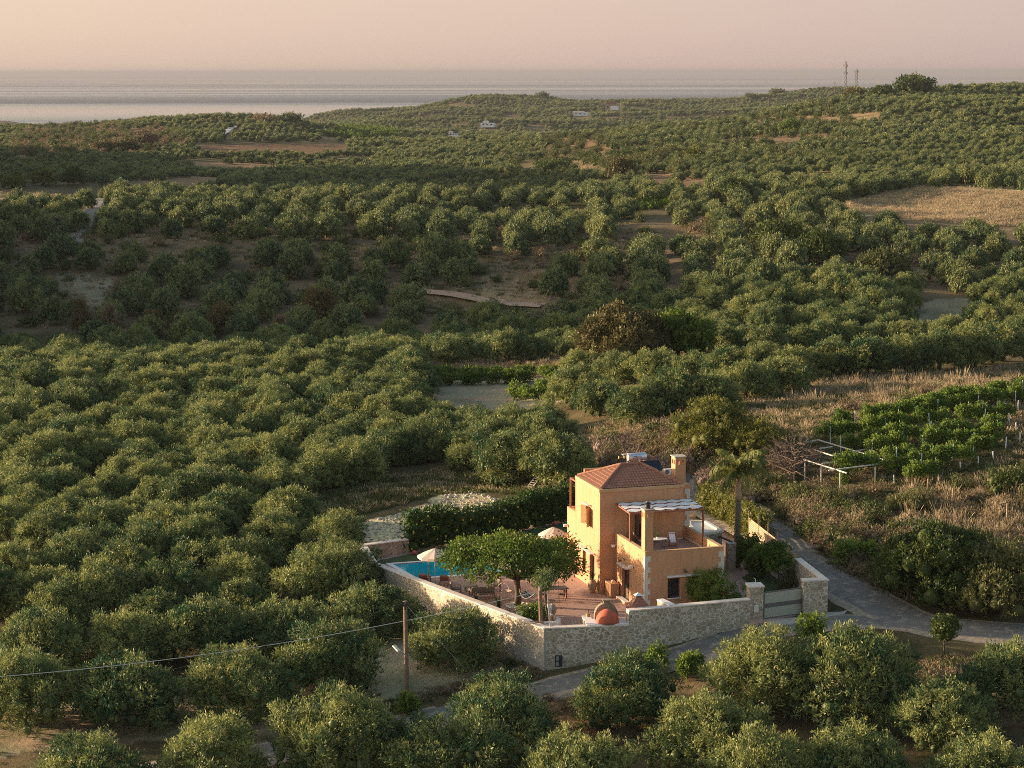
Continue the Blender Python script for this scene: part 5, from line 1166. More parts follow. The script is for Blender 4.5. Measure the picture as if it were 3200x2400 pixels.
# palm
pp = at(2303, 1772, 0); pe = empty('palm_tree', (pp.x, pp.y, 0)); T(pe, 'tall palm with drooping feathery fronds beside the house', 'palm tree')
hT = zat(2303, 1560, pp.y); hC = zat(2303, 1475, pp.y)
link('trunk', path_tube('trunk', [([(0, 0, -.2), (.02, 0, 1), (0, 0, hT * .6), (.03, 0, hT)], [.30, .25, .24, .2])], None or 'palm_trunk') if 'palm_trunk' in M else None or path_tube('trunk', [([(0, 0, -.2), (.02, 0, 1), (0, 0, hT * .6), (.03, 0, hT)], [.30, .25, .24, .2])], 'bark'), pe)
MB().tube([(0, 0, hT - .1), (.02, 0, hT + .3), (0, 0, hT + .9), (0, 0, hC)], [.22, .3, .2, .12], 12).build('crownshaft', 'wood_pale', pe, smooth=True)
q = random.Random(12); r = np.random.default_rng(12)
for i in range(22):
    a = i * 2.4 + q.uniform(-.2, .2); el = q.uniform(.1, 1.15) if i % 3 else q.uniform(.9, 1.35); Lf = q.uniform(2.7, 3.5); N_ = 26; V = []; Qd = []; tn = []
    p = np.array([0, 0, hC - .1]); d = np.array([math.cos(a) * math.cos(el), math.sin(a) * math.cos(el), math.sin(el)])
    for k in range(N_):
        st = Lf / N_; p = p + d * st; d = d + np.array([0, 0, -1]) * (.035 + .10 * k / N_); d /= np.linalg.norm(d)
        sd_ = np.cross(d, [0, 0, 1]); sd_ /= np.linalg.norm(sd_) + 1e-6
        ll = .75 * math.sin(math.pi * min(1, (k + 2) / (N_ + 1))) ** .6 + .1
        for s_ in (-1, 1):
            for rep in range(2):
                o0 = p + d * r.uniform(-.05, .05); dr = sd_ * s_ * r.uniform(.4, .9) + np.array([0, 0, -1]) * r.uniform(.3, 1.1) + d * .45; dr /= np.linalg.norm(dr); t1 = o0 + dr * ll * .55; t2 = o0 + dr * ll * .75 + np.array([0, 0, -.4 * ll]); w_ = d * .042
                c = len(V); V += [o0 - w_, o0 + w_, t1 + w_, t1 - w_, t2, t2]; Qd += [(c, c + 1, c + 2, c + 3), (c + 3, c + 2, c + 4, c + 5)]; tn += [q.uniform(.3, .8)] * 6
        c = len(V); w_ = sd_ * .02; V += [p - d * st - w_, p - d * st + w_, p + w_, p - w_]; Qd.append((c, c + 1, c + 2, c + 3)); tn += [.8] * 4
    link('frond', np_mesh('frond', np.array(V), np.array(Qd), 'palm', tn), pe)
# white planter with a green bush and white flowers
pl = [Vector(a2(*p, .5)) for p in [(1612, 1914), (1690, 1902), (1752, 1932), (1742, 1944), (1668, 1948)]]
pc = sum(pl, Vector((0, 0))) / 5; pe = empty('planter', (pc.x, pc.y, 0)); T(pe, 'white walled raised planter inside the yard corner', 'planter')
mb = MB(); P_ = [p - pc for p in pl]
for i in range(5):
    j = (i + 1) % 5; mb.prism([tuple(P_[i]), tuple(P_[j]), tuple(P_[j] * .78), tuple(P_[i] * .78)], 0, .5)
mb.build('wall', 'white', pe); MB().prism([tuple(p * .8) for p in P_], 0, .42).build('soil', 'bark_dark', pe)
q = random.Random(9); p = at(1665, 1925, .5); lb = [(q.uniform(-.8, .8), q.uniform(-.35, .35), q.uniform(.1, .6), .33) for _ in range(12)]
fl = plant('flowering_bush', 'round green bush with white flowers in the white planter', 'bush', (p.x, p.y, .4), lb, 330, 8, .13, .09, 'green', 71, sl=.2, core=.6, tone0=.6)
fm = MB()
for x, y, z in ((-.2, -.5, .75), (.3, -.55, .6), (.75, -.3, .5), (-.7, -.4, .5)): fm.lathe([(.02, 0), (.09, .05), (.05, .09)], (x, y, z), 8)
fm.build('flower', 'flower_white', fl)
for i, (px, py, z, n_, h, wd, mt, lab) in enumerate([(1727, 1958, .1, 40, 1.25, .05, 'dry', 'clump of tall strappy yellowish leaves by the wall corner'), (1560, 1912, 0, 9, 1.3, .16, 'dark_leaf', 'tall dark spiky agave inside the side wall'), (1488, 1885, 0, 16, .9, .08, 'brownbush', 'low spiky plant behind the garden sofa'), (1590, 1925, 0, 8, .6, .1, 'dark_leaf', 'small spiky plant left of the white planter')]):
    p = at(px, py, z); e = empty('spiky_plant', (p.x, p.y, 0)); T(e, lab, 'plant'); o = spiky(n_, h, wd, 90 + i, .5).build('leaves', mt, e)
# agave on the far bank
p = gp(400, 900); e = empty('agave', (p.x, p.y, p.z + .1)); T(e, 'blue grey agave rosette on the bare bank across the valley', 'agave'); spiky(26, 2.2, .3, 5, .8).build('leaves', 'canvas' if False else 'olive_far', e)
# dead tree and brown trees in the valley
M['deadwood'] = plain('dead_wood', (0.15, 0.105, 0.085), .95, .3, 5)
def bare_tree(name, label, loc, h, seed, mat_='twig', n=9, spread=.55, rt=.16):
    q = random.Random(seed); e = empty(name, loc); T(e, label, 'dead tree'); MB().tube([(0, 0, -.3), (.1, 0, h * .5), (.0, .1, h)], [rt, rt * .6, .03], 6).build('trunk', mat_, e); mb = MB()
    def br(p, d, l, r, dep):
        d = d.normalized(); m_ = p + d * l * .5 + Vector((q.uniform(-.1, .1), q.uniform(-.1, .1), q.uniform(0, .1))) * l; e_ = p + d * l; mb.tube([p, m_, e_], [r, r * .7, r * .35], 4, cap=False)
        if dep:
            for _ in range(3): br(p.lerp(e_, q.uniform(.4, 1)), d + Vector((q.uniform(-.8, .8), q.uniform(-.8, .8), q.uniform(-.5, .8))), l * q.uniform(.4, .65), r * .5, dep - 1)
    for i in range(n):
        a = i * 2.4; z = h * (.25 + .7 * i / n); br(Vector((0, 0, z)), Vector((math.cos(a), math.sin(a), q.uniform(.1, .5))), h * spread * (1.1 - .6 * i / n), rt * .45, 2)
    mb.build('branches', mat_, e); return e
p = gp(1712, 1060); bare_tree('dead_tree', 'bare reddish dead tree left of the big brown tree', (p.x, p.y, p.z), 6.5, 3, n=12, spread=.45)
p = gp(2480, 1520); bare_tree('dead_tree', 'grey brown tangle of dead branches beside the vine pergola', (p.x, p.y, p.z), 4.0, 4, 'deadwood', n=34, spread=.62, rt=.09)
p = gp(2440, 1500); bare_tree('dead_tree', 'dead bush left of the tangle above the palm', (p.x, p.y, p.z), 3.0, 6, 'deadwood', n=22, spread=.7, rt=.07)
def dome_lobes(R, h, n, seed, r0=.5, r1=.9, base=.2):
    q = random.Random(seed); out = []
    for i in range(n):
        a = 2.4 * i + q.uniform(-.3, .3); t = math.sqrt((i + .5) / n); rr = R * .85 * t; z = base + (h - r1 - base) * math.sqrt(max(0, 1 - (t * .95) ** 2)) * q.uniform(.75, 1.05); out.append((rr * math.cos(a), rr * math.sin(a), max(z, r0 * .6), q.uniform(r0, r1)))
    for i in range(n // 2):
        a = 6.28 * i / (n // 2); out.append((R * .85 * math.cos(a), R * .85 * math.sin(a), q.uniform(.1, .55) * h, q.uniform(r0, r1)))
    out.append((0, 0, h * .4, R * .62, h / R * .62)); return out
SH = [ # px, py foot, R, h, material, leaf len, width, shoots, name, label
 (1945, 1150, 5.6, 8.6, 'carob', .42, .2, 2400, 'carob_tree', 'huge domed brownish green tree on the ridge above the house'),
 (2120, 1125, 4.2, 6.8, 'green', .42, .24, 1300, 'fig_tree', 'deep green broad tree right behind the huge brownish tree'),
 (2240, 1425, 4.2, 5.8, 'lime', .22, .08, 2600, 'mastic_bush', 'large rounded yellow green shrub behind the house chimney'),
 (2370, 1440, 3.2, 4.2, 'lime', .22, .08, 1500, 'mastic_bush', 'smaller yellow green shrub joined to the right of the large rounded one'),
 (2940, 1875, 4.3, 6.6, 'dark_leaf', .22, .12, 3000, 'laurel_bush', 'big dark green domed bush above the road at right'),
 (3130, 1920, 3.6, 5.6, 'weed', .22, .1, 2200, 'bushy_tree', 'lighter olive green bushy tree at the right edge by the road'),
 (2300, 640, 5.0, 7.0, 'dark_leaf', .5, .25, 900, 'oak_tree', 'dark tree by the small green vineyard on the mid slope'),
 (1150, 700, 4, 4.0, 'weed', .5, .25, 600, 'bushy_tree', 'low brownish bush among the olives across the valley'),
 (2440, 800, 5.5, 7.5, 'dark_leaf', .5, .25, 900, 'oak_tree', 'tall dark tree in the middle of the right hand grove'),
 (2560, 830, 5.0, 7.0, 'dark_leaf', .5, .25, 900, 'oak_tree', 'second dark tree right of the tall one in the right hand grove'),
 (2760, 880, 4.5, 6.0, 'weed', .5, .25, 700, 'bushy_tree', 'olive green bush under the pale earth bank on the right'),
 (1000, 1010, 3.2, 6.5, 'pinebrown', .45, .12, 900, 'pine_tree', 'brownish layered pine rising at the far edge of the left grove'),
 (255, 1045, 1.8, 5.5, 'pinebrown', .4, .12, 420, 'pine_tree', 'yellow brown slim pine, leftmost of those behind the left grove'),
 (345, 1050, 1.6, 5.8, 'brownbush', .4, .12, 380, 'pine_tree', 'reddish brown slim pine beside the leftmost one'),
 (480, 1050, 1.4, 4.6, 'pinebrown', .4, .12, 300, 'pine_tree', 'small brown pine between the slim pair and the wide group'),
 (580, 1045, 2.6, 4.4, 'pinebrown', .4, .12, 480, 'pine_tree', 'wide low brown pine left of the layered one'),
 (690, 1040, 2.6, 5.4, 'pinebrown', .4, .12, 480, 'pine_tree', 'wide taller brown pine left of the layered one'),
 (880, 1050, 1.5, 3.6, 'brownbush', .4, .12, 260, 'pine_tree', 'small reddish pine just left of the layered one'),
 (45, 590, 5, 6, 'lime', .6, .3, 420, 'round_tree', 'leftmost of three yellowish trees on the knoll at the left edge'),
 (140, 580, 5, 7, 'lime', .6, .3, 420, 'round_tree', 'middle of three yellowish trees on the knoll at the left edge'),
 (230, 578, 4.5, 8, 'dark_leaf', .6, .3, 420, 'round_tree', 'darkest and rightmost of three trees on the knoll at the left edge'),
 (2855, 300, 12, 13, 'dark_leaf', 1.3, .7, 420, 'oak_tree', 'big lone oak breaking the skyline on the right hill'),
 (2760, 310, 7, 8, 'dark_leaf', 1.2, .6, 260, 'oak_tree', 'smaller dark oak left of the skyline oak'),
 (2670, 312, 7, 7, 'carob', 1.2, .6, 260, 'oak_tree', 'low brownish oak below the lattice masts'),
 (2430, 300, 12, 12, 'dark_leaf', 1.8, .9, 200, 'oak_tree', 'round oak on the far ridge left of the masts'),
 (2350, 312, 12, 9, 'dark_leaf', 1.8, .9, 200, 'oak_tree', 'flat oak on the far ridge, farther left of the masts'),
 (2545, 280, 16, 14, 'dark_leaf', 1.8, .9, 260, 'oak_tree', 'highest oak on the far ridge just left of the masts'),
 (1620, 303, 12, 16, 'dark_leaf', 1.8, .9, 220, 'oak_tree', 'lone umbrella shaped tree on the far central ridge'),
 (1695, 308, 10, 10, 'dark_leaf', 1.8, .9, 160, 'oak_tree', 'low dark tree right of the lone one on the far ridge'),
 (1258, 400, 8, 9, 'dark_leaf', 1.2, .6, 220, 'oak_tree', 'dark round tree at the right end of the left hill'),
 (905, 388, 9, 8, 'dark_leaf', 1.2, .6, 220, 'oak_tree', 'dark tree on the crest of the left hill behind the grove'),
 (830, 388, 8, 7, 'brownbush', 1.2, .6, 220, 'oak_tree', 'brownish tree on the crest of the left hill'),
 (320, 478, 6, 7, 'carob', .9, .5, 300, 'scrub_tree', 'brown green scrub tree low on the reddish slope at left'),
 (400, 475, 7, 8, 'carob', .9, .5, 300, 'scrub_tree', 'wider brown green scrub tree on the reddish slope at left'),
 (455, 455, 8, 9, 'brownbush', .9, .5, 300, 'scrub_tree', 'brown bare looking tree on the reddish slope at left'),
 (1945, 560, 5.5, 7.5, 'carob', .7, .35, 420, 'scrub_tree', 'brownish tree below the dry meadow on the middle slope'),
 (2170, 500, 4, 4, 'lime', .7, .35, 260, 'round_tree', 'small fresh green round tree on the middle slope'),
 (1730, 545, 6, 5.5, 'dark_leaf', .7, .35, 360, 'round_tree', 'dark green spreading tree left below the dry meadow'),
 (2470, 420, 5, 8, 'green', .8, .4, 300, 'round_tree', 'bright green tree on the terraced right hill'),
]
for i, (px, py, R, h, mt, ll, lw_, ns, nm, lab) in enumerate(SH):
    p = gp(px, py); lb = dome_lobes(R, h, 26 if R > 2 else 14, 200 + i, R * .17, R * .3, .3)
    plant(nm, lab, 'bush' if 'bush' in nm else 'tree', (p.x, p.y, p.z - .2), lb, ns, 9, ll, lw_, mt, 300 + i, sl=ll * 1.6, spread=ll * .35, core=.55, shell=(.65, 1.12), tonev=.45, trunk=path_tube('trunk', [([(0, 0, -.5), (0, 0, h * .5)], [R * .07, R * .04])]))
# clipped ball tree by the road, and small fresh fig shoots
p = gp(2950, 2052); q = random.Random(1); bz = zat(2950, 1970, p.y)
lb = [(u[0] * .5, u[1] * .5, bz - p.z + u[2] * .45, .5) for u in sph(16, np.random.default_rng(2))]
plant('ball_tree', 'neat dark green ball tree on a thin trunk by the road', 'tree', (p.x, p.y, p.z), lb, 700, 8, .15, .1, 'dark_leaf', 400, sl=.15, core=.75, tone0=.45, trunk=path_tube('trunk', [([(0, 0, -.2), (0, 0, bz - p.z)], [.06, .05])]))
for i, (px, py, s, lab) in enumerate([(2040, 2105, .9, 'fresh green fig shoots against the stone wall above the airy olive'), (2150, 2120, .7, 'green sapling right of the fig shoots by the lane'), (2530, 2000, .8, 'bright yellow green bush between gate pillar and the big olive'), (2640, 1770, .9, 'small fresh green bush on the road bank'), (2700, 1765, .8, 'yellow green bush right of the small one on the road bank'), (1280, 2235, .6, 'leafy sapling beside the lane near the utility pole')]):
    p = gp(px, py); q = random.Random(60 + i); lb = [(q.uniform(-.6, .6) * s, q.uniform(-.5, .5) * s, q.uniform(.4, 1.6) * s, .38 * s + .08) for _ in range(9)]
    plant('sapling', lab, 'shrub', (p.x, p.y, p.z), lb, 200, 8, .22, .14, 'vine', 410 + i, up=.1, tone0=.6)

# ================================================================ furniture and fittings of the yard
def lounger(p, rz, label):
    e = empty('sun_lounger', p, rz); T(e, label, 'sun lounger', 'sun loungers by the pool')
    f = MB().bar((-.32, -.95, .3), (-.32, .95, .3), .06, .08).bar((.32, -.95, .3), (.32, .95, .3), .06, .08)
    for k in range(9): f.box(-.3, .3, -.9 + k * .13, -.8 + k * .13, .31, .335)
    f.build('frame', 'wood_grey', e)
    for x in (-.3, .3):
        for y in (-.8, .8): MB().box(x - .04, x + .04, y - .04, y + .04, 0, .28).build('leg', 'wood_grey', e)
    MB().box(-.29, .29, -.9, .3, .34, .43).build('mattress', 'cushion_red', e, bevel=.03)
    b_ = MB().box(-.31, .31, 0, .75, -.04, .0); b_.box(-.29, .29, 0, .72, .0, .09); o = b_.build('backrest', 'cushion_red', e, loc=(0, .3, .37), bevel=.02); o.rotation_euler = (R_(38), 0, 0)
    MB().tube([(-.25, 1.0, .95), (.25, 1.0, .95)], .07, 8).build('pillow', 'cushion_red', e, loc=(0, -.15, -.08)); return e
p = at(1327, 1822, 0); lounger((p.x, p.y, 0), R_(172), 'left lounger, by the side wall at the near edge of the pool')
p = at(1389, 1826, 0); lounger((p.x, p.y, 0), R_(178), 'right lounger, beside the parasol foot at the near edge of the pool')
def parasol(p, z, r, label, name='parasol', tilt=0):
    e = empty(name, p); T(e, label, 'parasol'); MB().tube([(0, 0, 0), (0, 0, z)], .028, 8).build('pole', 'metal', e); MB().lathe([(.3, 0), (.3, .06), (.06, .09)], (0, 0, 0), 14).build('base', 'concrete', e)
    V = []; F_ = []; n_ = 8
    for k, (rr, zz) in enumerate(((.02, z + .05), (r * .55, z - .22), (r, z - .48), (r, z - .66))):
        for i in range(n_ * 2):
            t = math.pi * i / n_; s_ = 1 if i % 2 == 0 else .94; V.append((rr * s_ * math.cos(t), rr * s_ * math.sin(t), zz - (0 if i % 2 == 0 else .02)))
    for k in range(3):
        for i in range(n_ * 2): j = (i + 1) % (n_ * 2); F_.append((k * 16 + i, k * 16 + j, k * 16 + 16 + j, k * 16 + 16 + i))
    o = MB().add(V, F_).build('canopy', 'parasol', e); o.modifiers.new('thick', 'SOLIDIFY').thickness = .015
    rb = MB()
    for i in range(n_): t = 2 * math.pi * i / n_; rb.tube([(0, 0, z - .25), (r * .5 * math.cos(t), r * .5 * math.sin(t), z - .27)], .01, 4)
    rb.build('ribs', 'metal', e); return e
p = at(1359.6, 1824, 0); parasol(p, zat(1350, 1716, p.y), 1.3, 'cream parasol at the pool, left of the shade tree')
y_ = 157.0; x_ = xat(1729, 1670, y_); parasol((x_, y_, .02), zat(1729, 1650, y_), 1.15, 'cream parasol on the lawn behind the shade tree, beside the house')
for i, (px, y0, y1, lab) in enumerate([(1339.5, 1742, 1824, 'thin wooden post left of the pool parasol'), (1408, 1770, 1850, 'thin wooden post right of the second lounger'), (1470.5, 1808, 1838, 'thin wooden post behind the garden sofa')]):
    p = at(px, y1, 0); e = MB().tube([(0, 0, 0), (0, 0, zat(px, y0, p.y) if i < 2 else 2.6)], .035, 8).build('shade_post', 'wood_grey', None, p); T(e, lab, 'post', 'shade posts')
def seat_unit(name, label, p, rz, w_, cat):
    e = empty(name, p, rz); T(e, label, cat); hw = w_ / 2; f = MB()
    for x in (-hw, hw): f.box(x - .035, x + .035, -.38, -.31, 0, .6).box(x - .035, x + .035, .31, .38, 0, .42).bar((x, -.36, .6), (x, .36, .6), .09, .035)
    f.bar((-hw, .34, .3), (hw, .34, .3), .04, .09).bar((-hw, -.34, .3), (hw, -.34, .3), .04, .09).bar((-hw, .42, .82), (hw, .42, .82), .045, .07).bar((-hw, .37, .38), (hw, .37, .38), .045, .06)
    for x in (-hw + .03, hw - .03): f.bar((x, .35, .38), (x, .44, .85), .05, .05)
    ns = max(5, int(w_ / .11)); f.build('frame', 'wood_grey', e); s_ = MB()
    for i in range(ns): x = -hw + .08 + (w_ - .16) * i / (ns - 1); s_.bar((x, .37, .4), (x, .43, .8), .045, .02)
    s_.build('back_slats', 'wood_grey', e); k = max(1, round(w_ / .7))
    for i in range(k):
        x0 = -hw + .06 + (w_ - .12) * i / k; x1 = -hw + .06 + (w_ - .12) * (i + 1) / k - .02
        MB().box(x0, x1, -.33, .32, .34, .46).build('seat_cushion', 'cushion', e, bevel=.03); o = MB().box(x0, x1, 0, .12, 0, .44).build('back_cushion', 'cushion', e, loc=(0, .24, .46), bevel=.04); o.rotation_euler = (R_(-12), 0, 0)
    return e
p = at(1506, 1866, 0); seat_unit('garden_sofa', 'grey slatted garden sofa with its back to the side wall', p, R_(180 + 12), 1.75, 'sofa')
p = at(1425, 1856, 0); seat_unit('garden_armchair', 'grey cushioned armchair at the left end of the sofa', p, R_(95), .75, 'armchair')
p = at(1545, 1845, 0); seat_unit('garden_armchair', 'grey cushioned armchair at the right end of the sofa, under the tree', p, R_(-75), .75, 'armchair')
p = at(1472, 1846, 0); e = empty('coffee_table', p, R_(12)); T(e, 'low grey wooden coffee table in front of the sofa', 'table'); MB().box(-.5, .5, -.3, .3, .34, .4).build('tabletop', 'wood_grey', e)
for x in (-.42, .42):
    for y in (-.22, .22): MB().box(x - .035, x + .035, y - .035, y + .035, 0, .34).build('leg', 'wood_grey', e)
p = at(1583, 1868, 0); e = empty('round_chair', p, R_(150)); T(e, 'round woven cream chair left of the tree trunk', 'chair')
MB().tube([(.48 * math.cos(t), .25 + .1 * math.sin(t) * 0 + .2, .72 + .48 * math.sin(t)) for t in np.linspace(0, 6.283, 21)], .02, 6).build('hoop', 'parasol', e)
MB().lathe([(.1, .36), (.36, .42), (.42, .52), (.36, .54), (.05, .47)], (0, 0, 0), 18).build('seat', 'parasol', e); mb = MB()
for t in np.linspace(0, 6.28, 15)[:-1]: mb.tube([(.36 * math.cos(t), .36 * math.sin(t), .42), (.38 * math.cos(t), .38 * math.sin(t), .1)], .012, 4)
mb.build('fringe', 'parasol', e)
# hammock from the trunk to the big pole in the yard
ha = Vector((mc.x + .15, mc.y - .1, 1.35)); hbp = at(1688, 1905, 0); hb_ = Vector((xat(1690, 1858, 143.2), 143.2, 1.6))
e = empty('hammock', (ha.x, ha.y, 0)); T(e, 'black and white striped hammock tied to the shade tree', 'hammock'); o0 = Vector((ha.x, ha.y, 0)); A_ = ha - o0; B_ = hb_ - o0; dd_ = (B_ - A_); side_ = Vector((-dd_.y, dd_.x, 0)).normalized(); st_ = [MB(), MB()]; nb = 9
for i in range(14):
    for s_ in range(nb):
        q4 = []
        for (ii, ss) in ((i, s_), (i + 1, s_), (i + 1, s_ + 1), (i, s_ + 1)):
            t = .14 + .72 * ii / 14; wv = (ss / nb - .5) * .95 * (.65 + .35 * math.sin(math.pi * ii / 14)); sag = -.75 * math.sin(math.pi * t) + .35 * abs(ss / nb - .5) ** 1.5
            q4.append(A_ + dd_ * t + side_ * wv + Vector((0, 0, sag)))
        st_[s_ % 2].add(q4, [(0, 1, 2, 3)])
for k, mm in ((0, 'white'), (1, 'dark_metal')): o = st_[k].build('stripes', mm, e); o.modifiers.new('thick', 'SOLIDIFY').thickness = .01
mb = MB()
for s_ in range(0, nb + 1, 3):
    for (t0, pe_) in ((.14, A_), (.86, B_)):
        ii = 0 if t0 < .5 else 14; wv = (s_ / nb - .5) * .95 * .65; sag = -.75 * math.sin(math.pi * t0) + .35 * abs(s_ / nb - .5) ** 1.5; mb.tube([A_ + dd_ * t0 + side_ * wv + Vector((0, 0, sag)), pe_], .012, 4)
mb.build('ropes', 'wood_pale', e)
# dining table and metal chairs
tp_ = at(1735, 1868, 0); e = empty('dining_table', tp_, R_(15)); T(e, 'dark topped dining table with red brown legs under the shade tree', 'table'); MB().box(-.9, .9, -.45, .45, .71, .76).build('tabletop', 'dark_metal', e)
for x in (-.75, .75):
    for y in (-.33, .33): MB().box(x - .05, x + .05, y - .05, y + .05, 0, .71).build('leg', 'wood_red', e)
def mchair(p, rz, lab):
    e = empty('metal_chair', p, rz); T(e, lab, 'chair', 'dark metal chairs at the dining table'); MB().lathe([(.2, .43), (.24, .45), (.22, .47)], (0, 0, 0), 14).build('seat', 'dark_metal', e)
    for x, y in ((-.2, -.2), (.2, -.2), (-.2, .2), (.2, .2)): MB().tube([(x * 1.15, y * 1.15, 0), (x * .9, y * .9, .45)], .014, 5).build('leg', 'dark_metal', e)
    mb = MB().tube([(-.22, .2, .45), (-.22, .27, .85), (.22, .27, .85), (.22, .2, .45)], .014, 5)
    for k in range(4): mb.tube([(-.22, .21 + k * .017, .52 + k * .09), (.22, .21 + k * .017, .52 + k * .09)], .01, 4)
    mb.build('backrest', 'dark_metal', e)
mchair((tp_.x + .45, tp_.y - .8, 0), R_(195), 'dark metal chair on the near side of the dining table'); mchair((tp_.x + .5, tp_.y + .85, 0), R_(10), 'dark metal chair on the far side of the dining table'); mchair((tp_.x - .9, tp_.y - .75, 0), R_(190), 'dark metal chair near the hammock end of the dining table')
# lawn lamps, shower, pots
for px, py, lab in ((1295, 1734, 'red ball lamp nearest the back wall on the lawn'), (1493, 1704, 'second red ball lamp from the left, before the hedge'), (1616, 1676, 'red ball lamp behind the right side of the shade tree'), (1735, 1641, 'red ball lamp right beside the house at the hedge'), (1742, 1650, None)):
    if lab: p = at(px, py, .03); T(MB().lathe([(.04, 0), (.16, .08), (.2, .2), (.16, .32), (.05, .38)], (0, 0, 0), 14).build('ball_lamp', 'red_ball', None, p, smooth=True), lab, 'lamp', 'red ball lamps along the hedge')
p = at(1568, 1672, .03); e = empty('garden_shower', p); T(e, 'slim outdoor shower with curved head in front of the hedge', 'shower'); MB().tube([(0, 0, 0), (0, 0, 2.1), (.06, 0, 2.3), (.2, 0, 2.32), (.28, 0, 2.15)], .03, 8).build('pipe', 'metal', e); MB().lathe([(.16, 0), (.16, .03), (.03, .06)], (.28, 0, 2.1), 14).build('shower_head', 'white', e)
p = at(1727, 1927, .0); e = MB().lathe([(.14, 0), (.26, .25), (.3, .45), (.2, .68), (.1, .75), (.13, .85), (.08, .85), (.06, .78)], (0, 0, 0), 16).build('clay_urn', 'clay', None, (p.x, p.y, .1), smooth=True); T(e, 'pointed pale clay urn standing by the white planter', 'urn')
p = at(1715, 1918, .3); e = MB().lathe([(.22, 0), (.3, .3), (.3, .62), (.22, .75), (.05, .78)], (0, 0, 0), 14).build('white_jar', 'white', None, (p.x, p.y + .3, .1), smooth=True); T(e, 'rounded white jar behind the thin grey lamp mast', 'jar')
p = at(1719, 1962, .9); zt_ = zat(1708, 1849, p.y); e = MB().tube([(0, 0, 0), (-.08, 0, (zt_ - .9) * .5), (-.18, 0, zt_ - .9)], .045, 10).build('lamp_mast', 'metal', None, (p.x, p.y + .25, .85)); T(e, 'thin grey metal mast rising from the wall corner', 'mast')
p = at(1690, 1950, .95); mb = MB(); q = random.Random(2)
for i in range(7): mb.tube([(q.uniform(-.9, .9), q.uniform(-.15, .15), .02), (q.uniform(-.6, .6), q.uniform(-.1, .1), q.uniform(.1, .3)), (q.uniform(-.9, .9), q.uniform(-.15, .15), .05)], .02, 5)
T(mb.build('driftwood', 'twig', None, (p.x - .3, p.y + .1, .9)), 'tangle of grey driftwood lying on the wall coping', 'driftwood')
# domed oven with stone front, counter; brick barbecue
ov = empty('garden_oven', (6.47, 136.95, 0), R_(4)); T(ov, 'red domed outdoor oven on a white topped stone counter', 'oven')
MB().box(-1.45, 1.6, -.35, .85, 0, .80).build('counter', 'stone_d', ov); MB().box(-1.5, -1.0, .85, 2.0, 0, .8).build('counter_wing', 'stone_d', ov)
MB().box(-1.5, 1.62, -.62, .9, .905, .96).build('counter_top', 'white', ov, bevel=.015); MB().box(-1.55, -.95, .9, 2.05, .8, .88).build('wing_top', 'white', ov)
hz_ = zat(1780 + 20, 1905, 136.8) - .96
MB().lathe([(.80, 0), (.79, .18 * hz_), (.72, .45 * hz_), (.56, .72 * hz_), (.34, .9 * hz_), (.14, .98 * hz_), (.02, hz_)], (0, 0, .96), 32).build('dome', 'dome', ov, smooth=True)
an_ = [(-.82 * math.cos(t), .2 + 1.5 * math.sin(t) * .62) for t in np.linspace(0, math.pi, 14)]
pf = [(-.82, 0)] + an_ + [(.82, 0)]; n_ = len(pf); V = [(x, .62, .96 + z) for x, z in pf] + [(x, 1.12, .96 + z) for x, z in pf]
MB().add(V, [tuple(range(n_)), tuple(range(n_, 2 * n_))[::-1]] + [(i, n_ + i, n_ + (i + 1) % n_, (i + 1) % n_) for i in range(n_)]).build('stone_front', 'oven_stone', ov)
MB().box(-.2, .25, .7, 1.05, 2.02, 2.22).build('flue', 'oven_stone', ov); MB().box(-.28, .33, .62, 1.13, 2.26, 2.33).box(-.2, -.12, .7, 1.05, 2.2, 2.27).box(.17, .25, .7, 1.05, 2.2, 2.27).build('flue_cap', 'clay', ov)
T(MB().lathe([(.12, 0), (.16, .1), (.15, .2), (.1, .22)], (0, 0, 0), 12).build('wooden_bowl', 'wood_ochre', None, (5.2, 138.6, .88)), 'round wooden bowl on the oven counter wing', 'bowl')
T(MB().tube([(0, 0, 0), (-.12, .05, 1.35)], .02, 6).build('poker', 'dark_metal', None, (5.35, 138.9, 0)), 'thin dark rod leaning beside the oven', 'rod')
bq = empty('brick_barbecue', (8.62, 137.75, 0), R_(14)); T(bq, 'brick barbecue with pyramid hood behind the tall garden wall', 'barbecue')
MB().box(-.75, .75, -.35, .45, 0, .9).box(-.75, -.6, -.35, .45, .9, 1.75).box(.6, .75, -.35, .45, .9, 1.75).box(-.6, .6, .33, .45, .9, 1.75).build('body', 'brick', bq)
hd_ = [(-.8, -.4, 1.75), (.8, -.4, 1.75), (.8, .5, 1.75), (-.8, .5, 1.75), (-.2, -.12, 2.5), (.2, -.12, 2.5), (.2, .22, 2.5), (-.2, .22, 2.5)]
MB().add(hd_, [(3, 2, 1, 0), (4, 5, 6, 7), (0, 1, 5, 4), (1, 2, 6, 5), (2, 3, 7, 6), (3, 0, 4, 7)]).build('hood', 'brick', bq)
MB().box(-.17, .17, -.09, .19, 2.5, 2.6).build('flue', 'dark_metal', bq); MB().add([(-.3, -.22, 2.6), (.3, -.22, 2.6), (.3, .32, 2.6), (-.3, .32, 2.6), (0, .05, 2.8)], [(3, 2, 1, 0), (0, 1, 4), (1, 2, 4), (2, 3, 4), (3, 0, 4)]).build('cap_slab', 'white', bq)
s1 = at(2062, 1872, 1.95); s2 = at(2100, 1889, 1.95); e = empty('side_partition', (s1.x, s1.y, 0)); T(e, 'short stone partition with white coping between barbecue and windows', 'wall')
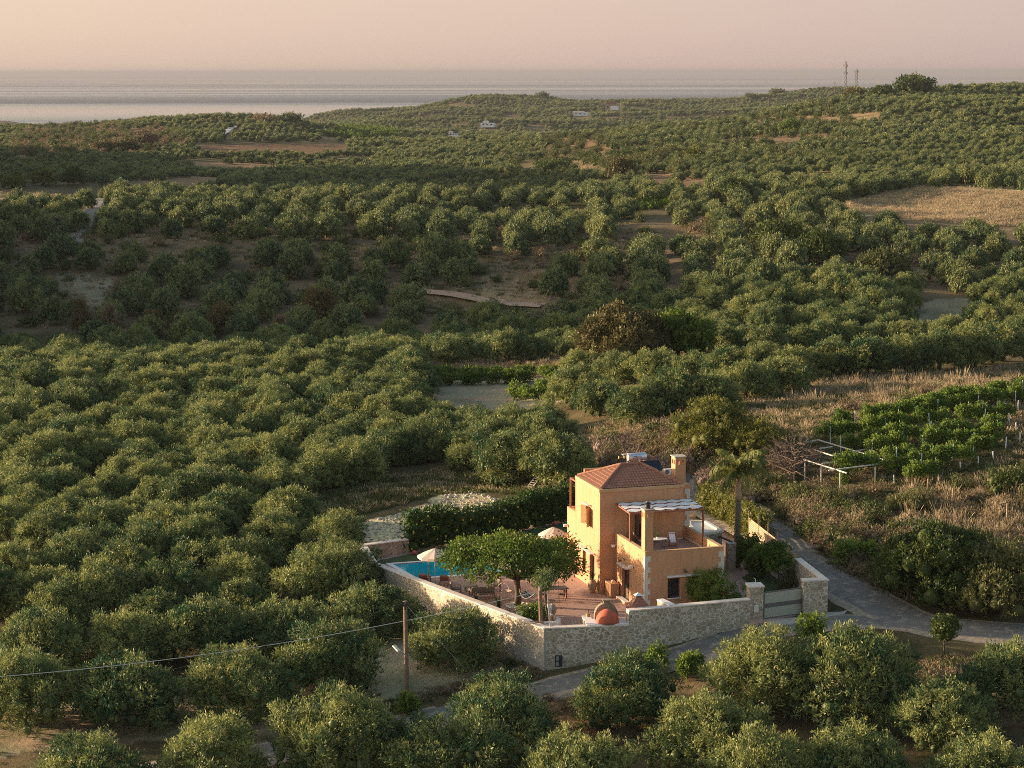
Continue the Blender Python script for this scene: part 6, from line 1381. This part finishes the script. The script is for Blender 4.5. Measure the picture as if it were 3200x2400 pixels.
dd2 = Vector((s2.x - s1.x, s2.y - s1.y)); n2 = Vector((-dd2.y, dd2.x)).normalized() * .2; P_ = [-n2, dd2 - n2, dd2 + n2, n2]; MB().prism([tuple(p) for p in P_], -.2, 1.87).build('wall', 'stone', e); P_ = [-n2 * 1.2, dd2 - n2 * 1.2, dd2 + n2 * 1.2, n2 * 1.2]; MB().prism([tuple(p) for p in P_], 1.87, 1.97).build('coping', 'white', e)

# ================================================================ poles and cables
def pole(px0, py0, px1, py1, zb, label, y_off=0):
    p = at(px1, py1, zb); zt = zat(px0, py0, p.y); e = empty('utility_pole', (p.x, p.y, zb)); T(e, label, 'utility pole')
    dx = xat(px0, py0, p.y) - p.x; MB().tube([(0, 0, -.6), (dx * .5, 0, (zt - zb) * .5), (dx, 0, zt - zb)], [.17, .15, .12], 12).build('shaft', 'pole', e); return e, Vector((p.x + dx, p.y, zt))
zb1 = Hs(*a2(1272, 2200, -3.1)); e1, t1 = pole(1266, 1878, 1272, 2206, zb1, 'wooden utility pole carrying the street lamp, left of the lone olive')
MB().box(-.2, .2, -.09, .09, -.35, -.05).box(-.06, .06, -.16, -.08, -.55, -.2).build('fittings', 'dark_metal', e1, loc=(t1.x - e1.location.x, 0, t1.z - e1.location.z))
lz = zat(1270, 2035, t1.y) - zb1; lm = MB().tube([(0, -.1, lz - .3), (-.25, -.3, lz), (-.5, -.45, lz + .25)], .035, 8).build('lamp_arm', 'metal', e1)
hd2 = MB().box(-.13, .13, -.32, .32, -.06, .07).build('lamp_head', 'quoin', e1, loc=(-.62, -.55, lz + .34), bevel=.04); hd2.rotation_euler = (R_(25), 0, R_(40))
e2, t2 = pole(1687, 1832, 1696, 2112, -2.95, 'wooden utility pole standing at the corner of the stone wall')
MB().tube([(0, -.15, .1), (0, -.15, -.1)], .05, 8).build('insulator', 'metal', e2, loc=(t2.x - e2.location.x, 0, t2.z - e2.location.z - .15))
def cable(name, pts, r, mat_, label):
    T(MB().tube(pts, r, 5).build(name, mat_), label, 'cable')
def span(a, b_, sag, n=24): return [a.lerp(b_, i / n) + Vector((0, 0, -sag * 4 * (i / n) * (1 - i / n))) for i in range(n + 1)]
yl = 122.0; lft = Vector((xat(-300, 2135, yl), yl, zat(-300, 2135, yl)))
cable('power_cable', span(t2 - Vector((0, .1, .3)), lft, 1.0), .022, 'cable', 'pale overhead cable running from the corner pole out of the left edge')
lft2 = Vector((xat(-300, 2240, yl), yl, zat(-300, 2240, yl))); cable('power_cable', span(t1 - Vector((0, 0, .1)), lft2, .9), .015, 'cable_dark', 'dark cable from the lamp pole down to the left edge')
cable('power_cable', span(t1 - Vector((0, 0, .2)), t2 - Vector((0, 0, .9)), 1.25), .015, 'cable_dark', 'slack dark cable hanging between the two utility poles')
gy = gp(1482, 2125); cable('guy_wire', [t1 - Vector((0, 0, .2)), gy], .012, 'cable', 'straight guy wire from the lamp pole top to the dirt')

# ladder, stones of the gravel heap
p = gp(1650, 1532); q0 = Vector((p.x, p.y, p.z)); e = empty('ladder', q0, R_(-35)); T(e, 'pale ladder lying tilted against the olives behind the hedge', 'ladder')
mb = MB().bar((-.28, 0, 0), (-.28, 2.2, 1.3), .05, .07).bar((.28, 0, 0), (.28, 2.2, 1.3), .05, .07); mb.build('rails', 'cap', e); mb = MB()
for i in range(9): t = (i + .5) / 9; mb.bar((-.28, 2.2 * t, 1.3 * t), (.28, 2.2 * t, 1.3 * t), .04, .04)
mb.build('rungs', 'cap', e)

# ================================================================ scattered growth (stuff)
def scatter(name, label, cat, meshes, pts):
    """pts: x, y, kind, size, sink"""
    pc = bpy.data.collections.new(name + '_kinds')
    for i, me in enumerate(meshes): pc.objects.link(bpy.data.objects.new('%s_%02d' % (name, i), me))
    P = np.array([(p[0], p[1]) for p in pts]); n_ = len(P); z = H(P[:, 0], P[:, 1]) - 0.05
    me = bpy.data.meshes.new(name); me.vertices.add(n_); me.vertices.foreach_set('co', np.column_stack([P, z]).astype(np.float32).ravel())
    a = me.attributes.new('pick', 'INT', 'POINT'); a.data.foreach_set('value', np.array([p[2] for p in pts], dtype=np.int32))
    a = me.attributes.new('rotz', 'FLOAT', 'POINT'); a.data.foreach_set('value', (rng.random(n_) * 6.28).astype(np.float32))
    s = np.array([p[3] for p in pts]); a = me.attributes.new('size', 'FLOAT_VECTOR', 'POINT'); a.data.foreach_set('vector', np.column_stack([s, s, s * rng.uniform(.75, 1.25, n_)]).astype(np.float32).ravel())
    o = link(name, me); T(o, label, cat, kind='stuff'); ng = bpy.data.node_groups['scatter'].copy()
    for nd in ng.nodes:
        if nd.type == 'COLLECTION_INFO': nd.inputs['Collection'].default_value = pc
    md = o.modifiers.new('scatter', 'NODES'); md.node_group = ng; return o
def tuft(n, h, w_, mat_, seed, spread=.35, lean=.35, seeds=True):
    r = np.random.default_rng(seed); a = r.uniform(0, 6.28, n); rr = np.sqrt(r.random(n)) * spread; b0 = np.stack([rr * np.cos(a), rr * np.sin(a), np.full(n, -.1)], 1)
    d = np.stack([np.cos(a), np.sin(a), np.zeros(n)], 1) * (r.random(n) * lean)[:, None] * h + np.stack([r.normal(size=n) * .12 * h, r.normal(size=n) * .12 * h, h * r.uniform(.55, 1.1, n)], 1)
    wv = unit(np.cross(d, r.normal(size=(n, 3)))) * w_ / 2; hd = unit(np.cross(d, wv)) * w_
    V = np.stack([b0 - wv, b0 + wv, b0 + d * .75 + wv * .7, b0 + d * .75 - wv * .7, b0 + d * .7 - wv * 2.2, b0 + d * .7 + wv * 2.2, b0 + d + wv * .6, b0 + d - wv * .6], 1).reshape(-1, 3)
    Qd = np.concatenate([np.arange(n * 8).reshape(-1, 8)[:, :4], np.arange(n * 8).reshape(-1, 8)[:, 4:]]); tn = np.repeat(np.clip(r.normal(size=n) * .3 + .5, 0, 1), 8)
    return np_mesh('tuft', V, Qd, mat_, tn)
def inside_pts(poly, d0, d1, step, prob=1.0):
    xs = [p[0] for p in poly]; ext = max(abs(min(xs) - 1600), abs(max(xs) - 1600)) / FPX * d1; x0 = (min(xs) - 1600) / FPX * (d1 if min(xs) < 1600 else d0); x1 = (max(xs) - 1600) / FPX * (d1 if max(xs) > 1600 else d0)
    gx, gy = np.meshgrid(np.arange(x0, x1, step), np.arange(d0, d1, step)); gx = gx.ravel() + rng.uniform(-.5, .5, gx.size) * step; gy = gy.ravel() + rng.uniform(-.5, .5, gy.size) * step
    px, py = proj(gx, gy, H(gx, gy)); k = inpoly(px, py, poly) & (rng.random(gx.size) < prob) & ~inpoly(gx, gy, YARD)
    return np.column_stack([gx[k], gy[k]])
def road_far(P):
    if len(P) == 0: return P
    px, py = proj(P[:, 0], P[:, 1], H(P[:, 0], P[:, 1])); rp = [(2290, 1575), (2360, 1575), (2500, 1675), (2620, 1775), (2780, 1870), (2930, 1915), (3300, 1950), (3300, 2015), (2950, 2010), (2850, 2000), (2680, 1990), (2560, 1960), (2480, 1800), (2330, 1660)]
    return P[~inpoly(px, py, rp)]
grass_m = [tuft(64, .5, .022, 'dry', 1, .45, .9), tuft(46, .8, .024, 'dry', 2, .4, .6), tuft(22, 1.35, .026, 'dry', 3, .45, .35), tuft(70, .45, .03, 'weed', 4, .4, .6), tuft(50, .35, .035, 'brownbush', 5, .5, .9)]
gp_ = []
FIELD1 = [(2600, 660), (2680, 625), (2780, 600), (2900, 588), (3300, 605), (3300, 712), (3050, 708), (2850, 685), (2700, 672)]
FIELD2 = [(-100, 560), (300, 575), (330, 605), (250, 622), (-100, 612)]
FIELD3 = [(1580, 508), (1700, 495), (1980, 490), (2060, 505), (1900, 535), (1600, 523)]
def sow(poly, d0, d1, step, kinds, prob=1.0, s=(.7, 1.2)):
    for x, y in road_far(inside_pts(poly, d0, d1, step, prob)): gp_.append((x, y, int(rng.choice(kinds)), rng.uniform(*s)))
sow([(1830, 1345), (2180, 1250), (2560, 1170), (3900, 1120), (3900, 1330), (2760, 1300), (2420, 1440), (2150, 1560), (1900, 1500)], 165, 262, .75, [0, 0, 1, 3, 3, 3, 4], .85)
sow([(1950, 1330), (2450, 1330), (2480, 1440), (2000, 1460)], 170, 230, .9, [1, 2, 0], .5)
sow([(2500, 1190), (3900, 1130), (3900, 1230), (2450, 1290)], 200, 262, 1.1, [2, 1, 3], .5, (.7, 1.2))
sow([(2400, 1520), (2700, 1380), (3900, 1200), (3900, 1560), (2850, 1560), (2700, 1640), (2450, 1600)], 150, 225, .8, [3, 3, 4, 0], .7)
sow([(2850, 1500), (3900, 1500), (3900, 1720), (3000, 1700), (2800, 1600)], 140, 185, .6, [1, 0, 2, 0, 3], .7, (.7, 1.15))
sow([(2380, 1560), (2700, 1560), (3000, 1750), (3900, 1900), (3900, 1940), (2900, 1900), (2600, 1770), (2480, 1670)], 135, 185, .5, [0, 3, 4, 4, 3], .8)
sow([(960, 1560), (1200, 1500), (1560, 1430), (1760, 1480), (1780, 1560), (1560, 1540), (1380, 1545), (1000, 1640)], 155, 220, .6, [3, 3, 3, 0], .8)
sow([(1500, 2020), (1690, 2080), (1700, 2110), (1560, 2170), (1300, 2200), (1100, 2270), (900, 2290), (1000, 2240), (1400, 2140), (1620, 2090)], 120, 142, .4, [4, 3, 0], .8, (.5, .9))
sow([(1000, 1650), (1150, 1720), (1100, 1800), (960, 1750)], 140, 175, .6, [3, 4], .6)
sow([(1600, 2180), (1860, 2180), (2100, 2300), (1900, 2420), (1650, 2340)], 112, 140, .5, [4, 0], .6, (.5, .9))
sow([(2560, 2060), (3900, 2020), (3900, 2120), (2600, 2160)], 120, 140, .5, [3, 4, 0], .6, (.5, .9))
sow([(-100, 2150), (1200, 2150), (1200, 2420), (-100, 2420)], 110, 140, .9, [4, 3, 0], .3, (.4, .7))
sow([(1250, 1120), (1850, 1105), (1850, 1160), (1250, 1165)], 225, 290, .9, [0, 3, 1], .6)
sow([(1820, 1440), (2000, 1420), (2000, 1560), (1820, 1560)], 158, 200, .6, [3, 4, 4], .7)
sow(FIELD1, 400, 620, 1.3, [0, 0, 1], .9, (1.0, 1.7)); sow(FIELD2, 480, 640, 1.6, [1, 0], .8, (1.0, 1.7)); sow(FIELD3, 600, 900, 2.4, [1, 0], .8, (1.2, 2))
sow([(0, 690), (2000, 690), (2000, 1030), (0, 1030)], 335, 475, 1.9, [4, 0, 3], .5, (1.0, 1.8))
scatter('dry_grass', 'dry grass, weeds and tall pale seed stalks on the banks and field margins', 'grass', grass_m, gp_)
def verge():
    pass
def bushmesh(seed, mat_, ll, lw_, shoots=170, R=.8, h=.9):
    q = random.Random(seed); lb = [(q.uniform(-R, R) * .6, q.uniform(-R, R) * .6, q.uniform(.15, h) * .7, q.uniform(.25, .45)) for _ in range(9)]
    V, Qd, tn = foliage(lb, shoots, 8, ll, lw_, up=.6, sl=.28, seed=seed, spread=.07, core=.5, tonev=.4); return np_mesh('bush', V, Qd, mat_, tn)
bm_ = [bushmesh(1, 'brownbush', .16, .03), bushmesh(2, 'brownbush', .14, .03), bushmesh(3, 'weed', .14, .05), bushmesh(4, 'dark_leaf', .14, .07), bushmesh(5, 'dry', .16, .03), bushmesh(6, 'twig', .2, .02, 110)]
bp = []
def plantb(poly, d0, d1, step, kinds, prob, s):
    for x, y in road_far(inside_pts(poly, d0, d1, step, prob)): bp.append((x, y, int(rng.choice(kinds)), rng.uniform(*s)))
plantb([(2390, 1530), (2620, 1560), (2800, 1640), (2960, 1760), (2860, 1850), (2760, 1850), (2600, 1745), (2470, 1645), (2380, 1570)], 140, 190, 1.05, [0, 1, 3, 2, 4, 4, 2], .8, (.7, 1.5))
plantb([(2560, 1640), (2850, 1700), (3200, 1850), (3900, 1930), (2900, 1890), (2620, 1760)], 138, 180, 1.2, [2, 3, 3, 1, 2], .8, (.8, 1.5))
plantb([(1880, 1400), (2180, 1340), (2500, 1420), (2440, 1560), (2200, 1600), (2100, 1520), (1900, 1560)], 158, 215, 1.25, [5, 1, 5, 2, 0, 3], .8, (.9, 1.8))
plantb([(2500, 1280), (3900, 1130), (3900, 1200), (2700, 1290)], 190, 260, 3, [2, 1, 3], .4, (.8, 1.4))
plantb([(2620, 1560), (3900, 1400), (3900, 1560), (2700, 1620)], 150, 200, 2.2, [2, 1, 3, 4], .6, (.8, 1.6))
plantb([(1480, 2010), (1690, 2085), (1690, 2115), (1480, 2150), (1200, 2240), (1100, 2240), (1450, 2150), (1600, 2090)], 124, 142, .9, [5, 1, 3], .6, (.5, .9))
plantb([(1600, 2180), (1860, 2180), (2100, 2300), (1900, 2420), (1650, 2340)], 112, 140, 1.6, [0, 1], .4, (.4, .8))
plantb([(80, 400), (480, 380), (620, 440), (480, 480), (0, 500)], 900, 1900, 9, [2, 3, 2, 0], .6, (2, 4))
plantb([(1500, 430), (2700, 330), (2700, 520), (1600, 560)], 620, 1300, 8, [2, 3], .3, (2, 4))
plantb([(0, 700), (2400, 690), (3200, 800), (3200, 1020), (0, 1030)], 335, 470, 6, [2, 3, 2, 1], .4, (1.2, 2.4))
scatter('scrub', 'brown and green scrub covering the road bank and the slopes', 'scrub', bm_, bp)
# gravel heap stones
P = inside_pts([(1040, 1690), (1100, 1645), (1290, 1592), (1380, 1552), (1480, 1534), (1565, 1560), (1590, 1590), (1300, 1680), (1150, 1715)], 150, 192, .42, .9); mb = MB(); 
for x, y in P: s = abs(rng.normal()) * .09 + .04; z = Hs(x, y); V, F_ = blob(s, .7, rng, 6, 3); mb.add([(a + x, b_ + y, c + z + s * .2) for a, b_, c in V], [tuple(f) for f in F_])
T(mb.build('gravel_heap', plain('gravel_stone', (0.42, 0.37, 0.31), .9, .25, 5)), 'loose grey gravel and stones heaped behind the hedge', 'gravel', kind='stuff')

# ================================================================ vineyard on the right with posts
vx = lambda x: 2300 + x * .4069
vy = lambda y: 1050 + y * .4069
VM = []
for i in range(4):
    q = random.Random(500 + i); lb = [(q.uniform(-.75, .75), q.uniform(-.22, .22), q.uniform(.75, 1.35), q.uniform(.2, .32)) for _ in range(8)]; V, Qd, tn = foliage(lb, 150, 8, .17, .14, up=.1, sl=.3, seed=500 + i, spread=.09, core=.5, tonev=.4, down=-.8)
    VM.append(np_mesh('leaves', V, Qd, 'vine', tn))
vst = path_tube('stem', [([(0, 0, -.2), (.08, .03, .5), (0, 0, 1.1)], [.05, .04, .03])]); vines = 0
RW = [((1180, 620), (2330, 400)), ((800, 700), (2330, 480)), ((640, 800), (2120, 620)), ((660, 880), (2050, 740)), ((900, 920), (2050, 800)), ((1130, 980), (1980, 880)), ((1160, 1050), (1800, 960)), ((1300, 1110), (1560, 1070))]
for ri, (a, b_) in enumerate(RW):
    A_ = gp(vx(a[0]), vy(a[1]) + 12); B_ = gp(vx(b_[0]), vy(b_[1]) + 12); n_ = int((B_ - A_).length / 1.45)
    for i in range(n_):
        if rng.random() < (.06 if ri < 4 else .2): continue
        t = (i + .5) / n_; x = A_.x + (B_.x - A_.x) * t + rng.uniform(-.2, .2); y = A_.y + (B_.y - A_.y) * t + rng.uniform(-.3, .3)
        e = empty('grapevine', (x, y, Hs(x, y)), math.atan2(B_.y - A_.y, B_.x - A_.x)); s = rng.uniform(.8, 1.1); e.scale = (s, s, s); T(e, '%s vine from the left, %s row from the back, right vineyard' % (ORD[min(i, 37)], ORD[ri]), 'grapevine', 'grapevines in the right vineyard')
        link('leaves', VM[rng.integers(4)], e); link('stem', vst, e); vines += 1
AP = []
for ri, (a, b_) in enumerate(RW[:7]):
    A_ = gp(vx(a[0]), vy(a[1]) + 12); B_ = gp(vx(b_[0]), vy(b_[1]) + 12); n_ = int((B_ - A_).length / 4.4)
    for i in range(n_):
        t = (i + .3 + rng.uniform(-.1, .1)) / n_; x = A_.x + (B_.x - A_.x) * t; y = A_.y + (B_.y - A_.y) * t - .45
        T(MB().bar((0, 0, -.2), (rng.uniform(-.12, .12), 0, rng.uniform(1.3, 1.7)), .075, .075).build('trellis_post', 'white', None, (x, y, Hs(x, y))), '%s pale post from the left among vines, %s row from the back' % (ORD[i], ORD[ri]), 'post', 'posts standing among the vines')
PST = [(1640, 490, 570), (1890, 500, 580), (2000, 485, 535), (2070, 520, 590), (2165, 495, 575), (1947, 560, 605), (1850, 590, 635), (2098, 595, 668), (1998, 625, 695), (1767, 690, 745), (1915, 735, 810), (2025, 705, 765), (2155, 665, 735), (2180, 740, 805), (1822, 842, 930), (1940, 815, 905), (2070, 775, 858), (1860, 930, 995), (1980, 895, 955), (1785, 790, 862), (1630, 730, 775), (1430, 905, 955), (1725, 965, 1035), (1480, 1020, 1062), (1535, 535, 575), (1615, 660, 715), (1217, 1070, 1140), (1490, 690, 720), (1370, 725, 760), (1320, 650, 700), (1215, 680, 715)]
for i, (x, y0, y1) in enumerate(sorted(PST)):
    p = gp(vx(x), vy(y1) + 2); h = max(.8, zat(vx(x), vy(y0), p.y) - p.z); T(MB().bar((0, 0, -.2), (rng.uniform(-.1, .1), 0, h), .09, .09).build('vineyard_post', 'white', None, p), '%s pale trellis post from the left in the right vineyard' % ORD[i], 'post', 'trellis posts of the right vineyard')
for x, y0, y1, lab in ((1468, 1100, 1255, 'tall weathered fence post right of the vine pergola'), (1662, 1170, 1275, 'weathered fence post just above the big dark bush'), (2078, 1285, 1430, 'weathered fence post between the big dark bush and the right edge')):
    p = gp(vx(x), vy(y1)); T(MB().bar((0, 0, -.2), (.03, 0, zat(vx(x), vy(y0), p.y) - p.z), .11, .11).build('fence_post', 'wood_pale', None, p), lab, 'post')
# concrete vine pergola
p0 = gp(vx(800), vy(1205)); zt = zat(vx(800), vy(1040), p0.y); pgc = empty('vine_pergola', (p0.x, p0.y, 0)); T(pgc, 'pale concrete post and beam vine pergola above the road bank', 'pergola')
for x, y0, y1 in ((530, 960, 1105), (657, 985, 1110), (800, 1040, 1205), (1070, 1005, 1118), (1205, 980, 1140)):
    tpp = at(vx(x), vy(y0), zt); gz_ = Hs(tpp.x, tpp.y); MB().bar((tpp.x - p0.x, tpp.y - p0.y, gz_ - .3), (tpp.x - p0.x, tpp.y - p0.y, zt), .11, .11).build('post', 'cap', pgc)
for a, b_ in (((520, 948), (850, 1052)), ((712, 1032), (1290, 958)), ((600, 873), (860, 957)), ((630, 797), (1210, 972)), ((640, 864), (740, 850)), ((735, 917), (1002, 870)), ((535, 818), (640, 795)), ((660, 978), (840, 960)), ((1000, 945), (1135, 915))):
    A_ = at(vx(a[0]), vy(a[1]), zt + .05); B_ = at(vx(b_[0]), vy(b_[1]), zt + .05); o = Vector((p0.x, p0.y, 0)); MB().bar(A_ - o, B_ - o, .09, .09).build('beam', 'quoin', pgc)
lp = at(vx(930), vy(960), zt + .1); q = random.Random(4); lb = [(q.uniform(-1.7, 1.7), q.uniform(-1.3, 1.3), q.uniform(-.1, .25), q.uniform(.3, .5)) for _ in range(16)] + [(-1.2 + q.uniform(-.3, .3), -1.6, -.4 - i * .35, .3) for i in range(4)]
plant('grapevine', 'bright green vine sprawling over the top of the concrete pergola', 'grapevine', (lp.x, lp.y, zt), lb, 520, 8, .19, .15, 'vine', 600, up=.1, sl=.3, spread=.1, tone0=.6, down=-.8)
# vegetable patch
for i, (px, py, s, lab) in enumerate([(1345, 1200, 1.0, 0), (1395, 1203, .9, 0), (1445, 1203, 1.05, 0), (1495, 1202, 1, 0), (1545, 1200, .95, 0), (1595, 1198, 1, 0), (1645, 1196, 1.1, 0), (1725, 1180, .9, 0), (1625, 1245, 1.2, 1), (1665, 1250, 1.1, 1), (1700, 1235, 1.1, 1), (1735, 1215, 1, 1)]):
    p = gp(px, py); q = random.Random(700 + i); lb = [(q.uniform(-.8, .8) * s, q.uniform(-.6, .6) * s, q.uniform(.3, 1.2) * s, .42) for _ in range(10)]
    plant('vegetable_plant', ('%s leafy plant from the left in the dark row of the vegetable patch' % ORD[i]) if not lab else ('%s bright yellow green plant at the right side of the vegetable patch' % ORD[i - 8]), 'plant', p, lb, 170, 8, .26, .2, 'vine' if lab else 'green', 700 + i, up=.2, spread=.12, group='plants of the vegetable patch')
for i in range(9):
    p = gp(1320 + i * 48 + rng.uniform(-8, 8), 1172 + rng.uniform(-3, 3)); q = random.Random(740 + i); lb = [(q.uniform(-.7, .7), q.uniform(-.5, .5), q.uniform(.2, .7), .32) for _ in range(8)]
    plant('vegetable_plant', '%s low green plant from the left in the back row of the vegetable patch' % ORD[i], 'plant', p, lb, 120, 8, .22, .16, 'vine', 740 + i, up=.2, spread=.1, group='plants of the vegetable patch')
for i, (px, py) in enumerate([(1280, 1145), (1410, 1138), (1570, 1135), (1640, 1132), (1745, 1130), (1795, 1128)]):
    p = gp(px, py); T(MB().bar((0, 0, -.2), (.02, 0, 1.3), .07, .07).build('stake', 'twig', None, p), '%s thin wooden stake from the left behind the vegetable patch' % ORD[i], 'stake', 'stakes behind the vegetable patch')
# small far crop fields
cp = []
for poly, d0, d1, st in (([(1970, 660), (1985, 625), (2100, 622), (2105, 650)], 430, 620, 2.0), ([(1010, 425), (1080, 400), (1240, 410), (1250, 432), (1150, 440)], 900, 1900, 5.0)):
    for x, y in inside_pts(poly, d0, d1, st, .85): cp.append((x, y, int(rng.integers(2)), rng.uniform(.8, 1.2) * (1 if st < 5 else 2.2)))
cm = [bushmesh(30, 'vine', .3, .22, 90, 1.0, 1.3), bushmesh(31, 'green', .3, .22, 90, 1.0, 1.3)]
if cp: scatter('crop_plants', 'green crops and vines in small far fields', 'crops', cm, cp)

# ================================================================ far buildings and masts
def far_house(px, py, wpx, hpx, label, parts, mat_='white'):
    p = gp(px, py); k = p.y / FPX; e = empty('far_house', (p.x, p.y, p.z + .5), R_(-12)); T(e, label, 'house')
    for (x0, x1, y0, y1, z0, z1, m_) in parts: MB().box(x0 * wpx * k, x1 * wpx * k, y0 * wpx * k, y1 * wpx * k, z0 * hpx * k, z1 * hpx * k + (1 if z0 == 0 else 1)).build('wall', m_, e)
    for i in range(3):
        x = (-.35 + .3 * i) * wpx * k; MB().box(x, x + .12 * wpx * k, -.302 * wpx * k - .1, -.3 * wpx * k, .25 * hpx * k + 1, .5 * hpx * k + 1).build('window', 'glass', e)
    return e
far_house(1914, 347, 42, 24, 'far three storey house with dark roof on the hazy ridge', [(-.5, .5, -.3, .3, 0, .8, 'clay'), (-.1, .5, -.32, .3, .12, .5, 'white'), (-.45, .3, -.3, .3, .8, 1.0, 'wood_red')])
far_house(1815, 364, 46, 12, 'far low flat building left of the three storey house', [(-.5, .5, -.3, .3, 0, .8, 'white'), (-.52, .2, -.32, .32, .8, 1.0, 'cap')])
far_house(1525, 399, 42, 17, 'far white house on the hazy hillside', [(-.5, .5, -.3, .3, 0, .62, 'white'), (-.3, 0, -.3, .3, .62, 1.0, 'white')])
far_house(1418, 430, 30, 12, 'small white house at the foot of the hazy hillside', [(-.5, .5, -.3, .3, 0, .5, 'white'), (-.5, -.1, -.3, .3, .5, 1.0, 'cap')])
far_house(2443, 482, 26, 11, 'blue grey shed roof showing among the olives on the right hill', [(-.5, .5, -.3, .3, 0, 1, 'panel' if False else 'metal')])
M['mastgrey'] = plain('mast_steel', (0.20, 0.19, 0.19), .7, .1, 1)
def mast(px, y0, y1, D, wb_, wt, label, arms):
    x = xat(px, y1, D); z0 = zat(px, y1, D) - 6; z1 = zat(px, y0, D); h = z1 - z0; e = empty('radio_mast', (x, D, z0)); T(e, label, 'radio mast'); mb = MB(); n_ = 9; r_ = .34
    for sx_ in (-1, 1):
        for sy_ in (-1, 1): mb.bar((sx_ * wb_, sy_ * wb_, 0), (sx_ * wt, sy_ * wt, h * .9), r_, r_)
    for i in range(n_):
        a, b_ = i / n_, (i + 1) / n_; wa_ = wb_ + (wt - wb_) * a; wb2 = wb_ + (wt - wb_) * b_
        for s_ in (-1, 1): mb.bar((-wa_, s_ * wa_, h * .9 * a), (wb2, s_ * wb2, h * .9 * b_), r_ * .6, r_ * .6); mb.bar((wa_, s_ * wa_, h * .9 * a), (-wb2, s_ * wb2, h * .9 * b_), r_ * .6, r_ * .6); mb.bar((-wb2, s_ * wb2, h * .9 * b_), (wb2, s_ * wb2, h * .9 * b_), r_ * .6, r_ * .6)
    mb.build('lattice', 'mastgrey', e); MB().tube([(0, 0, h * .88), (0, 0, h)], .16, 6).build('rod', 'mastgrey', e); an_ = MB()
    for t, w2_ in arms:
        for s_ in (-1, 1): an_.box(s_ * w2_ - .5, s_ * w2_ + .5, -.4, .4, h * t - 1.3, h * t + 1.3)
        an_.bar((-w2_, 0, h * t), (w2_, 0, h * t), .2, .2)
    an_.build('antennas', 'wood_grey', e)
mast(2641, 180, 292, 2900, 1.9, 1.1, 'taller lattice radio mast on the far skyline, left of the pair', [(.8, 2.6), (.62, 2.2), (.4, 2.0), (.25, 2.3)])
mast(2675, 206, 292, 2950, 3.2, 1.2, 'shorter tapering lattice mast on the far skyline, right of the pair', [(.82, 2.4), (.7, 2.0)])
for px, y0, y1, D, lab in ((2608, 255, 285, 2900, 'thin far pole just left of the two masts'), (2303, 308, 335, 2600, 'far utility pole on the right end of the hazy ridge'), (1958, 352, 380, 2300, 'far utility pole right of the three storey house'), (1781, 348, 372, 2400, 'far pylon beside the low flat building'), (1329, 316, 330, 3300, 'thin far pole on the central hazy ridge'), (2402, 308, 330, 2700, 'far utility pole below the flat oak ridge')):
    x = xat(px, y1, D); z0 = zat(px, y1, D) - 3; e = MB().bar((0, 0, 0), (0, 0, zat(px, y0, D) - z0), .7, .7).bar((-1.6, 0, zat(px, y0, D) - z0 - 1.5), (1.6, 0, zat(px, y0, D) - z0 - 1.5), .35, .35).build('far_pole', 'twig', None, (x, D, z0)); T(e, lab, 'pole')
for px in (400, 1200, 1525, 1914, 2443):
    print(px, [(yy, round(gp(px, yy).y)) for yy in (1020, 900, 760, 680, 620, 590, 540, 480, 430, 399, 364, 347)])

# ---------------------------------------------------------------- haze: one closed box of even air
hm = bpy.data.materials.new('haze'); hm.use_nodes = True; hn = hm.node_tree; hn.nodes.clear()
ho = hn.nodes.new('ShaderNodeOutputMaterial'); pv = hn.nodes.new('ShaderNodeVolumePrincipled')
pv.inputs['Color'].default_value = (0.35, 0.355, 0.41, 1); pv.inputs['Density'].default_value = 0.00005; pv.inputs['Anisotropy'].default_value = 0.1
hn.links.new(pv.outputs[0], ho.inputs['Volume']); M['haze'] = hm
hb = MB().box(-310000, 310000, -60, 255000, -141, 62).build('haze', 'haze'); T(hb, kind='stuff')
T(hb, 'thin warm evening haze over hills and sea', 'haze')
